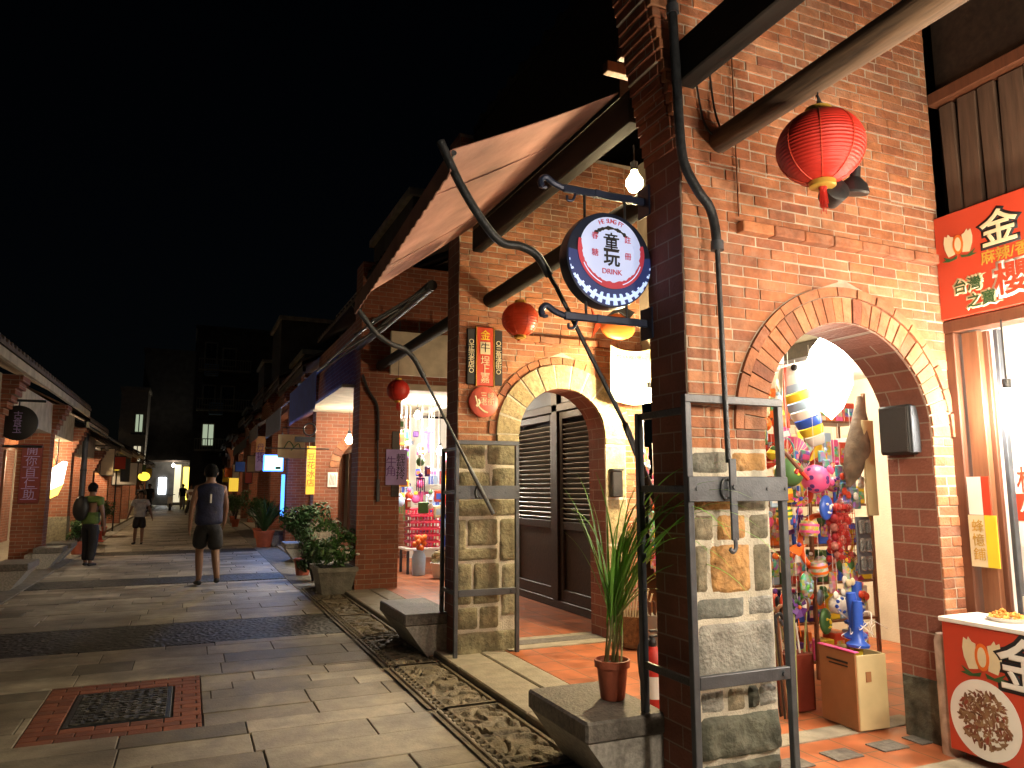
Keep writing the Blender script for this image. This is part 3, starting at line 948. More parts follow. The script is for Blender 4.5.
def far_house(side, y0, y1, style, label, grp, lit, i=0):
    """style: 0 arch wall, 1 square pillar"""
    mir = side < 0
    xo, xb = (2.33, 4.33)
    ze = (4.0 + ((i * 7) % 5) * .16 if not mir else (3.33 if i < 3 else 2.72 + ((i * 5) % 4) * .12))
    def fin(g, name, m, parent, **kw):
        if mir:
            for p in g.v: p.x = -.34 - p.x
        return g.build(name, m, parent, **kw)
    h = thing("shophouse", label, "shophouse", ((-.34 - xo) if mir else xo, y0, 0), grp, "thing")
    atop = ze - .15
    vj = random.Random(i * 13 + (5 if mir else 0))
    if style == 0:
        g = MB(); g.prism(arch_poly(xo, xb, atop, xo + .5, xb - .3, 1.9), 'y', y0, y0 + .45); w = fin(g, "arcade_wall", M_wallb, h)
        g = MB(); voussoirs(g, (xo + .5 + xb - .3) / 2, 1.9, (xb - xo - .8) / 2 + .003, (xb - xo - .8) / 2 + .2, y0 - .03, y0 + .05, 17, gap=.012); fin(g, "arch_ring", M_brick, w)
        g = MB(); g.box(xo - .015, xo + .497, y0 - .02, y0 + .46, -.05, .8, .01); fin(g, "stone_base", M_stone, w)
    else:
        g = MB(); g.box(xo, xo + .55, y0, y0 + .5, -.05, atop); w = fin(g, "brick_pillar", M_wallb, h)
        g = MB(); g.box(xo + .55, xb, y0 + .05, y0 + .35, 2.75, atop); fin(g, "upper_wall", M_wallb, h)
    g = MB()
    for k in range(6):
        z = ze - .75 + k * .1
        g.box(xo - .045 * (k + 1), xo + .01, y0 - .01 * k, y0 + .45 + .01 * k, z, z + .095, .006)
    fin(g, "corbel", M_wallb, h)
    g = MB(); g.box(xb, xb + .12, y0 + .45, y1, 2.5, atop); g.box(xb, xb + .12, y1 - 1.2, y1, 0, 2.5); g.box(xb, xb + .12, y0 + .45, y0 + 1.0, 0, 2.5); fin(g, "shop_wall", rng.choice((M_plaster, M_wallb, M_gplaster)), h)
    g = MB(); g.box(xb + 1.6, xb + 1.65, y0 + .2, y1, 0, 2.6); g.box(xb, xb + 1.6, y0 + .2, y0 + .25, 0, 2.6); fin(g, "shop_room", M_plaster if lit else M_dwood, h)  # unlit rooms get a dark colour in place of shade
    g = MB()
    for yy in (y0 + 1.05, y0 + 1.9, y1 - 1.25):
        g.box(xb - .03, xb + .05, yy, yy + .1, 0, 2.5, .008)
    g.box(xb - .03, xb + .05, y0 + .5, y1 - .5, 2.5, 2.6, .008); fin(g, "door_frame", M_maroon, h)
    g = MB(); g.box(xo, xo + .3, y0 + .45, y1, ze - .75, ze - .15); fin(g, "facade_wall", M_wallb if not mir else M_gplaster, h)
    if i % 3 != 2:
        zt = ze + (vj.uniform(2.0, 4.6) if not mir else vj.uniform(.8, 1.6)); xa = xo + vj.uniform(1.0, 2.4) + (1.5 if mir else 0)
        g = MB(); g.box(xa, xa + 4, y0 + .3, y1 - .3, ze - .2, zt); up = fin(g, "upper_storey", M_dplaster, h)
        g = MB(); g.box(xa - .12, xa + 4.1, y0 + .2, y1 - .2, zt, zt + .18); fin(g, "cornice", M_gplaster, up)
        for q in range(3):
            yy = y0 + .8 + q * 1.15
            g = MB(); g.box(xa - .05, xa - .002, yy, yy + .75, ze + .7, ze + 1.75, .01); fin(g, "window", M_gplaster, h)
            g = MB(); g.box(xa - .06, xa - .051, yy + .06, yy + .69, ze + .76, ze + 1.69); fin(g, "window_pane", E_dim if vj.random() < .22 else M_winD, h)
    g = MB(); g.tube([(xo + .75, y0 + .45, 3.0), (xo + .75, y1, 3.0)], .06, 8); fin(g, "purlin", M_beam, h)
    g = roof_mb(xo - .35, ze, y0 - .15, y1 - .1, 2.6, 1.3); fin(g, "roof", M_roof, h)
    g = MB(); g.box(xo - .33, xo - .27, y0 - .14, y1 - .11, ze - .14, ze - .01, .004); fin(g, "fascia_beam", M_gplaster if mir else M_dwood, h)
    return h


RY = [15.7, 20.3, 24.8, 29.4, 34, 38.5, 43, 47.5, 52, 56.5, 61, 65.5]
for i in range(len(RY) - 1):
    look = ["with brick arch and square notice", "with a glowing blue box sign", "behind the palm in the clay pot", "with dark shut front", "with wide dark awning", "under the tall black block", "beside the white painted gable", "with a yellow lit window", "with dim doorway", "near the end of the street", "last before the crossing"][i]
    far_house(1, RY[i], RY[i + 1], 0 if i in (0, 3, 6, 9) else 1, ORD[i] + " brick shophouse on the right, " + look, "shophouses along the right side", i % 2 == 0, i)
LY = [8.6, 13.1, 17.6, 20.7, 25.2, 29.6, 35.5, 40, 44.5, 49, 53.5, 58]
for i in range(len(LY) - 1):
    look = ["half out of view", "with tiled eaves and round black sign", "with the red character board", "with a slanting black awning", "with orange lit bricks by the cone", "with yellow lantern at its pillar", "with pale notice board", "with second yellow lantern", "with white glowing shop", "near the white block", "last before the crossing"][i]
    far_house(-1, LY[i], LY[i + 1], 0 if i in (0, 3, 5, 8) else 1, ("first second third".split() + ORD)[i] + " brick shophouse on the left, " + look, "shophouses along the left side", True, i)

# ---- tall buildings closing the street
def block(name, label, x0, x1, y0, y1, z, m, wins):
    t = thing(name, label, "building", ((x0 + x1) / 2, (y0 + y1) / 2, 0), "tall buildings at the end of the street")
    g = MB(); g.box(x0, x1, y0, y1, 0, z); wl_ = g.build("wall", m, t)
    g = MB(); g.box(x0 - .1, x1 + .1, y0 - .1, y1 + .1, z, z + .3); g.build("parapet", m, t)
    for (xa, xb_, za, zb, mm) in wins:
        f = MB(); f.box(xa - .12, xb_ + .12, y0 - .12, y0 - .001, za - .12, zb + .12, .02); fo = f.build("window", M_gplaster, t)
        p = MB(); p.box(xa, xb_, y0 - .14, y0 - .121, za, zb); p.build("pane", mm, fo)
        p = MB(); p.box((xa + xb_) / 2 - .04, (xa + xb_) / 2 + .04, y0 - .17, y0 - .141, za, zb); p.box(xa - .3, xb_ + .3, y0 - .35, y0 - .122, za - .25, za - .13); p.build("sill", M_dplaster, fo)
    return t


block("apartment_block", "windowless dark grey block closing the far end of the street", -4.3, -.15, 72, 84, 13.4, M_dplaster, [])
block("apartment_block", "taller dark apartment block with window cages, right of the windowless one", -.15, 7.5, 66, 80, 14.6, M_dplaster,
      [(.6, 1.4, 11.6, 13.4, M_winD), (.6, 1.4, 8.3, 9.8, M_winD), (2.0, 2.9, 11.6, 13.0, M_winD), (2.0, 2.9, 8.3, 9.8, M_winD), (.7, 1.5, 4.9, 6.6, E_wingreen)])
block("apartment_block", "narrow white building with a lit green window at the far end", -5.6, -3.6, 68, 76, 9.4, M_plaster, [(-4.4, -3.9, 6.0, 7.4, E_wingreen), (-4.4, -3.9, 3.6, 4.8, E_win)])
for (x, z, lab) in ((1.1, 10.6, "white air conditioner caged high on the dark apartment block"), (1.6, 7.4, "bluish air conditioner on the dark apartment block, below the other")):
    t = thing("air_conditioner", lab, "air conditioner", (x, 65.6, z), "air conditioners on the apartment block")
    g = MB(); g.box(x - .55, x + .55, 65.3, 65.85, z, z + 1.0, .04); g.build("case", M_sky, t)
    g = MB()
    for q in range(6): g.box(x - .5, x + .5, 65.27, 65.299, z + .1 + q * .14, z + .15 + q * .14)
    g.build("grille", M_dplaster, t)
    g = MB(); g.box(x - .6, x - .52, 65.3, 65.98, z - .1, z - .005); g.box(x + .52, x + .6, 65.3, 65.98, z - .1, z - .005); g.build("bracket", M_iron, t)
t = [o for o in COL.objects if o.name == "apartment_block.001"][0]
for zz in (4.4, 7.7, 11.0):
    g = MB(); g.box(.1, 4.2, 65.2, 65.99, zz, zz + .14, .02); g.box(.1, 4.2, 65.2, 65.26, zz + .95, zz + 1.02)
    for q in range(21): g.box(.1 + q * .2, .14 + q * .2, 65.21, 65.25, zz + .141, zz + .95)
    g.build("balcony", M_gplaster, t)
h = thing("corner_shop", "bright white and yellow shop fronts across the far end of the street", "shop", (-1, 70, 0))
g = MB(); g.box(-3.5, 2.2, 70.4, 70.8, 0, 4.2); g.build("wall", M_dplaster, h)
g = MB(); g.box(-2.5, -1.9, 70.3, 70.39, .9, 2.3); g.build("lit_window", E_cool, h)
g = MB(); g.box(-3.4, -2.7, 70.3, 70.39, .05, 2.4); g.build("shutter", M_dplaster, h)
g = MB(); g.box(.5, 1.9, 70.3, 70.39, .05, 2.6); g.build("shutter", M_dplaster, h)
g = MB(); g.box(-1.3, -.8, 70.3, 70.39, .2, 3.4); g.build("lit_window", E_win, h)
g = MB(); g.box(-.6, .2, 70.25, 70.39, .4, 3.2); g.build("lit_sign", E_yel, h)
g = MB(); g.box(-3.5, 2.2, 69.3, 70.6, 3.6, 3.75); g.build("canopy", M_roof, h)

# ================================================================== LAMPS
LAMPN = 0


def lamp(label, loc, r, power, col=(1, .78, .5), cord=.3, em=None, shape='bulb', group="bulbs hanging in the arcades", arm=None, lr=None):
    t = thing("hanging_bulb", label, "lamp", loc, group)
    x, y, z = loc
    g = MB()
    if shape == 'bulb':
        g.lathe([(0, -r * 1.1), (r * .6, -r * .95), (r, -.2 * r), (r * .95, .3 * r), (r * .45, 1.1 * r), (r * .35, 1.5 * r), (0, 1.55 * r)], loc, 16)
    elif shape == 'tear':
        g.lathe([(0, -r * 2.2), (r * .5, -r * 1.7), (r * .95, -.7 * r), (r * .98, .2 * r), (r * .7, 1.0 * r), (r * .3, 1.5 * r), (0, 1.6 * r)], loc, 18)
    bmat = em or emat("bulb_glow", col, 25)
    g.build("bulb", bmat, t, True, 80)
    g = MB(); g.lathe([(r * .4, 1.45 * r), (r * .42, 2.4 * r), (.006, 2.5 * r)], loc, 12)
    if arm: g.tube([(x, y, z + 2.4 * r)] + arm, .012, 8)
    else: g.tube([(x, y, z + 2.4 * r), (x, y, z + 2.4 * r + cord)], .005, 6)
    g.build("socket", M_black, t, True)
    L = bpy.data.lights.new("bulb_light", 'POINT'); L.energy = power; L.color = col; L.shadow_soft_size = lr or r * 1.25
    lo = bpy.data.objects.new("bulb_light", L); COL.objects.link(lo); lo.parent = t
    if shape == 'tear': lo.location = (0, 0, -.3 * r); L.shadow_soft_size = r * 1.1
    return t


WARM = (1, .70, .40); WHT = (1, .90, .74); COOL = (.95, .97, 1)
lamp("bare bulb hanging over the snack stall bay beside the street", (2.36, .9, 2.25), .05, 270, (1, .82, .60), .9)
lamp("second bare bulb over the snack stall bay, nearer the shop", (3.15, 1.1, 2.4), .05, 110, (1, .82, .58), .9)
lamp("bare bulb over the snack counter, out past the red sign", (3.95, 1.9, 2.32), .05, 200, (1, .80, .54), .8)
lamp("bare white bulb hanging in the snack shop doorway", (4.27, 2.74, 1.98), .055, 110, WHT, .35)
lamp("second bare bulb at the back of the snack shop", (5.6, 1.4, 2.3), .06, 110, WHT, .2)
lamp("white bulb among the hanging toys, its glare shaped as a big teardrop", (4.12, 3.88, 2.32), .16, 280, (1, .86, .60), .1, emat("lamp_glass", (1, .93, .75), 9), 'tear')  # big teardrop body stands for the glare round a bulb
lamp("warm bulb on an arm at the right end of the stone arch", (4.0, 5.95, 2.36), .055, 430, (1, .78, .42), .15)
lamp("bare white bulb deep inside the toy shop", (5.4, 5.0, 2.2), .05, 120, WHT, .3)
lamp("yellow floodlight bulb above the round hanging sign", (2.60, 3.98, 3.50), .06, 55, (1, .80, .45), .12, emat("flood_glow", (1, .85, .45), 7))
lamp("left of two bulbs in the basket shop, the higher one", (3.7, 12.9, 2.78), .06, 240, WHT, .2)
lamp("right of two bulbs in the basket shop, the lower one", (4.0, 12.5, 2.12), .06, 170, WHT, .8)
lamp("bulb in the shuttered bay behind the stone arch pier", (3.6, 9.2, 2.75), .05, 80, WARM, .5)
lamp("bright white bulb at the brick pillar beyond the basket shop", (2.83, 14.7, 2.42), .075, 130, (1, .86, .6), .5)
for (y, p, lb) in ((18.5, 60, "bulb in the bay with the blue box sign"), (23, 60, "bulb in the bay behind the palm pot"), (32, 80, "bulb in the wide awning bay on the right"), (41, 80, "bulb far down the right arcade"), (50, 90, "bulb far down the right arcade near the crossing")):
    lamp(lb, (3.4, y, 2.4), .06, p, WARM, .6)
for (y, p, lb) in ((15.4, 35, "bulb behind the round black sign on the left"), (20.2, 150, "bulb over the slanted lit sign on the left"), (24.3, 130, "bulb under the slanting black awning"), (28.6, 300, "bulb by the orange lit bricks and the cone"), (33, 150, "bulb behind the first yellow lantern"), (38, 150, "bulb behind the pale notice board"), (43, 150, "bulb behind the second yellow lantern"), (51, 110, "bulb in the far left shop")):
    lamp(lb, (-3.3, y, 2.35), .06, p, WARM, .6)
lamp("bulb over the crossing at the end of the street", (-1.4, 69, 3.3), .12, 90, WHT, .2)

# ================================================================== AWNINGS
def awning(label, y0, y1, zb, zf, fab, xb=2.25, xf=1.2, val=.12, arms=True, a1=None, a2=None, grp="awnings over the arcade bays"):
    t = thing("awning", label, "awning", (xb, (y0 + y1) / 2, zb), grp)
    g = MB(); vs = []; fs = []; n, m = 14, 10
    for sgn in (0, 1):
        for i in range(n + 1):
            for j in range(m + 1):
                u, v = i / n, j / m
                yy = y0 + (y1 - y0) * u
                sag = -.012 * math.sin(math.pi * v) + .012 * math.sin(u * 9) * math.sin(math.pi * v)
                vs.append((xb + (xf - xb) * v, yy, zb + (zf[0] + (zf[1] - zf[0]) * u - zb) * v + sag + sgn * .006))
    k = (n + 1) * (m + 1)
    for i in range(n):
        for j in range(m):
            a = i * (m + 1) + j
            fs.append((a, a + 1, a + m + 2, a + m + 1)); fs.append((k + a, k + a + m + 1, k + a + m + 2, k + a + 1))
    for i in range(n):
        for j in (0, m):
            a = i * (m + 1) + j; fs.append((a, a + m + 1, k + a + m + 1, k + a))
    for j in range(m):
        for i in (0, n):
            a = i * (m + 1) + j; fs.append((a, a + 1, k + a + 1, k + a))
    g.add(vs, fs); g.build("canvas", fab, t, True, 50)
    ns_ = max(2, int((y1 - y0) / .62))
    for q in range(1, ns_):
        u = q / ns_; yy = y0 + (y1 - y0) * u; zz = zf[0] + (zf[1] - zf[0]) * u
        g = MB(); pts = [(xb + (xf - xb) * v, yy, zb + (zz - zb) * v - .012 * math.sin(math.pi * v) + .001) for v in [k / 8 for k in range(9)]]
        for i in range(8):
            a_, b_ = pts[i], pts[i + 1]
            g.add([(a_[0], yy - .012, a_[2] - .004), (a_[0], yy + .012, a_[2] - .004), (b_[0], yy + .012, b_[2] - .004), (b_[0], yy - .012, b_[2] - .004), (a_[0], yy - .012, a_[2] + .003), (a_[0], yy + .012, a_[2] + .003), (b_[0], yy + .012, b_[2] + .003), (b_[0], yy - .012, b_[2] + .003)], [(0, 1, 2, 3), (7, 6, 5, 4), (0, 4, 5, 1), (1, 5, 6, 2), (2, 6, 7, 3), (3, 7, 4, 0)])
        g.build("seam", fab, t)
    if val:
        g = MB(); nn = 20
        for i in range(nn):
            u0, u1 = i / nn, (i + 1) / nn
            ya, yb = y0 + (y1 - y0) * u0, y0 + (y1 - y0) * u1
            za, zc = zf[0] + (zf[1] - zf[0]) * u0, zf[0] + (zf[1] - zf[0]) * u1
            g.prism([(ya, za), (yb, zc), (yb, zc - val), ((ya + yb) / 2, (za + zc) / 2 - val * 1.12), (ya, za - val)], 'x', xf - .012, xf - .004)
        g.build("valance", fab, t)
    g = MB(); g.tube([(xf + .01, y0, zf[0] - .012), (xf + .01, y1, zf[1] - .012)], .016, 8); g.build("front_bar", M_irong, t, True)
    for a in (a1, a2):
        if a:
            g = MB(); g.tube(a[0], .024, 10); g.tube(a[1], .013, 8); g.tube(a[2], .022, 8, flat=.35); g.build("arm", M_iron, t, True)
    return t


def spl(pts, n=5):
    """smooth curve through points"""
    P = [Vector(p) for p in pts]; out = []
    P = [P[0] * 2 - P[1]] + P + [P[-1] * 2 - P[-2]]
    for i in range(1, len(P) - 2):
        for k in range(n):
            t = k / n
            out.append(.5 * ((2 * P[i]) + (P[i + 1] - P[i - 1]) * t + (2 * P[i - 1] - 5 * P[i] + 4 * P[i + 1] - P[i + 2]) * t * t + (3 * P[i] - P[i - 1] - 3 * P[i + 1] + P[i + 2]) * t ** 3))
    out.append(P[-2]); return out


A1 = (spl([(1.13, 3.60, 3.34), (1.25, 3.62, 3.13), (1.38, 3.63, 2.95), (1.50, 3.64, 2.84), (1.62, 3.64, 2.83), (1.72, 3.64, 2.79), (1.80, 3.64, 2.68)]),
      [(1.80, 3.64, 2.68), (1.84, 3.64, 2.62), (2.26, 3.62, 1.86)], [(2.26, 3.62, 1.86), (2.45, 3.61, 1.42)])
A2 = (spl([(1.18, 6.12, 3.04), (1.28, 6.14, 2.92), (1.40, 6.18, 2.80), (1.54, 6.22, 2.73), (1.66, 6.25, 2.70), (1.76, 6.27, 2.62), (1.86, 6.3, 2.47)]),
      [(1.86, 6.3, 2.47), (2.34, 6.42, 1.68)], [(2.34, 6.42, 1.68), (2.60, 6.47, 1.25)])
awning("terracotta pink canvas awning lit from below over the toy shop bay", 3.60, 6.12, 3.86, (3.30, 3.06), M_fabric, a1=A1, a2=A2)
t = thing("awning_rack", "bare folded awning rods over the bay past the stone arch", "awning frame", (2.2, 9, 3.4))
for (y, dz) in ((7.3, 0), (8.2, .03), (9.1, -.02), (10.0, .02), (10.8, 0)):
    g = MB(); g.tube([(2.24, y, 3.62 + dz), (1.62, y + .1, 3.18 + dz)], .013, 6); g.build("rod", M_irong, t, True)
g = MB(); g.tube([(1.62, 7.3, 3.18), (1.62, 10.95, 3.18)], .014, 6); g.build("front_bar", M_irong, t, True)
g = MB(); g.tube([(2.2, 7.2, 3.58), (2.2, 10.95, 3.58)], .055, 10); g.build("rolled_canvas", M_black, t, True)
awning("blue awning with a deep hanging skirt beyond the square pillar", 11.9, 15.3, 3.75, (3.35, 3.35), M_fabb, xf=1.75, val=.58)
awning("pale blue awning beside the glowing blue box sign", 16.4, 19.8, 3.7, (3.2, 3.2), mat("slate_canvas", (.10, .11, .16), .85), xf=1.7, val=.45)
awning("grey awning in the bay behind the palm pot", 21, 24.2, 3.6, (3.2, 3.2), mat("grey_canvas", (.08, .08, .09), .85), xf=1.6, val=.35)
awning("wide dark awning on the seventh right house", 25.4, 33.5, 3.6, (3.1, 3.1), mat("black_canvas", (.03, .03, .035), .85), xf=1.6, val=.3)
def lawning(label, y0, y1):
    t = thing("awning", label, "awning", (-2.6, (y0 + y1) / 2, 3), "awnings over the arcade bays")
    g = MB(); g.prism([(-2.72, 3.22), (-1.85, 2.70), (-1.85, 2.66), (-2.72, 3.18)], 'y', y0, y1); g.build("canvas", M_black, t)
    g = MB(); g.tube([(-1.86, y0, 2.67), (-1.86, y1, 2.67)], .02, 8); g.build("front_bar", M_irong, t, True)
lawning("black slanting awning on the left arcade past the red character board", 20.75, 24.6)
# awning arm hanging down the near wall
t = thing("awning_hook", "black S curved iron arm hanging down the brick pier in front", "awning arm", (2.3, 3.03, 4.4))
g = MB(); g.tube(spl([(2.25, 3.05, 4.6), (2.26, 3.05, 4.05), (2.275, 3.05, 3.6), (2.285, 3.05, 3.32), (2.31, 3.05, 3.18), (2.38, 3.04, 3.05), (2.44, 3.03, 2.97), (2.47, 3.03, 2.88), (2.475, 3.02, 2.75)]), .026, 12); g.build("curved_tube", M_iron, t, True)
for q in ([(2.475, 3.02, 2.78), (2.475, 3.02, 2.73)], [(2.26, 3.05, 4.09), (2.262, 3.05, 4.04)]):
    g = MB(); g.tube(q, .034, 12); g.build("collar", M_irong, t, True)
g = MB(); g.tube([(2.475, 3.02, 2.75), (2.475, 3.0, 1.62)], .014, 10); g.build("rod", M_iron, t, True)
g = MB(); g.box(2.455, 2.497, 2.966, 2.98, 1.24, 1.64, .003); g.tube(spl([(2.476, 2.973, 1.25), (2.478, 2.973, 1.205), (2.46, 2.973, 1.185), (2.442, 2.973, 1.20)]), .012, 8, flat=.7); g.tube([(2.476, 2.955, 1.50), (2.476, 2.99, 1.50)], .012, 10); g.build("hook_bar", M_irong, t)

# ================================================================== IRON GUARD FRAMES
def guard(label, x0, x1, yf, yb, zt, zp, zl, open_top):
    t = thing("guard_frame", label, "iron frame", (x0, yf, 0), "iron frames round the stone piers")
    b = .036
    for (x, y, zz) in ((x0, yf, zt), (x1, yf, zt), (x0, yb, zt - .02)):
        g = MB(); g.box(x - b / 2, x + b / 2, y - b / 2, y + b / 2, -.05 if y == yf else .336, zz, .003); g.build("post", M_irong, t)
    g = MB(); g.box(x0 - b / 2, x1 + b / 2, yf - b / 2 - .001, yf + b / 2 + .001, zt, zt + .04, .003); g.build("top_rail", M_irong, t)
    g = MB(); g.box(x0 + b / 2, x1 - b / 2, yf - .018, yf + .012, zl - .03, zl + .03, .003); g.tube([(x1 - .06, yf - .028, zl), (x1 - .06, yf, zl)], .013, 10); g.build("lower_rail", M_irong, t)
    g = MB(); g.box(x0 - b / 2, x1 + b / 2, yf - .028, yf - .0185, zp - .062, zp + .062, .003)
    for xx in (x0 + .03, x1 - .12, x1 - .0): g.tube([(xx, yf - .034, zp), (xx, yf - .02, zp)], .009, 10)
    p = g.build("lock_plate", M_irong, t)
    g = MB(); g.tube([(x0 + .20 + .03 * math.cos(a), yf - .036, zp + .05 * math.sin(a)) for a in [R(60 + 240 * k / 12) for k in range(13)]], .007, 8); g.build("ring", M_iron, p, True)
    for z in (zl, zp, zt - .04):
        g = MB(); g.box(x0 - .012, x0 + .012, yf + b / 2, yb - b / 2, z - .018, z + .018, .003); g.build("side_rail", M_iron, t)
    return t


guard("iron guard frame with lock plate before the rough stone pier in front", 2.25, 2.84, 3.03, 3.46, 1.92, 1.49, .575, 0)
guard("iron guard frame round the pale stone pier beside the louvred shutters", 2.24, 2.84, 6.48, 6.88, 1.89, 1.45, .55, 0)

# ================================================================== STONE BENCH BLOCKS (one before every pier)
def bench(label, x_in, y0, y1, mir=False, detail=True, z=.335):
    t = thing("stone_bench", label, "stone block", (x_in - .28 if not mir else x_in + .28, (y0 + y1) / 2, -.05), "wedge shaped stone blocks before the piers")
    f = (lambda x: x) if not mir else (lambda x: -.34 - x)
    g = MB(); g.box(1.87, 2.36, y0 - .012, y1 + .012, z - .105, z, .012)
    for p in g.v: p.x = f(p.x)
    g.build("top_slab", M_block, t)
    g = MB(); g.prism([(1.885, z - .107), (2.36, z - .107), (2.36, -.06), (2.10, -.06)], 'y', y0, y1)
    for p in g.v: p.x = f(p.x)
    g.build("wedge_base", M_blockf, t)
    if detail:
        g = MB(); g.box(2.365, 2.50, y0 + .03, y0 + .55, -.05, z - .12, .012)
        for p in g.v: p.x = f(p.x)
        g.build("side_stone", M_blockf, t)
    return t


bench("stone wedge block in front carrying the potted lemongrass", 2.36, 3.42, 4.10)
bench("stone wedge block with reddish foot before the pale stone pier", 2.36, 6.84, 7.80)
bench("stone wedge block half hidden behind the square brick pillar", 2.36, 11.75, 12.4)
bench("stone wedge block in shade past the leafy bush on the right", 2.36, 16.2, 17.0)
bench("stone wedge block beside the palm in the clay pot", 2.36, 20.8, 21.6)
bench("stone wedge block at the lower left edge of the street", 2.36, 13.6, 14.5, True)
bench("stone wedge block under the red character board on the left", 2.36, 16.9, 17.55, True)
bench("stone wedge block with planters behind it, left of the man with the bag", 2.36, 18.15, 19.0, True)
bench("stone wedge block left of the traffic cone", 2.36, 22.6, 23.5, True)

# ================================================================== HANGING ROUND SIGN
t = thing("hanging_sign", "round bottle cap sign with 童玩 lettering hung from iron brackets", "sign", (2.13, 3.44, 2.785))
C = Vector((2.065, 3.47, 2.745)); rs = .268
TY = Matrix.Translation(C) @ Matrix.Rotation(R(90), 4, 'X')      # lathe axis -> Y
g = MB(); g.lathe([(rs - .012, -.05), (rs, -.045), (rs + .006, 0), (rs, .045), (rs - .012, .05)], (0, 0, 0), 64, TY); g.build("cap_body", M_navy, t, True, 50)
yf = C.y - .0505
FC = C + Vector((.006, 0, .046))


def ring(g, c, r0, r1, a0, a1, y0, y1, n=40):
    pl = [(c.x + r0(k / n) * math.cos(a0 + (a1 - a0) * k / n), c.z + r0(k / n) * math.sin(a0 + (a1 - a0) * k / n)) for k in range(n + 1)]
    pl += [(c.x + r1(1 - k / n) * math.cos(a1 + (a0 - a1) * k / n), c.z + r1(1 - k / n) * math.sin(a1 + (a0 - a1) * k / n)) for k in range(n + 1)]
    m = 2 * (n + 1); vs = [(p[0], y0, p[1]) for p in pl] + [(p[0], y1, p[1]) for p in pl]; fs = []
    for k in range(n):
        a, b = k, m - 1 - k
        fs += [(a, a + 1, b - 1, b), (m + a, m + b, m + b - 1, m + a + 1), (a, m + a, m + a + 1, a + 1), (b, b - 1, m + b - 1, m + b)]
    fs += [(0, m - 1, 2 * m - 1, m), (n, m + n, m + n + 1, n + 1)]
    g.add(vs, fs)


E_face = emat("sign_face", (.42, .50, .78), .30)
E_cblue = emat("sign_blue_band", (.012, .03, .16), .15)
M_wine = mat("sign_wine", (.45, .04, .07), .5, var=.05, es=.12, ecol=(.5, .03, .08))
g = MB(); g.lathe([(.197, 0), (.197, .002)], (FC.x, 0, 0), 48, Matrix.Translation((0, yf, FC.z)) @ Matrix.Rotation(R(90), 4, 'X')); face = g.build("face", E_face, t)
K = lambda v: (lambda u: v)
g = MB(); ring(g, C, K(.170), K(.2615), R(172), R(368), yf - .0015, yf, 50); g.build("blue_band", E_cblue, face)
g = MB(); ring(g, FC, K(.15), K(.190), R(160), R(380), yf - .004, yf, 44); g.build("pale_ring", E_face, face)
wv = random.Random(6); wl2 = [.176 + wv.uniform(-.006, .004) for _ in range(60)]
g = MB(); ring(g, FC, lambda u: wl2[int(u * 50)] + .016 * (2 * u - 1) ** 2, K(.212), R(165), R(375), yf - .0062, yf - .0042, 50); g.build("wine_band", M_wine, face)
g = MB(); ring(g, FC, K(.192), K(.197), R(205), R(250), yf - .0078, yf - .0064, 14); ring(g, FC, K(.192), K(.197), R(290), R(340), yf - .0078, yf - .0064, 14)
nT = 15
for k in range(nT):
    a = R(190 + 160 * k / (nT - 1)); T = Matrix.Translation((C.x, 0, C.z)) @ Matrix.Rotation(-a, 4, 'Y')
    q = abs(math.sin(a)); r0 = .246 - .062 * max(0, -math.sin(a)) ** 1.5 + .012
    g.box(r0, .258, yf - .006, yf - .002, -.024, -.012, 0, T); g.box(r0, .258, yf - .006, yf - .002, .012, .024, 0, T)
    if r0 < .235: g.box((r0 + .256) / 2 - .008, (r0 + .256) / 2 + .008, yf - .006, yf - .002, -.0119, .0119, 0, T)
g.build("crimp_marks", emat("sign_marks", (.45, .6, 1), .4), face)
M_blk = mat("sign_black", (.008, .008, .012), .6, var=.05)
g = MB(); q = .098
for (xa, za, xb_, zb_) in ((0, .49, 0, .36), (-.36, .37, .36, .37), (-.19, .33, -.13, .23), (.19, .33, .13, .23), (-.47, .20, .47, .20), (-.30, .10, -.30, -.21), (.30, .10, .30, -.21), (-.30, .10, .30, .10), (-.30, -.05, .30, -.05), (-.30, -.20, .30, -.20), (0, .10, 0, -.46), (-.36, -.32, .36, -.32), (-.47, -.46, .47, -.46)):
    dx, dz = xb_ - xa, zb_ - za; l = math.hypot(dx, dz); nx_, nz_ = -dz / l * .042, dx / l * .042; ex, ez = dx / l * .03, dz / l * .03
    g.prism([(FC.x + (u + ex * s2 + nx_ * s3) * q, FC.z + .056 + (v + ez * s2 + nz_ * s3) * q) for (u, v, s2, s3) in ((xa, za, -1, -1), (xb_, zb_, 1, -1), (xb_, zb_, 1, 1), (xa, za, -1, 1))], 'y', yf - .007, yf - .003)
g.build("lettering", M_blk, face)
text("玩", .105, (FC.x, yf - .006, FC.z - .042), FY, M_blk, face, off=.0025)
text("DRINK", .042, (FC.x, yf - .006, FC.z - .118), FY, M_wine, face)
for (dx, dz, s_) in ((-.105, .075, "春"), (-.105, -.02, "糖"), (.105, .075, "註"), (.105, -.02, "冊")):
    text(s_, .044, (FC.x + dx, yf - .006, FC.z + dz), FY, M_wine, face)
for k, ch in enumerate("HE SUNG FT"):
    if ch != ' ':
        a = R(113 - k * 5.1)
        text(ch, .036, (FC.x + .172 * math.cos(a), yf - .006, FC.z + .172 * math.sin(a)), FY, M_wine, face, rot=a - R(90))
g = MB(); rr = random.Random(2)
for k in range(18):
    a = R(132 - k * 5.0); g.ell((FC.x + .140 * math.cos(a), yf - .003, FC.z + .134 * math.sin(a)), (.012 * rr.uniform(.6, 1.3), .002, .010 * rr.uniform(.5, 1.3)), 8, 5)
g.build("flourish", M_blk, face)
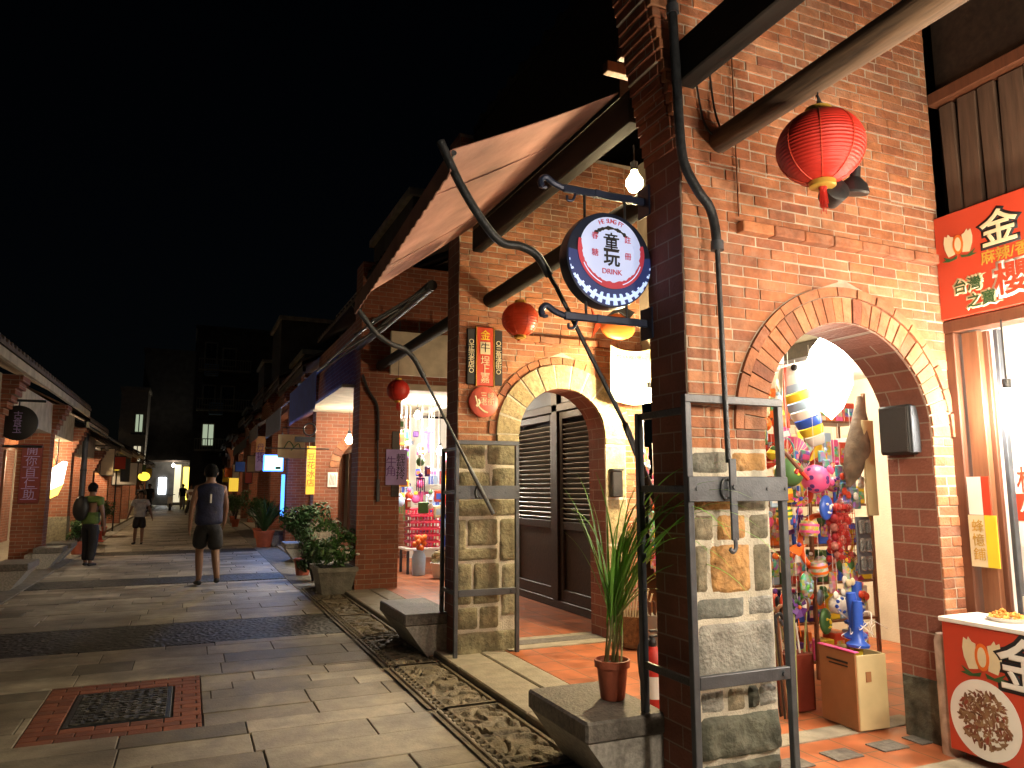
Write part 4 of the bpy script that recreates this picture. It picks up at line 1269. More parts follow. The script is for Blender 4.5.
# brackets
for (z, z2, nm) in ((3.135, .0, 0), (2.415, .0, 1)):
    g = MB()
    g.box(1.80, 2.34, C.y - .012, C.y + .012, z - .022, z + .022, .006)
    g.prism([(2.0, z - .022), (2.12, z - .012), (2.24, z - .022), (2.24, z + .022), (2.12, z + .012), (2.0, z + .022)], 'y', C.y - .016, C.y + .016)
    g.tube(spl([(1.80, C.y, z), (1.74, C.y, z + .02), (1.695, C.y, z + .045), (1.665, C.y, z + .02), (1.675, C.y, z - .015), (1.70, C.y, z - .01)]), [.018] * 20 + [.009] * 6, 8)
    g.tube(spl([(1.88, C.y, z - .02), (1.86, C.y, z - .06), (1.83, C.y, z - .065), (1.825, C.y, z - .04)]), .008, 8)
    g.box(2.322, 2.334, C.y - .06, C.y + .06, z - .09, z + .09, .004)
    b = g.build("bracket", M_navy, t, True, 35)
for dx in (-.13, .13):
    g = MB(); g.tube([(C.x + dx, C.y, 3.12), (C.x + dx, C.y, C.z + .215)], .008, 8); g.build("hanger", M_iron, t, True)
    g = MB(); g.tube([(C.x + dx, C.y, 2.43), (C.x + dx, C.y, C.z - .215)], .008, 8); g.build("hanger", M_iron, t, True)

# ================================================================== LANTERNS
def lantern(label, loc, r, squash, m, ribs=28, seams=8, tassel=True, cord=.3, grp="red paper lanterns"):
    t = thing("paper_lantern", label, "lantern", loc, grp)
    x, y, z = loc; g = MB(); vs = []; fs = []; nn, mm = 48, ribs * 4
    for i in range(mm + 1):
        b = -R(74) + R(148) * i / mm
        w = 1 + .012 * math.cos(2 * math.pi * i / 4)
        for j in range(nn):
            a = 2 * math.pi * j / nn
            s = 1 - .010 * (1 if j % (nn // seams) == 0 else 0)
            vs.append((x + r * w * s * math.cos(b) * math.cos(a), y + r * w * s * math.cos(b) * math.sin(a), z + r * squash * math.sin(b)))
    for i in range(mm):
        for j in range(nn):
            j2 = (j + 1) % nn; fs.append((i * nn + j, i * nn + j2, (i + 1) * nn + j2, (i + 1) * nn + j))
    g.add(vs, fs); g.build("shade", m, t, True, 60)
    rz = r * squash * math.sin(R(74)); rc = r * math.cos(R(74)) * 1.12
    for (a, s) in ((rz - .004, 1), (-rz - .026, -1)):
        g = MB(); g.lathe([(rc * .9, a), (rc, a + .004), (rc, a + .026), (rc * .9, a + .03)], loc, 20); g.build("collar", M_gold, t, True, 40)
    g = MB()
    for j in range(seams):
        a = 2 * math.pi * j / seams
        g.tube([(x + r * 1.006 * math.cos(q) * math.cos(a), y + r * 1.006 * math.cos(q) * math.sin(a), z + r * squash * 1.006 * math.sin(q)) for q in [R(-72 + 144 * k / 14) for k in range(15)]], .0035 * r / .27, 5)
    g.build("seam", M_sred if m is M_red else M_orange, t, True)
    if tassel:
        g = MB(); rr = random.Random(1)
        for k in range(26):
            a = rr.random() * 6.28; q = rr.random() * .02
            g.tube([(x + q * math.cos(a), y + q * math.sin(a), z - rz - .02), (x + q * 1.6 * math.cos(a), y + q * 1.6 * math.sin(a), z - rz - rr.uniform(.09, .15))], .002, 4)
        g.ell((x, y, z - rz - .03), .02, 10, 6); g.build("tassel", M_red, t)
    g = MB(); g.tube([(x, y, z + rz + .02), (x + .005, y, z + rz + .02 + cord)], .004, 6); g.build("cord", M_black, t)
    return t


lantern("large red ribbed lantern hanging from the log before the arch", (2.60, 2.42, 3.06), .193, .90, M_red, cord=.10)
lantern("orange red lantern hanging left of the round sign above the stone arch", (2.62, 5.9, 2.98), .165, .92, M_orange, 16, tassel=False, cord=.25)
lantern("small red lantern hanging by the square brick pillar", (2.66, 10.3, 2.87), .165, .95, M_red, 16, tassel=True, cord=.4)
lantern("first small lantern in the toy shop window, tangerine, left of its pair", (4.02, 4.45, 1.98), .062, .95, M_orng, 8, tassel=False, cord=.3, grp="small orange lanterns")
lantern("second small lantern in the toy shop window, tangerine, right of its pair", (4.14, 4.40, 1.99), .062, .95, M_orng, 8, tassel=False, cord=.3, grp="small orange lanterns")
# spotlight pair and wires beside the big lantern
t = thing("spotlight", "black spotlight pair with lens just behind the big lantern", "spotlight", (2.72, 2.5, 2.86))
TS = Matrix.Translation((2.70, 2.46, 2.86)) @ Matrix.Rotation(R(78), 4, 'X') @ Matrix.Rotation(R(-15), 4, 'Y')
g = MB(); g.lathe([(.03, -.06), (.055, -.03), (.058, .05), (.05, .055)], (0, 0, 0), 20, TS); g.build("head", M_black, t, True, 40)
TS2 = Matrix.Translation((2.84, 2.46, 2.92)) @ Matrix.Rotation(R(15), 4, 'X')
g = MB(); g.lathe([(.07, -.03), (.075, -.02), (.06, .02), (.025, .05), (.02, .1)], (0, 0, 0), 20, TS2); g.build("head", M_black, t, True, 40)
g = MB(); g.tube(spl([(2.70, 2.5, 2.9), (2.76, 2.5, 2.98), (2.84, 2.46, 3.02), (2.72, 2.45, 3.2), (2.62, 2.45, 3.36)]), .007, 6); g.build("cable", M_black, t)
for (p, lb) in (([(2.43, 3.09, 3.72), (2.47, 3.09, 3.5), (2.53, 3.09, 3.42), (2.58, 3.06, 3.44)], "black cable dangling from the dark beam to the log, looser one"), ([(2.53, 3.10, 3.85), (2.555, 3.10, 3.6), (2.575, 3.08, 3.46)], "black cable dangling from the dark beam to the log, straight one")):
    tag(MB().tube(spl(p), .006, 6).build("cable", M_black, None, True), lb, "cable", "cables by the log")
tag(MB().tube([(2.70, 3.105, 4.9), (2.70, 3.105, 2.98)], .004, 6).build("cable", M_maroon, None, True), "thin brown cable running straight down the brick wall", "cable", "cables by the log")

# ================================================================== RED SHOP SIGN
t = thing("shop_sign", "long red signboard with 金 and peanut emblem over the snack shop", "sign", (XB - .05, 2, 2.86))
g = MB(); g.box(XB - .045, XB - .012, 1.3, 3.118, 2.535, 3.20, .004); g.build("board", M_sred, t)
xs = XB - .0465


def stxt(s, size, y, z, m, off=0, dx=0, **k): text(s, size, (xs - dx, y, z), FXL, m, t, off=off, **k)


def emblem(par, F0, y, z, s, F='x'):
    """two cream husks, an orange kernel with pale heart, two green leaves"""
    g = MB(); c = MB(); l = MB(); h = MB()
    for sg in (-1, 1):
        pl = [(y - sg * s * a, z + s * b) for (a, b) in ((.14, -.35), (.40, -.40), (.52, -.1), (.55, .15), (.50, .42), (.40, .36), (.36, .46), (.27, .34), (.16, .30), (.2, 0))]
        g.prism(pl, 'x', F0 - .002, F0)
        pl = [(y - sg * s * a, z + s * b) for (a, b) in ((.05, -.42), (.30, -.50), (.62, -.34), (.50, -.48), (.66, -.52), (.40, -.58), (.1, -.54))]
        l.prism(pl, 'x', F0 - .003, F0 - .0005)
    c.prism([(y + s * .20 * math.cos(q), z - .02 * s + s * .36 * math.sin(q)) for q in [k * math.pi / 12 for k in range(24)]], 'x', F0 - .004, F0 - .0025)
    h.prism([(y + s * .12 * math.cos(q), z - .02 * s + s * .26 * math.sin(q)) for q in [k * math.pi / 12 for k in range(24)]], 'x', F0 - .0055, F0 - .0042)
    e = g.build("emblem", M_cream, par); c.build("kernel", M_orng, e); h.build("heart", M_cream, e); l.build("leaf", M_dkgreen, e)


emblem(t, xs, 2.965, 2.99, .17)
stxt("金", .235, 2.71, 3.00, M_ink, .016); stxt("金", .225, 2.71, 3.0, M_cream, .004, .004)
stxt("門", .225, 2.44, 3.06, M_ink, .016); stxt("門", .215, 2.44, 3.06, M_cream, 0.0, .003)
stxt("麻辣/香", .088, 2.69, 2.85, M_gold, .002, ls=1)
stxt("台灣", .095, 2.93, 2.715, M_cream, .010); stxt("台灣", .09, 2.93, 2.715, M_dkgreen, .0015, .003)
stxt("之寶", .095, 2.85, 2.61, M_cream, .010); stxt("之寶", .09, 2.85, 2.61, M_dkgreen, .0015, .003)
stxt("櫻", .20, 2.665, 2.685, M_white, .020); stxt("櫻", .20, 2.665, 2.685, M_sred, .004, .004)
# papers at the shop door
t = thing("paper_notice", "yellow notice with hand written characters on the snack shop door", "notice", (XB - .02, 2.97, 1.18))
g = MB(); g.box(XB - .038, XB - .033, 2.955, 3.055, 1.035, 1.335); g.build("sheet", M_cream, t)
g = MB(); g.box(XB - .040, XB - .033, 2.885, 2.954, 1.035, 1.335); g.build("sheet", M_yellow, t)
text("蜂\n憶\n鋪", .078, (XB - .0385, 3.0, 1.185), FXL, M_gold, t, ext=.001, ls=1.05)
t = thing("paper_notice", "narrow white and red notice just above the yellow one", "notice", (XB - .02, 2.97, 1.42))
g = MB(); g.box(XB - .038, XB - .033, 2.96, 3.045, 1.337, 1.56); g.build("sheet", M_white, t)
g = MB(); g.box(XB - .038, XB - .033, 2.91, 2.958, 1.337, 1.56); g.build("sheet", M_sred, t)
t = thing("poster", "red and white poster hanging inside the snack shop doorway", "poster", (4.6, 2.75, 1.5))
g = MB(); g.box(4.60, 4.606, 2.55, 2.96, 1.15, 1.60); g.build("sheet", M_white, t)
g = MB(); g.box(4.596, 4.5995, 2.55, 2.955, 1.30, 1.46); g.build("panel", M_sred, t)
text("櫻", .17, (4.595, 2.86, 1.53), FXL, M_sred, t); text("小吃", .15, (4.594, 2.79, 1.375), FXL, M_white, t)

# ================================================================== SNACK STALL COUNTER
cxf = 3.97
t = thing("snack_counter", "red stall counter printed with 金 and a plate of snacks", "counter", (4.15, 2.2, 0))
g = MB(); g.box(cxf, 4.29, 1.1, 3.04, .06, .745, .006); g.build("body", M_sred, t)
g = MB(); g.box(cxf - .012, 4.295, 1.09, 3.05, .746, .772, .004); g.build("top", M_white, t)
xs = cxf - .002
emblem(t, xs, 2.81, .595, .20)
text("金", .30, (xs - .001, 2.585, .565), FXL, M_ink, t, off=.02); text("金", .285, (xs - .005, 2.585, .565), FXL, M_white, t, off=.005)
text("門", .29, (xs - .001, 2.26, .565), FXL, M_ink, t, off=.02); text("門", .275, (xs - .004, 2.26, .565), FXL, M_white, t)
pg = MB(); pg.prism([(2.825 + .195 * math.cos(k * math.pi / 24), .265 + .205 * math.sin(k * math.pi / 24)) for k in range(48)], 'x', xs - .002, xs); pl = pg.build("printed_plate", M_white, t)
M_meat = island("printed_food", [(.10, .04, .02), (.22, .10, .05), (.30, .20, .11), (.16, .06, .03), (.25, .05, .03)], .6, .2, 60)
g = MB(); rr = random.Random(8)
for k in range(330):
    a = rr.random() * 6.28; q = math.sqrt(rr.random()) * .14
    yy, zz = 2.825 + q * math.cos(a), .265 + q * math.sin(a) * 1.05
    b = rr.random() * 3.14; l, w = rr.uniform(.01, .026), rr.uniform(.004, .009)
    xx = xs - .0025 - rr.random() * .002
    g.add([(xx, yy + l * math.cos(b) * u - w * math.sin(b) * v, zz + l * math.sin(b) * u + w * math.cos(b) * v) for (u, v) in ((-1, -.5), (-.3, -1), (.5, -.9), (1, .2), (.3, 1), (-.7, .8))], [(0, 1, 2, 3, 4, 5)])
g.build("printed_food", M_meat, pl, fix=False)
M_snack = island("fried_snack", [(.55, .22, .03), (.65, .32, .06), (.42, .14, .02)], .55, .4, 60)


def tray(label, x, y, r):
    t = thing("snack_tray", label, "snack tray", (x, y, .773), "trays on the snack counter")
    g = MB(); g.lathe([(0, .001), (r * .85, .001), (r, .022), (r * 1.03, .024), (r * 1.0, .018), (r * .86, .0), (0, 0)], (x, y, .773), 24, ); g.build("plate", M_white, t, True)
    g = MB(); rr = random.Random(int(x * 100 + y * 77))
    for k in range(60):
        a = rr.random() * 6.28; q = math.sqrt(rr.random()) * r * .85
        c = (x + q * math.cos(a), y + q * math.sin(a), .79 + rr.random() * .045 * (1 - q / r))
        T = Matrix.Translation(c) @ Matrix.Rotation(rr.random() * 3, 4, 'X') @ Matrix.Rotation(rr.random() * 3, 4, 'Z')
        g.ell((0, 0, 0), (.02, .011, .008), 7, 5, T)
    g.build("snacks", M_snack, t, True, 80)


tray("plate of orange fried snacks at the corner of the red counter", 4.16, 2.78, .105)
tray("second plate of fried snacks further right on the red counter", 4.12, 2.52, .10)
tray("third plate of fried snacks behind the other two", 4.2, 2.30, .09)
t = thing("price_card", "white price card with orange marks standing behind the snack plates", "price card", (4.27, 2.64, .773))
g = MB(); g.box(4.268, 4.273, 2.5, 2.76, .774, .90); g.build("card", M_white, t)
text("$50", .07, (4.2665, 2.63, .845), FXL, M_orng, t)
tag(MB().lathe([(0, 0), (.06, 0), (.062, .62), (.05, .66), (0, .66)], (4.06, 3.088, .0), 18).build("rolled_mat", mat("clear_sheet", (.45, .35, .28), .2, var=.3, ns=14), None, True, 40), "shiny rolled plastic sheet wedged between brick jamb and red counter", "rolled sheet")

# ================================================================== SIGNS ON THE SECOND WALL
t = thing("wall_sign", "vertical red and black shop sign high beside the stone arch", "sign", (2.52, W2 - .04, 2.75))
g = MB(); g.box(2.455, 2.625, W2 - .05, W2 - .015, 2.46, 3.03, .004); g.build("panel", M_sred, t)
for xa in (2.36, 2.64):
    g = MB(); g.box(xa, xa + .082, W2 - .045, W2 - .015, 2.47, 3.01, .004); p = g.build("side_panel", M_ink, t)
g = MB()
for xa in (2.447, 2.628): g.box(xa, xa + .007, W2 - .053, W2 - .014, 2.455, 3.035, .001)
g.build("gold_edge", M_gold, t)
text("金", .105, (2.54, W2 - .052, 2.945), FY, M_yellow, t)
g = MB(); g.box(2.49, 2.59, W2 - .054, W2 - .0505, 2.765, 2.885); g.build("label", M_cream, t)
text("牛", .10, (2.54, W2 - .0555, 2.825), FY, M_ink, t)
text("埕\n上\n嘉", .10, (2.54, W2 - .052, 2.61), FY, M_cream, t)
text("O\n正\n宗\n老\n店\nO", .066, (2.401, W2 - .047, 2.74), FY, M_cream, t); text("O\n三\n角\n湧\n街\nO", .066, (2.681, W2 - .047, 2.74), FY, M_cream, t)
t = thing("round_plaque", "round salmon red plaque under the vertical sign by the stone arch", "plaque", (2.53, W2 - .03, 2.30))
TY = Matrix.Translation((2.53, W2 - .03, 2.305)) @ Matrix.Rotation(R(90), 4, 'X')
g = MB(); g.lathe([(.14, -.018), (.148, -.012), (.148, .012), (.14, .018)], (0, 0, 0), 40, TY); g.build("disc", mat("plaque_red", (.55, .10, .07), .45), t, True, 40)
text("三峽\n老街", .072, (2.565, W2 - .050, 2.33), FY, M_cream, t)
g = MB(); g.tube(spl([(2.44, W2 - .05, 2.36), (2.47, W2 - .05, 2.27), (2.52, W2 - .05, 2.22), (2.57, W2 - .05, 2.20)]), .009, 6, flat=.4); g.tube(spl([(2.45, W2 - .05, 2.26), (2.48, W2 - .05, 2.29), (2.47, W2 - .05, 2.33)]), .012, 6, flat=.4); g.build("flower_mark", M_cream, t)
t = thing("wall_mailbox", "small black box on the right jamb of the stone arch", "box", (3.96, W2 - .07, 1.55))
g = MB(); g.box(3.90, 4.02, W2 - .11, W2 - .04, 1.40, 1.66, .008); g.build("case", M_black, t); g = MB(); g.box(3.895, 4.025, W2 - .125, W2 - .039, 1.662, 1.685, .004); g.build("lid", M_iron, t)
t = thing("cloth_banner", "white cloth banner with green writing under the eave by the stone arch", "banner", (4.08, 6.35, 2.65))
g = MB(); vs = []; fs = []
for j in range(13):
    for i in range(9):
        u, v = i / 8, j / 12; vs.append((3.82 + .5 * u, 6.35 + .02 * math.sin(u * 9 + v * 2), 2.92 - .55 * v - .05 * math.sin(math.pi * u)))
for j in range(12):
    for i in range(8): a = j * 9 + i; fs.append((a, a + 1, a + 10, a + 9))
g.add(vs, fs); k = len(g.v); g.add([(p[0], p[1] + .004, p[2]) for p in vs], [f[::-1] for f in fs]); g.build("cloth", mat("banner_cloth", (.55, .58, .36), .8), t, True)
text("TRANSFORMER", .062, (4.07, 6.318, 2.79), FY, M_dkgreen, t); text("No.1 TOY", .055, (4.07, 6.318, 2.70), FY, M_dkgreen, t)
t = thing("paper_kite", "orange goldfish shaped paper kite hung below the round sign", "kite", (3.75, 6.1, 3.05))
g = MB(); g.ell((3.75, 6.1, 3.05), (.20, .05, .13), 16, 10); kb = g.build("body", M_orng, t, True)
g = MB(); g.prism([(3.56, 3.05), (3.46, 3.2), (3.5, 3.05), (3.46, 2.92)], 'y', 6.09, 6.11); g.build("tail", M_orange, t)
g = MB(); g.prism([(3.62, 3.14), (3.75, 3.26), (3.92, 3.2), (3.86, 3.13), (3.75, 3.19)], 'y', 6.05, 6.08); g.build("fin", M_ink, t)
g = MB(); g.ell((3.87, 6.06, 3.09), .028, 10, 8); g.build("eye", M_white, t, True)
g = MB(); g.tube([(3.75, 6.1, 3.17), (3.75, 6.1, 4.0)], .003, 5); g.build("cord", M_black, t)

# purple paper + conduit on square pillar, pale board
t = thing("paper_notice", "lilac notice taped to the square brick pillar", "notice", (2.88, W3 - .02, 1.8))
g = MB(); g.box(2.72, 3.05, W3 - .03, W3 - .022, 1.53, 2.07); g.build("sheet", M_lilac, t)
text("牛\n角", .17, (2.80, W3 - .032, 1.8), FY, M_purple, t); text("輕\n鬆\n拎", .15, (2.95, W3 - .032, 1.8), FY, M_ink, t)
t = thing("wooden_board", "narrow dark board behind the lilac notice on the square pillar", "board", (2.87, W3 - .01, 1.8))
g = MB(); g.box(2.81, 2.93, W3 - .02, W3 - .001, 1.35, 2.35, .004); g.build("board", M_dwood, t)
t = thing("awning_hook", "thin black awning arm hanging on the square brick pillar", "awning arm", (2.5, W3 - .05, 3))
g = MB(); g.tube(spl([(2.32, W3 - .05, 3.2), (2.42, W3 - .05, 2.95), (2.55, W3 - .05, 2.75), (2.58, W3 - .05, 2.5), (2.58, W3 - .05, 2.2)]), .022, 8); g.build("curved_tube", M_iron, t, True)
g = MB(); g.tube([(2.58, W3 - .05, 2.2), (2.6, W3 - .05, 1.5)], .014, 8); g.tube([(2.6, W3 - .05, 1.62), (2.605, W3 - .05, 1.28)], .028, 8, flat=.5); g.build("hook_bar", M_irong, t)
t = thing("blank_signboard", "blank pale wooden signboard over the basket shop opening", "signboard", (3.1, 10.8, 3.5))
g = MB(); g.box(2.66, 3.62, 10.78, 10.84, 3.17, 3.84, .006); g.build("board", M_gplaster, t)
g = MB()
for xx in (2.8, 3.1, 3.45): g.tube([(xx, 10.81, 3.84), (xx, 10.81, 4.0)], .01, 6)
g.build("hanger", M_iron, t)

# ================================================================== POTTED LEMONGRASS + EXTINGUISHER
px_, py_, pz_ = 2.22, 3.74, .336
t = thing("potted_plant", "tall lemongrass with arching blades in a clay pot on the stone block", "potted plant", (px_, py_, pz_))
g = MB(); g.lathe([(.0, .0), (.062, .0), (.068, .01), (.086, .17), (.098, .172), (.100, .21), (.090, .212), (.083, .18), (.0, .178)], (px_, py_, pz_), 32); g.build("pot", M_terra, t, True, 40)
g = MB(); g.ell((px_, py_, pz_ + .18), (.082, .082, .012), 16, 6); g.build("soil", M_soil, t, True)
rr = random.Random(19)
g = MB(); st = MB()


def blade(g, base, az, lean, L, droop, w, n=16, ex=2.2):
    d = Vector((math.cos(az), math.sin(az), 0)); p = Vector(base); e = R(90) - lean; pts = []
    side = Vector((-math.sin(az), math.cos(az), 0))
    for i in range(n + 1):
        pts.append(p.copy()); u = i / n
        e2 = e - droop * (u ** ex)
        p = p + (d * math.cos(e2) + Vector((0, 0, 1)) * math.sin(e2)) * L / n
    vs = []; fs = []
    for i, q in enumerate(pts):
        u = i / n; ww = w * (min(1, .45 + u * 2.2) if u < .3 else (1 - ((u - .3) / .7) ** 2.2)) + .0006
        t_ = (pts[min(i + 1, n)] - pts[max(i - 1, 0)]).normalized(); nr = t_.cross(side).normalized()
        vs += [q - side * ww + nr * ww * .35, q, q + side * ww + nr * ww * .35]
    for i in range(n):
        a = i * 3; fs += [(a, a + 1, a + 4, a + 3), (a + 1, a + 2, a + 5, a + 4)]
    g.add(vs, fs)


for k in range(11):
    a = rr.random() * 6.28; q = .012 + rr.random() * .045
    b = Vector((px_ + q * math.cos(a), py_ + q * math.sin(a), pz_ + .18)); tp = b + Vector((rr.uniform(-.03, .05), rr.uniform(-.11, .04), rr.uniform(.22, .36)))
    st.tube([b, (b + tp) / 2 + Vector((.004, 0, 0)), tp], [.0065, .0055, .004], 6)
    for q2 in range(rr.choice((2, 3, 3))):
        right = rr.random() < .72
        az = rr.uniform(-1.9, -.6) if right else rr.uniform(.8, 4.0)
        blade(g, b.lerp(tp, rr.uniform(.55, 1)), az, R(rr.uniform(2, 20)), rr.uniform(.62, .98), R(rr.uniform(50, 150)) if right else R(rr.uniform(5, 70)), rr.uniform(.0045, .0085), ex=rr.uniform(2.4, 4.5))
for (az, ln, L, dr) in ((-1.35, 16, .98, 125), (-1.1, 12, .95, 110), (-1.55, 22, .9, 130), (2.4, 12, .66, 35), (2.0, 8, .85, 120), (2.8, 20, .6, 40), (-1.0, 26, .8, 100), (-1.2, 42, .55, 55), (-1.5, 50, .5, 50), (-1.7, 30, .75, 80), (-1.3, 30, .85, 105), (-1.45, 10, 1.0, 115)):
    blade(g, (px_ + .01, py_, pz_ + .40), az, R(ln), L, R(dr), .0085, ex=3)
for k in range(13):
    blade(g, (px_ + rr.uniform(-.02, .03), py_ + rr.uniform(-.06, .0), pz_ + rr.uniform(.34, .5)), rr.uniform(-1.75, -1.15), R(rr.uniform(14, 38)), rr.uniform(1.0, 1.35), R(rr.uniform(70, 125)), rr.uniform(.007, .0095), ex=rr.uniform(1.6, 2.6))
g.build("foliage", M_leaf, t, True, 80, fix=False); st.build("stem", M_straw, t, True)

t = thing("fire_extinguisher", "red fire extinguisher on the tiles behind the front pier", "extinguisher", (2.90, 4.36, 0))
x, y = 2.90, 4.36
g = MB(); g.lathe([(.07, 0), (.085, .015), (.086, .33), (.075, .39), (.035, .43), (.03, .44)], (x, y, .005), 24); g.build("cylinder", M_red, t, True, 40)
g = MB(); g.lathe([(.028, .43), (.03, .47), (.02, .5)], (x, y, 0), 14); g.box(x - .02, x + .11, y - .012, y + .012, .5, .515, .003); g.box(x - .02, x + .10, y - .012, y + .012, .535, .55, .003); g.build("valve", M_black, t)
g = MB(); g.tube(spl([(x - .02, y, .49), (x - .12, y - .03, .46), (x - .13, y - .05, .3), (x - .10, y - .06, .15)]), .011, 8); g.build("hose", M_black, t, True)
g = MB(); g.lathe([(.0875, .12), (.0875, .26)], (x, y, .005), 24); g.build("label", M_white, t, True)

# ================================================================== TOY STALL (seen through the near arch)
t = thing("loudspeaker", "flat black loudspeaker on the brick reveal of the near arch", "loudspeaker", (4.06, 3.42, 1.85))
g = MB(); g.box(4.05, 4.124, 3.21, 3.44, 1.70, 2.01, .012); g.build("case", M_black, t)
g = MB(); g.box(4.041, 4.0495, 3.225, 3.425, 1.715, 1.995, .003); g.build("grille", mat("speaker_cloth", (.035, .03, .03), .9, bump=.5, bs=300), t)
g = MB(); g.box(4.052, 4.122, 3.196, 3.209, 1.71, 2.0, .004); g.build("back_edge", M_irong, t)
# striped fish streamer
t = thing("fish_streamer", "white headed fish streamer with blue and yellow stripes beside the bright lamp", "streamer", (3.98, 4.05, 2.1))
H = Vector((3.90, 4.06, 2.36)); B = Vector((4.10, 4.0, 1.80))
cols = [M_white, M_white, M_sky, M_yellow, M_sky, M_white, M_blue, M_yellow, M_white]
rad = [.045, .095, .105, .105, .10, .098, .092, .085, .07, .05]
g = MB()
for i in range(9):
    g.cur = i
    a, b = H.lerp(B, i / 9), H.lerp(B, (i + 1) / 9 - (.012 if 1 < i < 8 else 0))
    g.tube([a, a.lerp(b, .5), b], [rad[i], (rad[i] + rad[i + 1]) / 2 + .004, rad[i + 1]], 18, caps=(i in (0, 8)))
g.build("body", cols, t, True, 50)
g = MB(); g.ell(H + Vector((-.01, -.09, -.02)), .024, 12, 8); g.build("eye", M_ink, t, True)
g = MB(); g.prism([(B.x - .02, B.z), (B.x - .09, B.z - .12), (B.x, B.z - .08), (B.x + .08, B.z - .13), (B.x + .03, B.z)], 'y', 3.985, 4.0); g.build("tail", M_yellow, t)
g = MB(); g.tube([H + Vector((-.07, -.06, -.02)), H + Vector((-.08, -.05, -.25)), H + Vector((-.05, -.05, -.45))], .012, 8); g.build("ribbon", M_sred, t)


def ball(label, c, r, m, spots):
    t = thing("toy_ball", label, "ball", c, "balls hung at the toy stall")
    g = MB(); g.ell(c, r, 24, 16); g.cur = 1; rr = random.Random(int(c[2] * 100))
    for k in range(14):
        a, b = rr.uniform(0, 6.28), rr.uniform(-1.2, 1.2)
        d = Vector((math.cos(b) * math.cos(a), math.cos(b) * math.sin(a), math.sin(b)))
        T = Matrix.Translation(Vector(c) + d * r * .985) @ d.to_track_quat('Z', 'Y').to_matrix().to_4x4()
        g.lathe([(r * .17, 0), (r * .15, r * .03), (0, r * .035)], (0, 0, 0), 12, T)
    g.build("skin", [m, spots], t, True)
    g = MB(); g.tube([(c[0], c[1], c[2] + r), (c[0], c[1], 2.5)], .002, 4); g.build("string", M_white, t)


ball("pink ball with violet dots hung in the near arch", (3.98, 3.92, 1.555), .098, M_pink, M_purple)
ball("green ball with yellow patches hung left of the pink ball", (3.80, 3.98, 1.60), .10, M_green, M_yellow)


def fan(label, c, r, m, a0, a1, n=18):
    t = thing("paper_fan", label, "fan", c, "paper fans at the toy stall")
    g = MB(); vs = [Vector(c)]; 
    for k in range(n * 2 + 1):
        a = a0 + (a1 - a0) * k / (2 * n); vs.append(Vector((c[0] + r * math.cos(a), c[1] + (.012 if k % 2 else 0), c[2] + r * math.sin(a))))
    fs = [(0, k, k + 1) for k in range(1, 2 * n + 1)]
    g.add(vs, fs); g.add([v + Vector((0, .003, 0)) for v in vs], [f[::-1] for f in fs]); g.build("leaf", m, t, fix=False)
    g = MB()
    for k in range(0, n * 2 + 1, 4):
        a = a0 + (a1 - a0) * k / (2 * n); g.tube([(c[0], c[1] - .006, c[2]), (c[0] + r * .97 * math.cos(a), c[1] - .004, c[2] + r * .97 * math.sin(a))], .0025, 4)
    g.build("ribs", M_cream, t)


fan("crimson paper fan opened behind the green ball", (3.93, 4.16, 1.68), .16, M_sred, R(40), R(200))
fan("pink paper fan opened above the crimson fan", (4.10, 4.22, 1.72), .15, M_pink, R(20), R(150))
fan("violet paper fan low behind the pink ball", (4.20, 4.25, 1.62), .14, M_purple, R(30), R(170))
t = thing("hoop", "orange plastic hoop hung behind the red net bag", "hoop", (4.05, 3.98, 1.12))
g = MB(); g.tube([(4.06 + .19 * math.cos(a), 3.98, 1.115 + .19 * math.sin(a)) for a in [k * math.pi / 24 for k in range(49)]], .019, 10, caps=False); g.build("ring", mat("hoop_orange", (.72, .10, .015), .35), t, True)
t = thing("net_bag", "red net bag of small toys hung in the near arch", "net bag", (4.12, 3.86, 1.2))
g = MB(); rr = random.Random(5)
for k in range(70):
    g.ell((4.11 + rr.uniform(-.075, .075), 3.86 + rr.uniform(-.04, .04), 1.20 + rr.uniform(-.20, .17)), (rr.uniform(.02, .03),) * 3, 8, 6)
g.build("toys", island("red_toys", [(.45, .03, .03), (.55, .06, .05), (.30, .02, .03), (.6, .3, .25)], .35, .1), t, True)
g = MB()
for k in range(9):
    xx = 4.03 + k * .0205
    g.tube([(4.11, 3.83, 1.47), (xx, 3.80, 1.36), (xx, 3.80, 1.02), (4.11, 3.83, .96)], .002, 4)
for k in range(10): g.tube([(4.03, 3.798, 1.04 + k * .035), (4.195, 3.798, 1.04 + k * .035)], .002, 4)
g.build("net", M_red, t)
t = thing("blister_rack", "grey blister card of six black toys hung by the brick jamb", "blister card", (4.16, 3.74, 1.12))
g = MB(); g.box(4.13, 4.26, 3.735, 3.745, .92, 1.30, .003); g.build("card", mat("grey_card", (.10, .10, .12), .5), t)
for r_ in range(3):
    for c_ in range(2):
        g = MB(); g.box(4.14 + c_ * .06, 4.187 + c_ * .06, 3.71, 3.734, .945 + r_ * .12, 1.04 + r_ * .12, .008); b_ = g.build("blister", M_glass, t)
        g = MB(); g.ell((4.163 + c_ * .06, 3.725, .99 + r_ * .12), (.016, .008, .035), 8, 6); g.build("toy", M_ink, b_, True)
t = thing("hanging_carton", "tall brown carton sheet hung beside the loudspeaker", "carton", (4.2, 3.66, 1.6))
g = MB(); g.box(4.165, 4.26, 3.655, 3.675, 1.31, 1.95, .003); g.build("sheet", M_cards, t)
t = thing("folded_umbrella", "folded grey umbrella hanging under the bright lamp", "umbrella", (4.15, 3.8, 1.8))
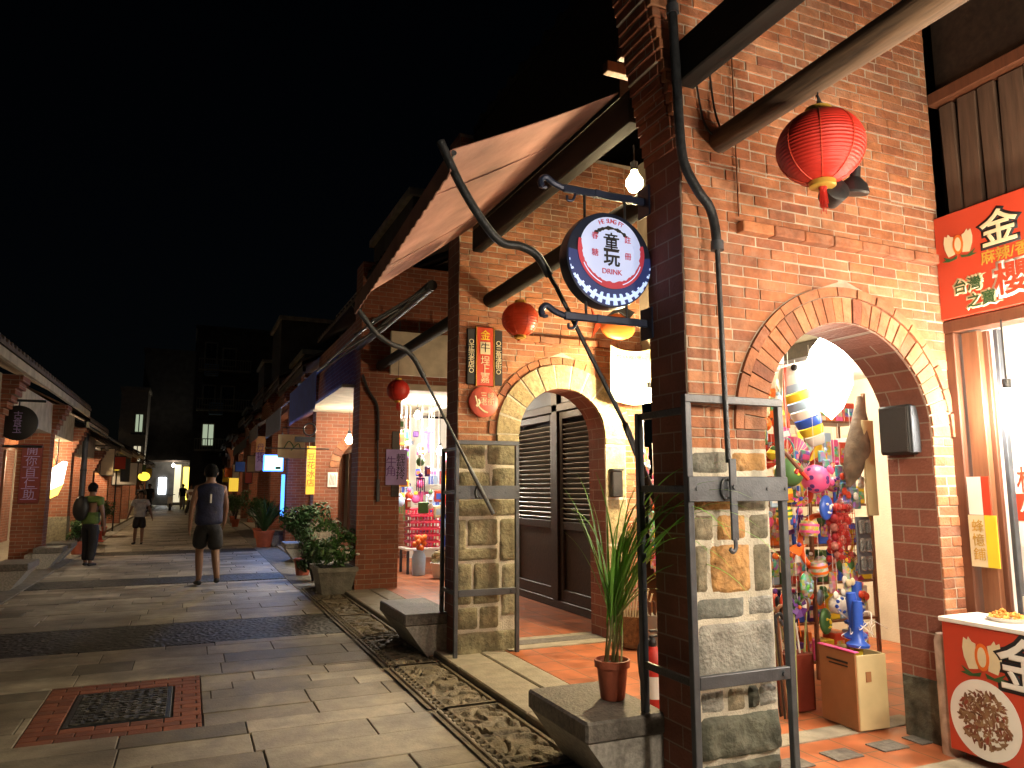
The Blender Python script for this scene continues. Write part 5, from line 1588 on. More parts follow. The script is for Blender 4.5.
g = MB(); g.tube([(4.22, 3.72, 2.12), (4.21, 3.72, 1.95), (4.17, 3.72, 1.75), (4.12, 3.73, 1.60), (4.08, 3.73, 1.50)], [.02, .055, .085, .06, .012], 12); g.build("canopy", mat("umbrella_grey", (.16, .115, .08), .85, var=.4, ns=12, bump=.8, bs=25), t, True)
g = MB(); g.tube([(4.06, 3.8, 1.5), (4.04, 3.8, 1.42)], .006, 6); g.build("shaft", M_iron, t)
t = thing("small_sign", "small white and red sign hung high in the near arch", "sign", (3.94, 4.2, 2.4))
g = MB(); g.box(3.87, 4.02, 4.2, 4.206, 2.41, 2.47, .002); g.build("white_half", M_white, t); g = MB(); g.box(3.87, 4.02, 4.199, 4.207, 2.345, 2.408, .002); g.build("red_half", M_sred, t)
text("古早童玩", .036, (3.945, 4.1975, 2.377), FY, M_white, t, ext=.0008)
t = thing("toy_sword", "red wooden toy sword slung slantwise behind the iron frame", "toy sword", (3.4, 3.6, 1.65))
g = MB(); g.tube([(3.36, 3.62, 1.78), (3.60, 3.66, 1.60)], [.009, .015], 8); g.build("blade", M_maroon, t, True); g = MB(); g.tube([(3.585, 3.66, 1.65), (3.555, 3.66, 1.585)], .012, 8); g.tube([(3.58, 3.66, 1.612), (3.66, 3.67, 1.55)], .014, 8); g.build("grip", M_red, t, True)
# cardboard box with water pistols and tubes
t = thing("cardboard_box", "tall open brown carton with pale side and pink flap by the brick jamb", "carton", (3.98, 3.69, 0))
T = Matrix.Translation((3.98, 3.69, 0)) @ Matrix.Rotation(R(-4), 4, 'Z') @ Matrix.Translation((-3.98, -3.69, 0))
g = MB(); g.box(3.852, 3.866, 3.54, 3.85, .014, .475, .003, T); g.build("brown_side", M_card, t)
g = MB(); g.box(3.867, 4.10, 3.54, 3.553, .014, .46, .003, T); g.box(3.867, 4.10, 3.837, 3.85, .014, .46, .003, T); g.box(4.088, 4.10, 3.554, 3.836, .014, .46, .003, T); g.box(3.867, 4.087, 3.554, 3.836, .014, .03, 0, T); g.build("pale_side", M_cards, t)
g = MB(); g.box(3.845, 3.885, 3.535, 3.855, .476, .484, .002, T); g.build("pink_flap", M_pink, t)
g = MB(); g.box(3.93, 3.97, 3.535, 3.5395, .30, .36, 0, T); g.build("printed_mark", M_card, t)
g = MB(); g.box(3.8485, 3.8515, 3.60, 3.78, .40, .412, 0, T); g.box(3.8485, 3.8515, 3.60, 3.76, .38, .388, 0, T); g.build("printed_line", M_dwood, t)
for i, (x, y, a, lb) in enumerate(((3.93, 3.62, .15, "blue toy trumpet upright in the carton, nearest the wall front"), (4.03, 3.66, -.25, "blue toy trumpet leaning low at the front of the carton"), (4.05, 3.78, .35, "blue toy trumpet at the back of the carton by the wall"))):
    t = thing("toy_trumpet", lb, "toy trumpet", (x, y, .035), "blue toy trumpets in the carton")
    T = Matrix.Translation((x, y, .035)) @ Matrix.Rotation(a * .35, 4, 'Y')
    g = MB(); g.lathe([(.03, .0), (.03, .50)], (0, 0, 0), 12, T); g.build("tube", M_yellow, t, True, 50)
    g = MB(); g.lathe([(.068, .46), (.072, .475), (.04, .50), (.032, .56), (.034, .70), (.03, .74), (.0, .745)], (0, 0, 0), 18, T @ Matrix.Translation((0, 0, (.0, .05, .10)[i]))); g.build("bell", M_blue, t, True, 50)
t = thing("plastic_bag", "crumpled clear plastic bag over the blue toy trumpets", "plastic bag", (4.0, 3.68, .62))
g = MB(); rr = random.Random(4)
for k in range(12):
    p0 = Vector((4.0 + rr.uniform(-.1, .1), 3.66 + rr.uniform(-.08, .08), .56 + rr.uniform(0, .15)))
    g.tube(spl([p0, p0 + Vector((rr.uniform(-.06, .06), rr.uniform(-.05, .02), rr.uniform(-.05, .06))), p0 + Vector((rr.uniform(-.1, .1), rr.uniform(-.08, .02), rr.uniform(-.1, .06)))]), .004, 5, flat=.3)
g.build("film", M_white, t, True)
# bin with brushes and toy swords
t = thing("toy_bin", "dark red bin of brushes and toy sticks left of the carton", "bin", (3.86, 4.08, 0))
g = MB(); g.box(3.76, 3.96, 4.0, 4.18, .012, .38, .006); g.build("bin", mat("bin_red", (.16, .025, .015), .5), t)
rr = random.Random(14)
for k in range(9):
    x, y = 3.78 + (k % 5) * .042, 4.03 + (k // 5) * .08
    tx = rr.uniform(-.08, .05); h = rr.uniform(.56, .72)
    s = thing("toy_brush", ("black", "grey", "navy", "wooden", "white handled", "short black", "tall grey", "thin navy", "pale")[k] + " long handled brush standing in the dark red bin", "brush", (x, y, .385), "brushes in the toy bin")
    g = MB(); g.tube([(x, y, .385), (x + tx, y - .02, h)], .007, 6); g.build("handle", (M_straw, M_brown, M_white)[k % 3], s, True)
    g = MB(); g.ell((x + tx * 1.1, y - .02, h + .03), (.022, .018, .045), 10, 8); g.build("head", (M_ink, M_irong, M_navy, M_brown, M_white, M_ink, M_irong, M_navy, M_cream)[k], s, True)
t = thing("bamboo_pole", "dark bamboo pole leaning under the orange hoop", "pole", (3.9, 4.0, .5))
tag(t)
g = MB(); g.tube([(3.83, 4.2, .39), (4.0, 4.05, .96)], .012, 8); g.build("shaft", M_dwood, t, True)
# shelving with goods
t = thing("toy_shelf", "open wooden shelf unit of toys standing behind the near arch", "shelf", (4.62, 4.75, 0))
g = MB()
LV = [.14, .44, .74, 1.04, 1.36, 1.70, 2.05]
for z in LV: g.box(3.98, 5.3, 4.62, 4.92, z - .018, z, .003)
g.build("board", M_brown, t)
g = MB()
for x in (3.97, 4.62, 5.29): g.box(x - .015, x + .012, 4.61, 4.64, 0, 2.3, .003); g.box(x - .015, x + .012, 4.9, 4.93, 0, 2.3, .003)
g.build("upright", M_brown, t)
def printmat(name, c, sc):
    m, t, b = nt(name); tc = N(t, "ShaderNodeTexCoord"); vo = N(t, "ShaderNodeTexVoronoi", distance='CHEBYCHEV'); vo.inputs["Scale"].default_value = sc; vo.inputs["Randomness"].default_value = .8
    t.links.new(tc.outputs["Object"], vo.inputs["Vector"]); mx = N(t, "ShaderNodeMixRGB"); mx.inputs[0].default_value = .5; mx.inputs[1].default_value = (*c, 1)
    hs = N(t, "ShaderNodeHueSaturation"); hs.inputs["Saturation"].default_value = 1.2; hs.inputs["Value"].default_value = .7; t.links.new(vo.outputs["Color"], hs.inputs["Color"]); t.links.new(hs.outputs[0], mx.inputs[2]); t.links.new(mx.outputs[0], b.inputs["Base Color"]); b.inputs["Roughness"].default_value = .3
    return m


PRN = [printmat("printed_wrap", c, sc) for (c, sc) in (((.6, .05, .04), 38), ((.7, .6, .5), 45), ((.1, .25, .5), 34), ((.65, .45, .05), 50), ((.1, .3, .08), 42))]
PAL = [("red", M_sred), ("white", M_white), ("green", M_green), ("yellow", M_yellow), ("blue", M_blue), ("pink", M_pink), ("orange", M_orng), ("pale blue", M_sky), ("cream", M_cream), ("violet", M_purple)]
rr = random.Random(31)
LN = ["lowest", "second lowest", "third lowest", "middle", "third highest", "second highest", "highest"]
for li, z in enumerate(LV):
    x = 4.0; k = 0
    while x < 5.2:
        w = rr.uniform(.07, .15); h = rr.uniform(.12, .25); nm, m = rr.choice(PAL); nm2, m2 = rr.choice(PAL)
        o = thing("toy_package", nm + " toy packet, " + nm2 + " label, number %d on the %s shelf" % (k + 1, LN[li]), "toy package", (x + w / 2, 4.7, z), "toy packets on the shelf unit")
        g = MB(); g.box(x, x + w - .012, 4.64, 4.78, z + .001, z + h, .006); g.build("box", m, o)
        g = MB(); g.box(x + .012, x + w - .024, 4.637, 4.6395, z + h * .25, z + h * .7); g.build("label", PRN[(k + li) % 5], o)
        x += w; k += 1
# strings of hanging packets around the arch and the shop front
rr = random.Random(77)
HP = []
spots = [(4.04, 3.90, 1.62, "under the fish tail"), (4.13, 3.84, 1.52, "right of the pink ball"), (4.20, 3.80, 1.62, "against the umbrella"), (4.20, 3.82, 1.42, "above the blister card"), (4.09, 3.82, .86, "under the red net bag"), (4.17, 3.8, .80, "by the jamb under the net bag"), (4.03, 3.86, .80, "over the carton"), (3.92, 4.05, .85, "over the brush bin"),
         (4.22, 4.3, 2.05, "behind the fish streamer"), (4.05, 4.35, 1.42, "behind the hoop, upper"), (3.95, 4.3, 1.30, "left of the hoop"), (4.18, 4.33, 2.25, "near the ceiling by the small sign"),
         (3.92, 5.80, 1.40, "highest on the string behind the lemongrass"), (3.90, 5.84, 1.15, "middle of the string behind the lemongrass"), (3.91, 5.82, .90, "lowest on the string behind the lemongrass"), (4.02, 6.1, 1.75, "beside the stone arch jamb"), (4.05, 6.0, 1.5, "beside the arch jamb, lower"), (4.12, 5.7, 2.0, "under the warm bulb")]
for (x, y, z, where) in spots:
    n1, m1 = rr.choice(PAL); n2, m2 = rr.choice(PAL)
    o = thing("toy_packet", n1 + " and " + n2 + " toy packets strung " + where, "toy packet", (x, y, z), "strung packets at the toy shop")
    g = MB()
    for k in range(rr.randint(3, 5)):
        dz = -.06 * k + .1; dx = rr.uniform(-.025, .025)
        g.box(x + dx - .035, x + dx + .035, y - .012 - .008 * k, y + .004 - .008 * k, z + dz - .05, z + dz + .03, .006, None)
    g.build("packet", m1 if len(o.name) % 2 else PRN[int(z * 100) % 5], o)
    g = MB()
    for k in range(3): g.ell((x + rr.uniform(-.05, .05), y - .055, z + rr.uniform(-.12, .1)), (.022, .014, .026), 8, 6)
    g.build("charm", m2, o, True)
    g = MB(); g.tube([(x, y, z + .12), (x, y, z + .42)], .002, 4); g.build("string", M_white, o)
rr = random.Random(123)
TN = ["whistle", "top", "doll", "rattle", "purse", "mask", "drum", "kite tail"]
for row, (z, yy) in enumerate(((2.16, 4.32), (1.92, 4.28), (1.74, 4.12), (1.46, 4.1), (1.28, 4.14), (.98, 4.2), (.74, 4.16))):
    x = 3.66 + rr.uniform(0, .04); k = 0
    while x < 4.28:
        n1, m1 = rr.choice(PAL); n2, m2 = rr.choice(PAL); kd = rr.randrange(8); w = rr.uniform(.022, .045); h_ = rr.uniform(.05, .12)
        o = thing("trinket", "%s and %s %s, number %d in the %s row of hung trinkets" % (n1, n2, TN[kd], k + 1, ("top", "second", "third", "fourth", "fifth", "sixth", "bottom")[row]), "trinket", (x, yy, z), "rows of hung trinkets in the near arch")
        T = Matrix.Translation((x, yy + rr.uniform(-.03, .03), z)) @ Matrix.Rotation(rr.uniform(-.7, .7), 4, 'Z') @ Matrix.Rotation(rr.uniform(-.25, .25), 4, 'Y')
        g = MB()
        if kd in (0, 4, 5): g.box(-w, w, -.012, .012, -h_, h_ * .4, .008, T)
        elif kd in (1, 6): g.lathe([(0, -h_), (w * .5, -h_ * .8), (w * 1.1, -.01), (w * .6, .02), (.006, .05)], (0, 0, 0), 12, T)
        elif kd == 7:
            for q in range(4): g.box(-w + q * w * .5, -w + q * w * .5 + .012, -.003, .003, -h_ * rr.uniform(1.2, 2.2), 0, 0, T)
            g.box(-w, w, -.006, .006, 0, .02, .003, T)
        else: g.ell((0, 0, -.02), (w, .02, h_ * .6), 10, 8, T)
        g.build("body", m1 if rr.random() < .55 else rr.choice(PRN), o, kd in (1, 2, 3, 6))
        g = MB()
        if kd in (0, 4, 5): g.box(-w * .7, w * .7, -.0155, -.0125, -h_ * .7, -h_ * .1, 0, T)
        else: g.ell((0, -.008, h_ * .45), w * .6, 8, 6, T)
        g.build("trim", m2, o)
        g = MB(); g.tube([(x, yy, z + .02), (x, yy, z + .14)], .0015, 4); g.build("string", M_white, o)
        x += rr.uniform(.055, .10); k += 1
rr = random.Random(55)
BG = [("windmill", 0), ("mask", 1), ("plush ball", 2), ("toy drum", 3), ("skipping rope", 4), ("paper bird", 5), ("toy basket", 3), ("bead purse", 2)]
for k, (x, y, z) in enumerate(((3.86, 3.95, 1.42), (4.0, 3.86, 1.36), (4.2, 3.9, 1.36), (3.9, 3.92, 1.22), (4.24, 3.92, 1.16), (3.84, 3.98, 1.06), (3.95, 3.9, .95), (4.14, 3.86, .98), (4.24, 3.88, .86), (3.88, 3.95, .84), (4.04, 3.84, .72), (4.22, 3.86, .68), (3.82, 4.0, 1.78), (4.2, 3.95, 1.62), (3.78, 4.02, 1.32), (4.12, 3.9, 1.52), (3.80, 3.96, .70), (4.0, 3.92, .60))):
    kn, kd = BG[k % 8]; n1, m1 = PAL[(k * 3 + 1) % 10]; n2, m2 = PAL[(k * 7 + 4) % 10]
    o = thing("hung_toy", n1 + " and " + n2 + " " + kn + ", larger toy hung in the near arch, " + ("upper" if z > 1.3 else "middle" if z > .9 else "lower") + " part", "hung toy", (x, y, z), "larger toys hung in the near arch")
    T = Matrix.Translation((x, y, z)) @ Matrix.Rotation(rr.uniform(-.4, .4), 4, 'Z') @ Matrix.Rotation(rr.uniform(-.2, .2), 4, 'Y')
    g = MB(); h = MB(); r_ = rr.uniform(.05, .075)
    if kd == 0:
        for q in range(6):
            a = q * math.pi / 3; g.add([T @ Vector(v) for v in ((0, 0, 0), (r_ * 1.2 * math.cos(a), 0, r_ * 1.2 * math.sin(a)), (r_ * .9 * math.cos(a + .7), -.025, r_ * .9 * math.sin(a + .7)), (.01, -.012, 0))], [(0, 1, 2), (0, 2, 3), (0, 1, 3), (1, 2, 3)])
        h.ell((0, -.015, 0), .014, 8, 6, T); h.tube([(0, .01, 0), (0, .015, -.2)], .004, 6, T=T)
    elif kd == 1:
        g.ell((0, 0, 0), (r_, .03, r_ * 1.25), 16, 10, T)
        for sx_ in (-1, 1): h.ell((sx_ * r_ * .4, -.028, r_ * .3), (.014, .008, .009), 8, 6, T)
        h.ell((0, -.028, -r_ * .5), (.024, .008, .008), 8, 6, T); h.ell((0, -.032, 0), (.009, .012, .02), 8, 6, T)
    elif kd == 2:
        g.ell((0, 0, 0), (r_, r_ * .8, r_ * .9), 14, 10, T)
        for q in range(8): h.ell((r_ * .7 * math.cos(q * .8), -r_ * .55, r_ * .6 * math.sin(q * .8)), .013, 6, 5, T)
    elif kd == 3:
        g.lathe([(r_ * .8, -r_ * .8), (r_, -r_ * .3), (r_, r_ * .3), (r_ * .8, r_ * .8)], (0, 0, 0), 18, T)
        h.lathe([(r_ * 1.03, -.008), (r_ * 1.03, .008)], (0, 0, r_ * .35), 18, T); h.lathe([(r_ * 1.03, -.008), (r_ * 1.03, .008)], (0, 0, -r_ * .35), 18, T)
    elif kd == 4:
        for q in range(3): g.tube([T @ Vector((.05 * math.cos(a) + q * .008, q * .012, .09 * math.sin(a) - .03)) for a in [j * math.pi / 8 for j in range(17)]], .006, 6)
        h.tube([T @ Vector((0, .01, -.1)), T @ Vector((.01, 0, -.22))], .012, 8)
    else:
        g.add([T @ Vector(v) for v in ((-r_ * 1.3, 0, .02), (0, -.02, -.03), (r_ * 1.3, 0, .05), (0, .02, .05), (0, -.03, .03))], [(0, 1, 4), (1, 2, 4), (2, 3, 4), (3, 0, 4), (0, 3, 2, 1)])
        h.ell((0, -.02, .05), .016, 8, 6, T)
    g.build("body", m1 if k % 3 else PRN[k % 5], o, kd in (1, 2, 3, 4)); h.build("trim", m2, o, True)
    g = MB(); g.tube([(x, y, z + .04), (x, y, z + .3)], .0018, 4); g.build("string", M_white, o)
for k in range(11):
    x, y = 3.62 + .021 * (k % 6) + (.0 if k < 6 else .01), 3.93 + (.05 if k >= 6 else 0) + rr.uniform(-.01, .01); h_ = rr.uniform(.5, .78)
    nm = ("black", "brown", "grey", "cream", "red", "dark green", "navy", "pale wood", "maroon", "white", "straw")[k]
    o = thing("walking_stick", nm + " handled stick leaning in the cluster left of the brush bin", "stick", (x, y, .01), "sticks clustered on the tiles")
    tx, ty = rr.uniform(-.05, .08), rr.uniform(.02, .12)
    g = MB(); g.tube([(x, y, .012), (x + tx, y + ty, h_)], .008, 6); g.build("shaft", (M_dwood, M_brown, M_straw)[k % 3], o, True)
    g = MB(); g.tube(spl([(x + tx, y + ty, h_), (x + tx * 1.1, y + ty, h_ + .06), (x + tx + .03, y + ty - .01, h_ + .085), (x + tx + .055, y + ty - .01, h_ + .05)]), .012, 8); g.build("grip", (M_ink, M_brown, M_irong, M_cream, M_sred, M_dkgreen, M_navy, M_straw, M_maroon, M_white, M_straw)[k], o, True)
# baskets at the shop front behind the lemongrass
t = thing("wicker_basket", "round wicker basket of bamboo fans behind the lemongrass pot", "basket", (3.95, 6.22, 0))
g = MB(); g.lathe([(.0, .01), (.15, .01), (.19, .28), (.2, .3), (.185, .3), (.15, .03)], (3.95, 6.22, 0.005), 24); g.build("basket", mat("wicker", (.20, .12, .05), .8, var=.3, ns=30, bump=1, bs=90), t, True)
g = MB()
for k in range(9): g.tube([(3.85 + k * .025, 6.22, .2), (3.78 + k * .042, 6.16, .5 + .04 * math.sin(k * 2.0))], .009, 5)
g.build("sticks", M_cream, t)
t = thing("stick_bag", "clear bag of wooden sticks on the tiles beside the wicker basket", "bag", (3.9, 5.8, 0))
g = MB(); g.lathe([(.0, .01), (.10, .01), (.115, .25), (.10, .36)], (3.9, 5.8, .005), 16); g.build("bag", mat("milky_film", (.4, .38, .34), .3, alpha=.55), t, True)
g = MB()
for k in range(9): g.tube([(3.84 + k * .014, 5.8 + (k % 3 - 1) * .03, .03), (3.82 + k * .018, 5.8 + (k % 3 - 1) * .04, .48)], .008, 5)
g.build("sticks", M_maroon, t)

# ================================================================== BASKET SHOP (third bay)
t = thing("shop_table", "low table under the stacked red baskets in the bright shop", "table", (3.85, 13.0, 0))
g = MB(); g.box(3.5, 4.25, 12.75, 13.3, .40, .44, .006); g.build("top", M_white, t)
for (x, y) in ((3.54, 12.79), (4.21, 12.79), (3.54, 13.26), (4.21, 13.26)):
    g = MB(); g.box(x - .02, x + .02, y - .02, y + .02, 0, .4); g.build("leg", M_irong, t)
M_bask = mat("basket_pink_red", (.60, .02, .07), .35)
for k, lb in enumerate(("lowest", "second", "third", "fourth", "fifth", "topmost")):
    o = thing("plastic_basket", "pink red plastic basket, " + lb + " from the bottom of the stack", "basket", (3.86, 13.0, .441 + k * .115), "stacked pink red baskets")
    z = .442 + k * .115; g = MB()
    g.box(3.60, 4.12, 12.85, 13.2, z, z + .012, .003); g.box(3.58, 4.14, 12.83, 12.85, z + .075, z + .108, .003); g.box(3.58, 4.14, 13.2, 13.22, z + .075, z + .108, .003); g.box(3.58, 3.6, 12.85, 13.2, z + .075, z + .108, .003); g.box(4.12, 4.14, 12.85, 13.2, z + .075, z + .108, .003)
    for q in range(9):
        x = 3.60 + q * .064; g.box(x, x + .022, 12.84, 12.85, z + .012, z + .075); g.box(x, x + .022, 13.2, 13.21, z + .012, z + .075)
    g.build("tub", M_bask, o)
t = thing("white_basin", "white tub heaped with wrapped goods on the bright shop floor", "tub", (3.95, 12.05, 0))
g = MB(); g.lathe([(.0, .01), (.17, .01), (.22, .24), (.235, .25), (.22, .255), (.16, .03)], (3.95, 12.05, .005), 24); g.build("tub", M_white, t, True)
g = MB(); rr = random.Random(3)
for k in range(26): g.ell((3.95 + rr.uniform(-.15, .15), 12.05 + rr.uniform(-.15, .15), .27 + rr.uniform(0, .14)), (.06, .05, .05), 8, 6)
g.build("goods", island("wrapped_goods", [(.5, .45, .25), (.25, .22, .12), (.6, .5, .3), (.12, .12, .08)], .5, .3), t, True)
t = thing("glass_jar", "clear jar with orange flowers on the bright shop floor", "jar", (3.68, 12.6, 0))
g = MB(); g.lathe([(.0, .0), (.11, .0), (.12, .3), (.09, .38), (.10, .42)], (3.68, 12.6, .004), 20); g.build("jar", M_sky, t, True)
g = MB()
for k in range(12): g.ell((3.68 + rr.uniform(-.1, .1), 12.6 + rr.uniform(-.1, .1), .5 + rr.uniform(-.05, .14)), .05, 8, 6)
g.build("flowers", M_orng, t, True)
rr = random.Random(9)
KN = ["bag", "puppet", "pouch", "streamer", "card", "drum"]
used = set()
for i in range(64):
    x, y, z = rr.uniform(3.1, 4.28), rr.uniform(12.1, 15.0), rr.uniform(1.15, 2.75)
    kd = rr.randrange(6); n1, m1 = rr.choice(PAL); n2, m2 = rr.choice(PAL)
    lb = n1 + " and " + n2 + " " + KN[kd] + " hanging in the bright basket shop"
    if lb in used or abs(x - 3.7) + abs(y - 12.9) < .25: continue
    used.add(lb)
    o = thing("hanging_toy", lb, "hanging toy", (x, y, z), "toys hanging in the basket shop")
    w, h_ = rr.uniform(.05, .10), rr.uniform(.09, .2); T = Matrix.Translation((x, y, z)) @ Matrix.Rotation(rr.uniform(-.6, .6), 4, 'Z')
    g = MB()
    if kd in (0, 2, 4): g.box(-w, w, -.025, .025, -h_, .02, .015, T)
    elif kd == 3:
        for q in range(5): g.box(-w + q * w * .45, -w + q * w * .45 + .02, -.004, .004, -h_ * rr.uniform(1.4, 2.6), .0, 0, T)
        g.box(-w, w, -.01, .01, 0, .03, .004, T)
    else: g.ell((0, 0, -.03), (w, .05, w), 12, 8, T)
    g.build("body", m1, o, kd in (1, 5))
    g = MB()
    if kd in (0, 2, 4): g.box(-w * .7, w * .7, -.029, -.0255, -h_ * .75, -h_ * .2, 0, T)
    else: g.ell((0, 0, .07), .04, 10, 8, T)
    g.build("head" if kd in (1, 5) else "label", m2, o)
    g = MB(); g.tube([(x, y, z + .03), (x, y, 2.98)], .0025, 4); g.build("string", M_white, o)
t = thing("goods_shelf", "white shelf of bottles and boxes along the back of the bright shop", "shelf", (4.3, 14.2, 0))
g = MB()
for z in (.35, .75, 1.15, 1.55): g.box(4.35, 4.7, 12.2, 15.3, z - .02, z, .003)
g.box(4.34, 4.36, 12.18, 12.2, 0, 1.9); g.box(4.68, 4.7, 12.18, 12.2, 0, 1.9); g.build("board", M_white, t)
for zi, z in enumerate((.35, .75, 1.15, 1.55)):
    for k in range(8):
        n1, m1 = PAL[(k * 7 + zi * 3) % 10]; y = 12.35 + k * .36
        o = thing("goods_box", n1 + " goods box, number %d from the front on the %s white shelf" % (k + 1, ("lowest", "second", "third", "highest")[zi]), "box", (4.45, y, z), "boxes on the white shelf")
        g = MB(); g.box(4.38, 4.6, y, y + .26, z + .001, z + rr.uniform(.16, .3), .008); g.build("carton", m1, o)

# ================================================================== PLANTS ALONG THE STREET
def leaf_cloud(g, rr, clumps, per, size, spread=1.0):
    for (c, r) in clumps:
        for k in range(per):
            d = Vector((rr.gauss(0, 1), rr.gauss(0, 1), rr.gauss(0, 1))).normalized() * (rr.random() ** .4)
            p = Vector((c[0] + d.x * r[0], c[1] + d.y * r[1], c[2] + d.z * r[2]))
            n = (d + Vector((rr.gauss(0, .5), rr.gauss(0, .5), rr.gauss(.3, .5)))).normalized()
            u = n.orthogonal().normalized(); u = Matrix.Rotation(rr.random() * 6.28, 3, n) @ u; w = n.cross(u)
            s = size * rr.uniform(.6, 1.3)
            g.add([p - u * s, p + w * s * .38 - n * s * .1, p + u * s, p - w * s * .38 - n * s * .1], [(0, 1, 2, 3)])


def bush(label, x, y, h, r, seed, pot=True, m=None, size=.05, n=420):
    rr = random.Random(seed)
    t = thing("potted_shrub", label, "potted shrub", (x, y, -.05), "potted plants along the right kerb")
    zp = -.05
    if pot:
        g = MB(); g.lathe([(0, 0), (.11, 0), (.15, .24), (.165, .245), (.165, .29), (.145, .29), (.13, .24), (0, .235)], (x, y, -.05), 24); g.build("pot", M_terra, t, True, 40); zp = .2
    g = MB()
    for k in range(6): g.tube([(x, y, zp), (x + rr.uniform(-.1, .1), y + rr.uniform(-.1, .1), zp + h * .4), (x + rr.uniform(-.6, .6) * r, y + rr.uniform(-.6, .6) * r, zp + h * .8)], [.014, .01, .005], 6)
    g.build("stem", M_dwood, t, True)
    g = MB(); cl = []
    for k in range(11):
        a = rr.random() * 6.28; q = r * rr.uniform(.15, .75)
        cl.append(((x + q * math.cos(a), y + q * math.sin(a), zp + h * rr.uniform(.3, .95)), (r * .42, r * .42, h * .2)))
    leaf_cloud(g, rr, cl, n // 11 * 2, size)
    g.build("foliage", m or M_leaf2, t, fix=False)
    return t


bush("big leafy bush in a red clay pot by the kerb", 1.92, 13.9, .92, .46, 3, True, M_leaf2, .05, 760)
# concrete planter
t = thing("planter_box", "flared concrete planter with leafy plants and white flowers before the brick pillar", "planter", (2.03, 11.4, 0))
g = MB(); f = lambda s, z: [(2.03 - s, 11.45 - s * 1.4, z), (2.03 + s, 11.45 - s * 1.4, z), (2.03 + s, 11.45 + s * 1.4, z), (2.03 - s, 11.45 + s * 1.4, z)]
g.add(f(.20, -.05) + f(.27, .28) + f(.29, .28) + f(.29, .34) + f(.24, .34) + f(.23, .27), [(3, 2, 1, 0)] + [(a * 4 + k, a * 4 + (k + 1) % 4, a * 4 + 4 + (k + 1) % 4, a * 4 + 4 + k) for a in range(5) for k in range(4)] + [(20, 21, 22, 23)])
g.build("box", M_concd, t)
rr = random.Random(8); g = MB(); cl = [((2.03 + rr.uniform(-.25, .25), 11.45 + rr.uniform(-.3, .3), rr.uniform(.4, .95)), (.16, .16, .14)) for k in range(13)]
leaf_cloud(g, rr, cl, 60, .055); g.build("foliage", M_leaf3, t, fix=False)
g = MB()
for k in range(16): g.ell((2.2 + rr.uniform(-.12, .16), 11.3 + rr.uniform(-.15, .2), rr.uniform(.36, .62)), (.035, .035, .02), 7, 5)
g.build("flowers", M_white, t, True)
t = thing("potted_palm", "dark palm with arching leaves in a terracotta pot farther up the kerb", "potted palm", (1.85, 20.7, -.05))
g = MB(); g.lathe([(0, 0), (.17, 0), (.24, .36), (.26, .365), (.26, .42), (.22, .42), (.2, .36), (0, .35)], (1.85, 20.7, -.05), 24); g.build("pot", M_terra, t, True, 40)
rr = random.Random(6); g = MB()
for k in range(46): blade(g, (1.85, 20.7, .3), rr.random() * 6.28, R(rr.uniform(5, 45)), rr.uniform(.7, 1.15), R(rr.uniform(20, 80)), .04, 8)
g.build("foliage", M_leaf2, t, fix=False)
for i, (x, y, h, r, lb) in enumerate(((1.95, 12.9, .7, .35, "low dark shrub between the planter and the big bush"), (2.0, 24.5, .9, .5, "shaded shrub past the palm pot"), (1.7, 31.5, 1.1, .6, "bright green shrub far along the right kerb"), (1.8, 35, 1.0, .6, "second green shrub far along the right kerb"))):
    bush(lb, x, y, h, r, 20 + i, i != 0, M_leaf3 if i > 1 else M_leaf2, .06, 420)
t0 = bush("low potted shrub beside the slanted lit sign on the left", -2.35, 20.2, .5, .3, 40, True, M_leaf2, .05, 300)
t0["group"] = "potted plants along the left kerb"
t0 = bush("leafy shrub behind the traffic cone", -2.55, 27.5, .9, .45, 41, True, M_leaf2, .05, 320); t0["group"] = "potted plants along the left kerb"

# ================================================================== STREET SIGNS, far
t = thing("light_box", "small glowing blue and cyan box sign projecting over the right kerb", "light box", (1.93, 20, 2.1))
g = MB(); g.box(1.69, 2.18, 20.0, 20.12, 1.90, 2.32, .01); g.build("case", E_blue, t)
g = MB(); g.box(1.72, 2.15, 19.99, 19.999, 1.93, 2.29); g.build("face", E_cyan, t)
text("茶飲", .17, (1.93, 19.985, 2.14), FY, E_cool, t, ext=.002); 
g = MB(); g.box(1.98, 2.12, 19.984, 19.989, 1.95, 2.02); g.build("mark", M_dkgreen, t)
g = MB(); g.tube([(2.18, 20.06, 2.2), (2.34, 20.06, 2.2)], .015, 6); g.build("arm", M_iron, t)
L = bpy.data.lights.new("blue_glow", 'AREA'); L.energy = 24; L.color = (.25, .45, 1); L.size = .4; lo = bpy.data.objects.new("blue_glow", L); COL.objects.link(lo); lo.parent = t; lo.location = (0, -.05, 0); lo.location = (0, -.08, 0); lo.rotation_euler = (R(-68), 0, 0)
t = thing("light_strip", "upright blue lit strip just under the glowing box sign", "light strip", (2.2, 20.1, 1.3))
g = MB(); g.box(2.16, 2.24, 20.05, 20.12, .75, 1.82, .006); g.build("tube", E_blue, t)
t = thing("hanging_board", "pale board with green script hung past the square pillar", "sign", (2.0, 17, 2.4))
g = MB(); g.box(1.72, 2.30, 17, 17.03, 2.13, 2.65, .004); g.build("board", M_cream, t)
g = MB(); g.tube(spl([(1.85, 16.995, 2.35), (1.95, 16.995, 2.5), (2.05, 16.995, 2.38), (2.0, 16.995, 2.3), (2.15, 16.995, 2.45), (2.2, 16.995, 2.35)]), .012, 6); g.build("script", M_green, t)
g = MB(); g.tube([(1.8, 17.01, 2.66), (1.8, 17.01, 2.8), (2.33, 17.01, 2.8)], .012, 6); g.build("bracket", M_iron, t)
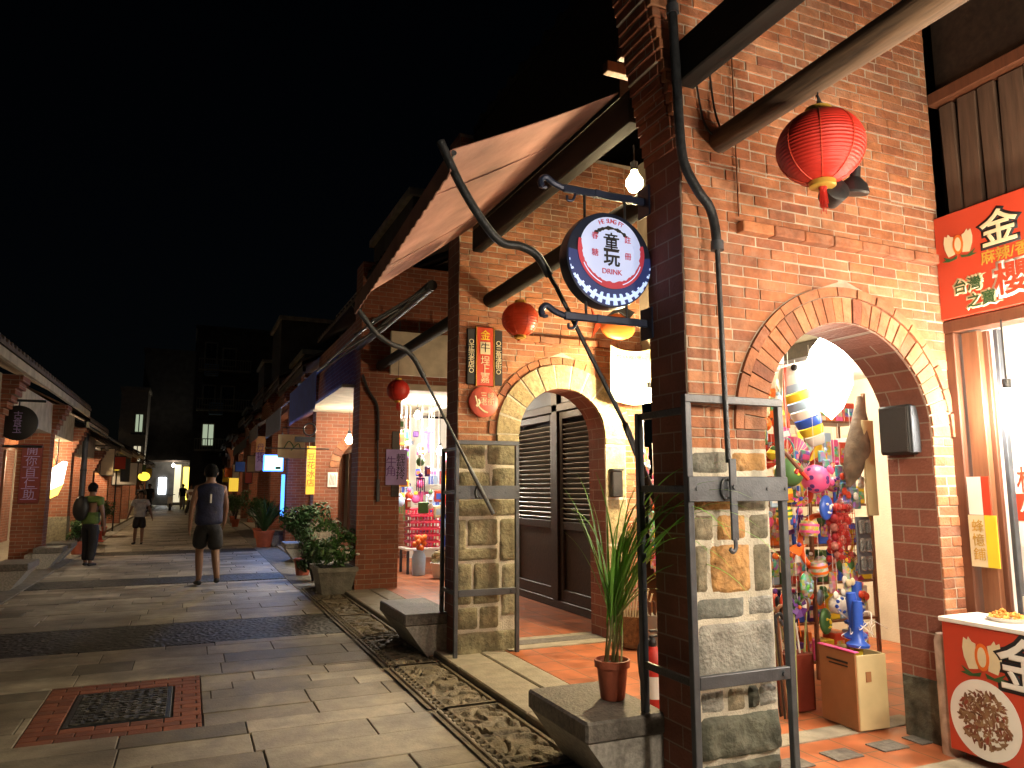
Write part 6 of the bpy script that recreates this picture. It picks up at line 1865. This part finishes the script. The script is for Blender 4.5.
t = thing("vertical_sign", "yellow vertical signboard with four characters on the fourth right pier", "sign", (2.25, 15.62, 1.85))
g = MB(); g.box(2.16, 2.33, 15.60, 15.66, 1.35, 2.33, .004); g.build("board", emat("yellow_board", (.75, .42, .04), .35), t); text("豆\n花\n冰\n店", .17, (2.245, 15.597, 1.84), FY, M_sred, t, ls=1.05)
t = thing("paper_notice", "square white notice with line drawing on the fourth right pier", "notice", (2.72, 15.68, 1.65))
g = MB(); g.box(2.60, 2.80, 15.665, 15.672, 1.50, 1.80); g.build("sheet", M_white, t); g = MB()
for k in range(5): g.tube([(2.63 + k * .03, 15.663, 1.54), (2.66 + k * .025, 15.663, 1.76 - .02 * (k % 3))], .004, 4)
g.build("drawing", M_ink, t)
t = thing("wrought_sign", "black wrought iron sign with ring scroll over the right kerb", "sign", (1.95, 14.1, 2.45))
g = MB(); g.box(1.72, 2.08, 14.08, 14.12, 2.32, 2.42, .006); g.build("plate", M_black, t)
g = MB(); g.tube([(1.98 + .11 * math.cos(a), 14.1, 2.56 + .11 * math.sin(a)) for a in [k * math.pi / 10 for k in range(21)]], .015, 6); g.tube([(1.2, 14.1, 2.2), (2.35, 14.1, 2.2)], .012, 6); g.tube([(1.98, 14.1, 2.43), (1.98, 14.1, 2.2)], .01, 6); g.build("scroll", M_black, t, True)
t = thing("vertical_sign", "tall sign with orange top and violet foot beyond the blue box", "sign", (1.87, 24, 2.5))
g = MB(); g.box(1.79, 2.06, 24, 24.05, 2.0, 2.55, .004); g.build("lower_board", M_lilac, t); g = MB(); g.box(1.79, 2.06, 24, 24.05, 2.56, 3.05, .004); g.build("upper_board", mat("peach_board", (.6, .35, .15), .6), t); text("丹\n花\n梵", .22, (1.925, 23.995, 2.52), FY, M_purple, t)
t = thing("vertical_sign", "dim yellow sign far down the right arcade", "sign", (1.85, 36, 1.9))
g = MB(); g.box(1.6, 2.0, 36, 36.05, 1.3, 1.9, .004); g.build("board", emat("dim_yellow", (.8, .5, .05), .5), t)
SG = [(2.0, 27.5, 2.3, .42, .55, "pale square", M_cream, 1), (2.05, 30.5, 2.1, .26, .9, "tall red", M_sred, 1), (1.95, 33.5, 2.35, .5, .4, "wide blue", M_blue, 1), (2.05, 39.5, 2.2, .3, .8, "tall white", M_white, 1), (1.95, 44.0, 2.3, .5, .5, "square orange", M_orng, 1), (2.0, 50, 2.2, .35, .8, "tall yellow", M_yellow, 1),
      (-2.35, 25.6, 2.25, .34, .8, "tall cream", M_cream, -1), (-2.3, 28.2, 2.3, .5, .4, "wide red", M_sred, -1), (-2.35, 32.5, 2.15, .28, .85, "tall blue", M_navy, -1), (-2.3, 38, 2.35, .45, .45, "square white", M_white, -1), (-2.3, 42.5, 2.2, .3, .8, "tall green", M_dkgreen, -1), (-2.3, 47, 2.3, .5, .45, "wide yellow", M_yellow, -1)]
for (x, y, z, w, h_, nm, m, sd) in SG:
    t = thing("projecting_sign", nm + " sign projecting from the " + ("right" if sd > 0 else "left") + " arcade far down the street", "sign", (x, y, z), "small signs down the arcades")
    g = MB(); g.box(x - w / 2, x + w / 2, y, y + .06, z - h_ / 2, z + h_ / 2, .008); g.build("board", m, t)
    g = MB(); g.box(x - w / 2 - .02, x + w / 2 + .02, y + .01, y + .05, z + h_ / 2 + .001, z + h_ / 2 + .03); g.box(x - w / 2 - .02, x + w / 2 + .02, y + .01, y + .05, z - h_ / 2 - .03, z - h_ / 2 - .001)
    for sx_ in (-1, 1): g.box(x + sx_ * (w / 2 + .012) - .01, x + sx_ * (w / 2 + .012) + .01, y + .012, y + .048, z - h_ / 2 - .02, z + h_ / 2 + .02)
    g.build("frame", M_iron, t)
    g = MB(); g.tube([(x, y + .03, z + h_ / 2 + .1), (x + sd * .4, y + .03, z + h_ / 2 + .1)], .015, 6); g.tube([(x, y + .03, z + h_ / 2 + .03), (x, y + .03, z + h_ / 2 + .1)], .012, 6); g.build("bracket", M_iron, t)
# left side
t = thing("character_board", "dark red vertical board with boxed white characters on the left pier", "sign", (-2.95, 17.55, 1.8))
g = MB(); g.box(-3.14, -2.78, 17.555, 17.585, 1.18, 2.36, .004); g.build("board", mat("dull_red", (.16, .02, .02), .6), t)
text("開\n你\n自\n仁\n助", .205, (-2.96, 17.552, 1.78), FY, M_lilac, t, ls=1.07)
g = MB()
for k in range(6): g.box(-3.1, -2.82, 17.549, 17.553, 1.25 + k * .213, 1.262 + k * .213)
g.build("frame_line", M_lilac, t)
t = thing("hanging_sign", "round black sign with white characters hung from the left arcade", "sign", (-2.5, 13.5, 2.48))
TY = Matrix.Translation((-2.5, 13.5, 2.48)) @ Matrix.Rotation(R(90), 4, 'X')
g = MB(); g.lathe([(.25, -.03), (.27, -.02), (.27, .02), (.25, .03)], (0, 0, 0), 36, TY); g.build("disc", M_black, t, True, 40); text("古\n食\n玉", .13, (-2.5, 13.468, 2.48), FY, M_lilac, t)
g = MB(); g.tube([(-2.7, 13.5, 2.83), (-2.15, 13.5, 2.83)], .02, 6); g.tube([(-2.7, 13.5, 2.12), (-2.15, 13.5, 2.12)], .02, 6); g.tube([(-2.5, 13.5, 2.83), (-2.5, 13.5, 2.75)], .01, 6); g.build("bracket", M_iron, t)
t = thing("light_box", "slanted white and yellow lit sign hanging in the left arcade", "light box", (-2.8, 19.5, 1.6))
g = MB(); g.prism([(-3.04, 1.36), (-2.66, 1.56), (-2.60, 2.06), (-2.68, 2.08), (-3.04, 1.78)], 'y', 19.5, 19.6); g.build("white_panel", E_sign, t)
g = MB(); g.prism([(-3.04, 1.355), (-2.66, 1.555), (-2.74, 1.32), (-3.02, 1.17)], 'y', 19.5, 19.6); g.build("yellow_panel", E_yel, t)
g = MB(); g.box(-3.18, -3.06, 19.52, 19.6, 1.25, 1.95); g.build("side_panel", E_yel, t)
g = MB(); g.tube([(-2.8, 19.55, 1.98), (-2.8, 19.55, 3.1)], .012, 6); g.build("hanger", M_iron, t)
t = thing("drainpipe", "grey drainpipe beside the slanting black awning", "pipe", (-2.55, 22.0, 0))
g = MB(); g.tube([(-2.55, 22.0, 0), (-2.55, 22.0, 3.2)], .07, 12); g.build("pipe", M_irong, t, True)
g = MB()
for z in (.8, 1.9, 2.9): g.lathe([(.082, z), (.082, z + .05)], (-2.55, 22, 0), 12)
g.build("clamp", M_iron, t)
t = thing("traffic_cone", "red and white traffic cone at the left kerb", "traffic cone", (-2.38, 24.6, -.055))
g = MB(); g.box(-2.57, -2.19, 24.41, 24.79, -.054, -.02, .02); g.build("base", M_sred, t)
g = MB(); g.lathe([(.15, -.02), (.105, .25)], (-2.38, 24.6, 0), 20); g.lathe([(.075, .42), (.03, .68), (.0, .685)], (-2.38, 24.6, 0), 20); g.build("cone", M_sred, t, True, 50)
g = MB(); g.lathe([(.105, .25), (.075, .42)], (-2.38, 24.6, 0), 20); g.build("white_band", M_white, t, True)
for (x, y, z, lb) in ((-2.45, 30.1, 2.3, "yellow globe lantern on a pole, the nearer of two"), (-2.07, 40, 2.0, "yellow globe lantern on a pole, the farther of two")):
    t = thing("globe_lantern", lb, "lantern", (x, y, z), "yellow globe lanterns on the left")
    g = MB(); g.ell((x, y, z), (.26, .26, .21), 20, 12); g.build("globe", E_lant, t, True); g = MB(); g.tube([(x, y, -.05), (x, y, z - .2)], .025, 8); g.build("pole", M_iron, t)
t = thing("notice_board", "pale notice board facing the street past the first yellow lantern", "notice board", (-2.5, 35.3, 1.9))
g = MB(); g.box(-3.0, -2.1, 35.2, 35.25, 1.6, 2.5, .01); g.build("board", M_white, t); g = MB(); g.box(-3.04, -2.06, 35.25, 35.28, 1.56, 2.54, .01); g.build("frame", M_iron, t)

# ================================================================== PEOPLE
def skin(name, verts, edges, rad, m, parent, sub=2, scale=1.0, root=0):
    me = bpy.data.meshes.new(name); me.from_pydata([Vector(v) * scale for v in verts], edges, [])
    o = bpy.data.objects.new(name, me); COL.objects.link(o)
    o.modifiers.new("skin", 'SKIN')
    sv = me.skin_vertices[0].data
    for i, r in enumerate(rad):
        rr_ = r if isinstance(r, tuple) else (r, r)
        sv[i].radius = (rr_[0] * scale, rr_[1] * scale); sv[i].use_root = (i == root)
    ss = o.modifiers.new("sub", 'SUBSURF'); ss.levels = sub; ss.render_levels = sub
    dg = bpy.context.evaluated_depsgraph_get(); dg.update()
    nm = bpy.data.meshes.new_from_object(o.evaluated_get(dg))
    bpy.data.objects.remove(o)
    nm.materials.clear(); nm.materials.append(m); nm.polygons.foreach_set("use_smooth", [True] * len(nm.polygons))
    return link(nm, name, parent)


def person(label, loc, rz, h, P, shirt, legs, shoe, sleeve, shorts, bag=None, hand=None, mark=None):
    """P: joint offsets: elbow/wrist L,R ; knee/ankle L,R (local: +Y is the walking direction, x to the person's right)"""
    t = thing("person", label, "person", (0, 0, 0)); s = h / 1.75
    V = Vector
    pel, sp, ch, nk, hb, hm, ht = V((0, 0, .95)), V((0, .0, 1.14)), V((0, 0, 1.36)), V((0, .0, 1.49)), V((0, .02, 1.56)), V((0, .025, 1.645)), V((0, .02, 1.72))
    verts = [pel, sp, ch, nk, hb, hm, ht]; E_ = [(0, 1), (1, 2), (2, 3), (3, 4), (4, 5), (5, 6)]
    rad = [(.14, .10), (.125, .09), (.15, .10), (.052, .052), (.062, .07), (.078, .095), (.055, .065)]
    J = {}
    for sd, k in ((-1, 'L'), (1, 'R')):
        sh = V((sd * .185, 0, 1.41)); el = sh + V(P['el' + k]); wr = el + V(P['wr' + k])
        hp = V((sd * .09, 0, .90)); kn = hp + V(P['kn' + k]); an = kn + V(P['an' + k]); toe = an + V((sd * .02, .13, -.05)); heel = an + V((0, -.04, -.05))
        J[k] = (sh, el, wr, hp, kn, an, toe)
        b = len(verts)
        d = (wr - el).normalized(); palm = wr + d * .05
        verts += [sh, el, wr, palm]; rad += [.056, .04, .027, (.034, .02)]
        E_ += [(2, b), (b, b + 1), (b + 1, b + 2), (b + 2, b + 3)]
        # five fingers rooted in the palm
        fw = V((0, 1, 0)) - d * d.y; fw.normalize()
        for q in range(4):
            c = len(verts); off = fw * (-.024 + .016 * q)
            L_ = (.062, .074, .078, .07)[q]
            verts += [palm + off + d * .03, palm + off * 1.1 + d * (.03 + L_ * .5) + V((-sd * .008, 0, 0)), palm + off * 1.1 + d * (.03 + L_ * .9) + V((-sd * .022, 0, 0))]
            rad += [.010, .009, .007]; E_ += [(b + 3, c), (c, c + 1), (c + 1, c + 2)]
        c = len(verts)
        verts += [wr + d * .03 + fw * .03, wr + d * .06 + fw * .052 + V((-sd * .012, 0, 0))]; rad += [.011, .008]; E_ += [(b + 3, c), (c, c + 1)]
        b = len(verts)
        verts += [hp, kn, kn.lerp(an, .35), an, toe]; rad += [.085, .055, .056, .036, (.04, .028)]
        E_ += [(0, b), (b, b + 1), (b + 1, b + 2), (b + 2, b + 3), (b + 3, b + 4)]
    rad = [tuple(q * 1.12 for q in r_) if isinstance(r_, tuple) else r_ * (1.1 if r_ > .02 else 1) for r_ in rad]
    skin("body", verts, E_, rad, M_skin, t, 1, s)
    # shirt
    v = [V((0, 0, .84)), V((0, 0, 1.0)), sp, ch, V((0, 0, 1.50)), V((0, 0, 1.435))]; r = [(.225, .165), (.21, .155), (.20, .15), (.225, .16), (.085, .085), (.225 if not sleeve else .20, .14)]; e = [(0, 1), (1, 2), (2, 3), (3, 5), (5, 4)]
    for k in 'LR':
        sh, el = J[k][0], J[k][1]; b = len(v)
        v += [sh + V((0, 0, -.005))]; r += [.088]; e += [(5, b)]
        if not sleeve: v.pop(); r.pop(); e.pop(); continue
        if sleeve: v += [sh.lerp(el, sleeve)]; r += [.085]; e += [(b, b + 1)]
    skin("shirt", v, e, r, shirt, t, 2, s)
    # shorts / trousers
    v = [V((0, 0, 1.0)), V((0, 0, .88))]; r = [(.19, .145), (.20, .155)]; e = [(0, 1)]
    for k in 'LR':
        hp, kn, an = J[k][3:6]; b = len(v)
        if shorts: v += [hp + V((0, 0, -.03)), hp.lerp(kn, .55), hp.lerp(kn, 1.0) + V((0, 0, .02))]; r += [.125, .12, .12]; e += [(1, b), (b, b + 1), (b + 1, b + 2)]
        else: v += [hp + V((0, 0, -.03)), kn, kn.lerp(an, .5), an + V((0, 0, .03))]; r += [.125, .095, .085, .08]; e += [(1, b), (b, b + 1), (b + 1, b + 2), (b + 2, b + 3)]
    skin("shorts" if shorts else "trousers", v, e, r, legs, t, 2, s, 1)
    for k in 'LR':
        an, toe = J[k][5], J[k][6]
        dirv = (toe - an); fl = V((toe.x - an.x, toe.y - an.y, 0)).normalized()
        heel = an + V((0, 0, -.045)) - fl * .055
        skin("shoe", [heel, an + V((0, 0, -.03)), an.lerp(toe, .6) + V((0, 0, -.01)), toe + fl * .05 + V((0, 0, -.005))], [(0, 1), (1, 2), (2, 3)], [(.038, .03), (.046, .045), (.048, .036), (.035, .024)], shoe, t, 2, s)
    # hair, ears, face
    g = MB(); hc = V((0, .005, 1.665)); vs = []; n, m = 20, 10; rr = random.Random(int(h * 100)); fs = []
    for i in range(m + 1):
        b = math.pi / 2 - (math.pi * .80) * i / m
        for j in range(n):
            a = 2 * math.pi * j / n
            lim = -.15 if math.sin(a) > .35 else -2
            bb = max(b, .42) if math.sin(a) > .35 else b
            k = 1 + rr.uniform(-.02, .05); cb_ = math.cos(bb) if bb > 0 else max(math.cos(bb), .80)
            vs.append(hc * 1 + V((.094 * k * cb_ * math.cos(a), .117 * k * cb_ * math.sin(a), .108 * k * math.sin(bb))))
    for i in range(m):
        for j in range(n):
            j2 = (j + 1) % n; fs.append((i * n + j, i * n + j2, (i + 1) * n + j2, (i + 1) * n + j))
    g.add([p * s for p in vs], fs); g.build("hair", M_hair, t, True, 80)
    g = MB()
    for sd in (-1, 1): g.ell(V((sd * .087, .015, 1.63)) * s, (.012 * s, .022 * s, .032 * s), 10, 8)
    g.ell(V((0, .125, 1.625)) * s, (.014 * s, .018 * s, .024 * s), 10, 8); g.build("face", M_skin, t, True)
    g = MB()
    for sd in (-1, 1): g.ell(V((sd * .032, .112, 1.655)) * s, (.012 * s, .008 * s, .007 * s), 8, 6); g.box((sd * .032 - .018) * s, (sd * .032 + .018) * s, .112 * s, .118 * s, 1.677 * s, 1.683 * s)
    g.box(-.022 * s, .022 * s, .113 * s, .119 * s, 1.578 * s, 1.584 * s); g.build("features", M_ink, t)
    if mark:
        g = MB(); g.box(-.012 * s, .012 * s, -.150 * s, -.115 * s, 1.20 * s, 1.33 * s, .003); g.build("back_number", M_white, t)
    if bag:
        g = MB(); g.ell(V((-.13, -.17, 1.22)) * s, (.17 * s, .12 * s, .27 * s), 18, 12); bm_ = g.build("bag", bag, t, True); g = MB(); g.tube([V((-.05, -.12, 1.44)) * s, V((.08, .09, 1.44)) * s, V((.16, .12, 1.25)) * s, V((.17, -.02, 1.05)) * s], .02 * s, 6, flat=.4); g.build("strap", M_ink, t)
    t.location = loc; t.rotation_euler = (0, 0, rz); WL[t.name] = V(loc)
    return J, s


M_jersey = mat("navy_jersey", (.010, .014, .05), .75, var=.35, ns=9, bump=.8, bs=13); M_dshort = mat("dark_shorts", (.008, .008, .012), .8, bump=.8, bs=14)
walkP = dict(elL=(-.06, -.11, -.28), wrL=(-.01, .03, -.26), elR=(.055, .07, -.29), wrR=(.0, .16, -.21), knL=(0, .17, -.39), anL=(.01, -.01, -.43), knR=(.02, -.02, -.42), anR=(.01, -.27, -.33))
person("tall person in a navy sleeveless jersey and dark shorts walking away", (.30, 12.9, -.055), R(4), 1.90, walkP, M_jersey, M_dshort, M_ink, 0, True, mark=True)
P2_ = dict(elL=(-.07, .02, -.29), wrL=(.0, .12, -.22), elR=(.09, -.02, -.29), wrR=(.02, .05, -.26), knL=(0, .07, -.42), anL=(0, -.02, -.41), knR=(.02, -.02, -.43), anR=(.01, -.08, -.39))
person("person in a green shirt and black trousers with a dark shoulder bag", (-1.80, 17.2, -.055), R(-28), 1.62, P2_, mat("olive_shirt", (.085, .14, .03), .8, var=.35, ns=9, bump=.8, bs=13), M_dshort, M_ink, .55, False, bag=M_black)
P3_ = dict(elL=(-.12, .0, -.28), wrL=(-.08, .06, -.24), elR=(.11, .0, -.28), wrR=(.06, .05, -.25), knL=(-.02, .05, -.42), anL=(0, -.03, -.41), knR=(.02, .0, -.43), anR=(.02, -.06, -.40))
person("person in a pale grey shirt and dark shorts walking toward us", (-1.24, 23.2, -.055), R(172), 1.44, P3_, mat("grey_shirt", (.36, .36, .38), .85, var=.25, ns=9, bump=.8, bs=13), M_dshort, M_ink, .6, True)
st_ = dict(elL=(-.06, .0, -.29), wrL=(.0, .06, -.25), elR=(.06, .0, -.29), wrR=(.0, .06, -.25), knL=(0, .02, -.43), anL=(0, -.02, -.42), knR=(0, .02, -.43), anR=(0, -.02, -.42))
person("dark dressed person standing far off by the white lit shop", (-2.2, 49, -.055), R(170), 1.72, st_, M_ink, M_dshort, M_ink, .6, False)
person("far person in black shirt and pale trousers near the yellow sign", (-.45, 58, -.055), R(10), 1.75, st_, M_ink, M_white, M_ink, .6, False)
person("far person in a white shirt just left of the navy jersey", (.05, 44, -.055), R(200), 1.68, walkP, M_white, M_dshort, M_ink, .6, False)
person("far person in a dark jacket beside the farther yellow lantern", (-2.4, 44.5, -.055), R(150), 1.7, walkP, M_black, M_dshort, M_ink, .9, False)

# parked scooter far down the street
t = thing("scooter", "small pale scooter parked far down the street near the crossing", "scooter", (-1.2, 56, -.055))
for y in (55.4, 56.6):
    g = MB(); g.tube([(-1.2, y + .22 * math.cos(a), .17 + .22 * math.sin(a)) for a in [k * math.pi / 9 for k in range(19)]], .055, 8, caps=False); w_ = g.build("wheel", M_ink, t, True); g = MB(); g.lathe([(.16, -.03), (.16, .03)], (0, 0, 0), 16, Matrix.Translation((-1.2, y, .17)) @ Matrix.Rotation(R(90), 4, 'Y')); g.build("rim", M_irong, w_)
g = MB(); g.prism([(55.3, .4), (55.5, .85), (55.6, .85), (55.65, .3), (56.1, .28), (56.2, .6), (56.8, .62), (56.9, .45), (56.3, .2), (55.6, .15)], 'x', -1.35, -1.05); g.build("body", M_white, t)
g = MB(); g.box(-1.33, -1.07, 56.1, 56.8, .625, .70, .03); g.build("seat", M_ink, t); g = MB(); g.tube([(-1.5, 55.6, 1.0), (-1.2, 55.55, .95), (-.9, 55.6, 1.0)], .02, 6); g.build("handlebar", M_ink, t)
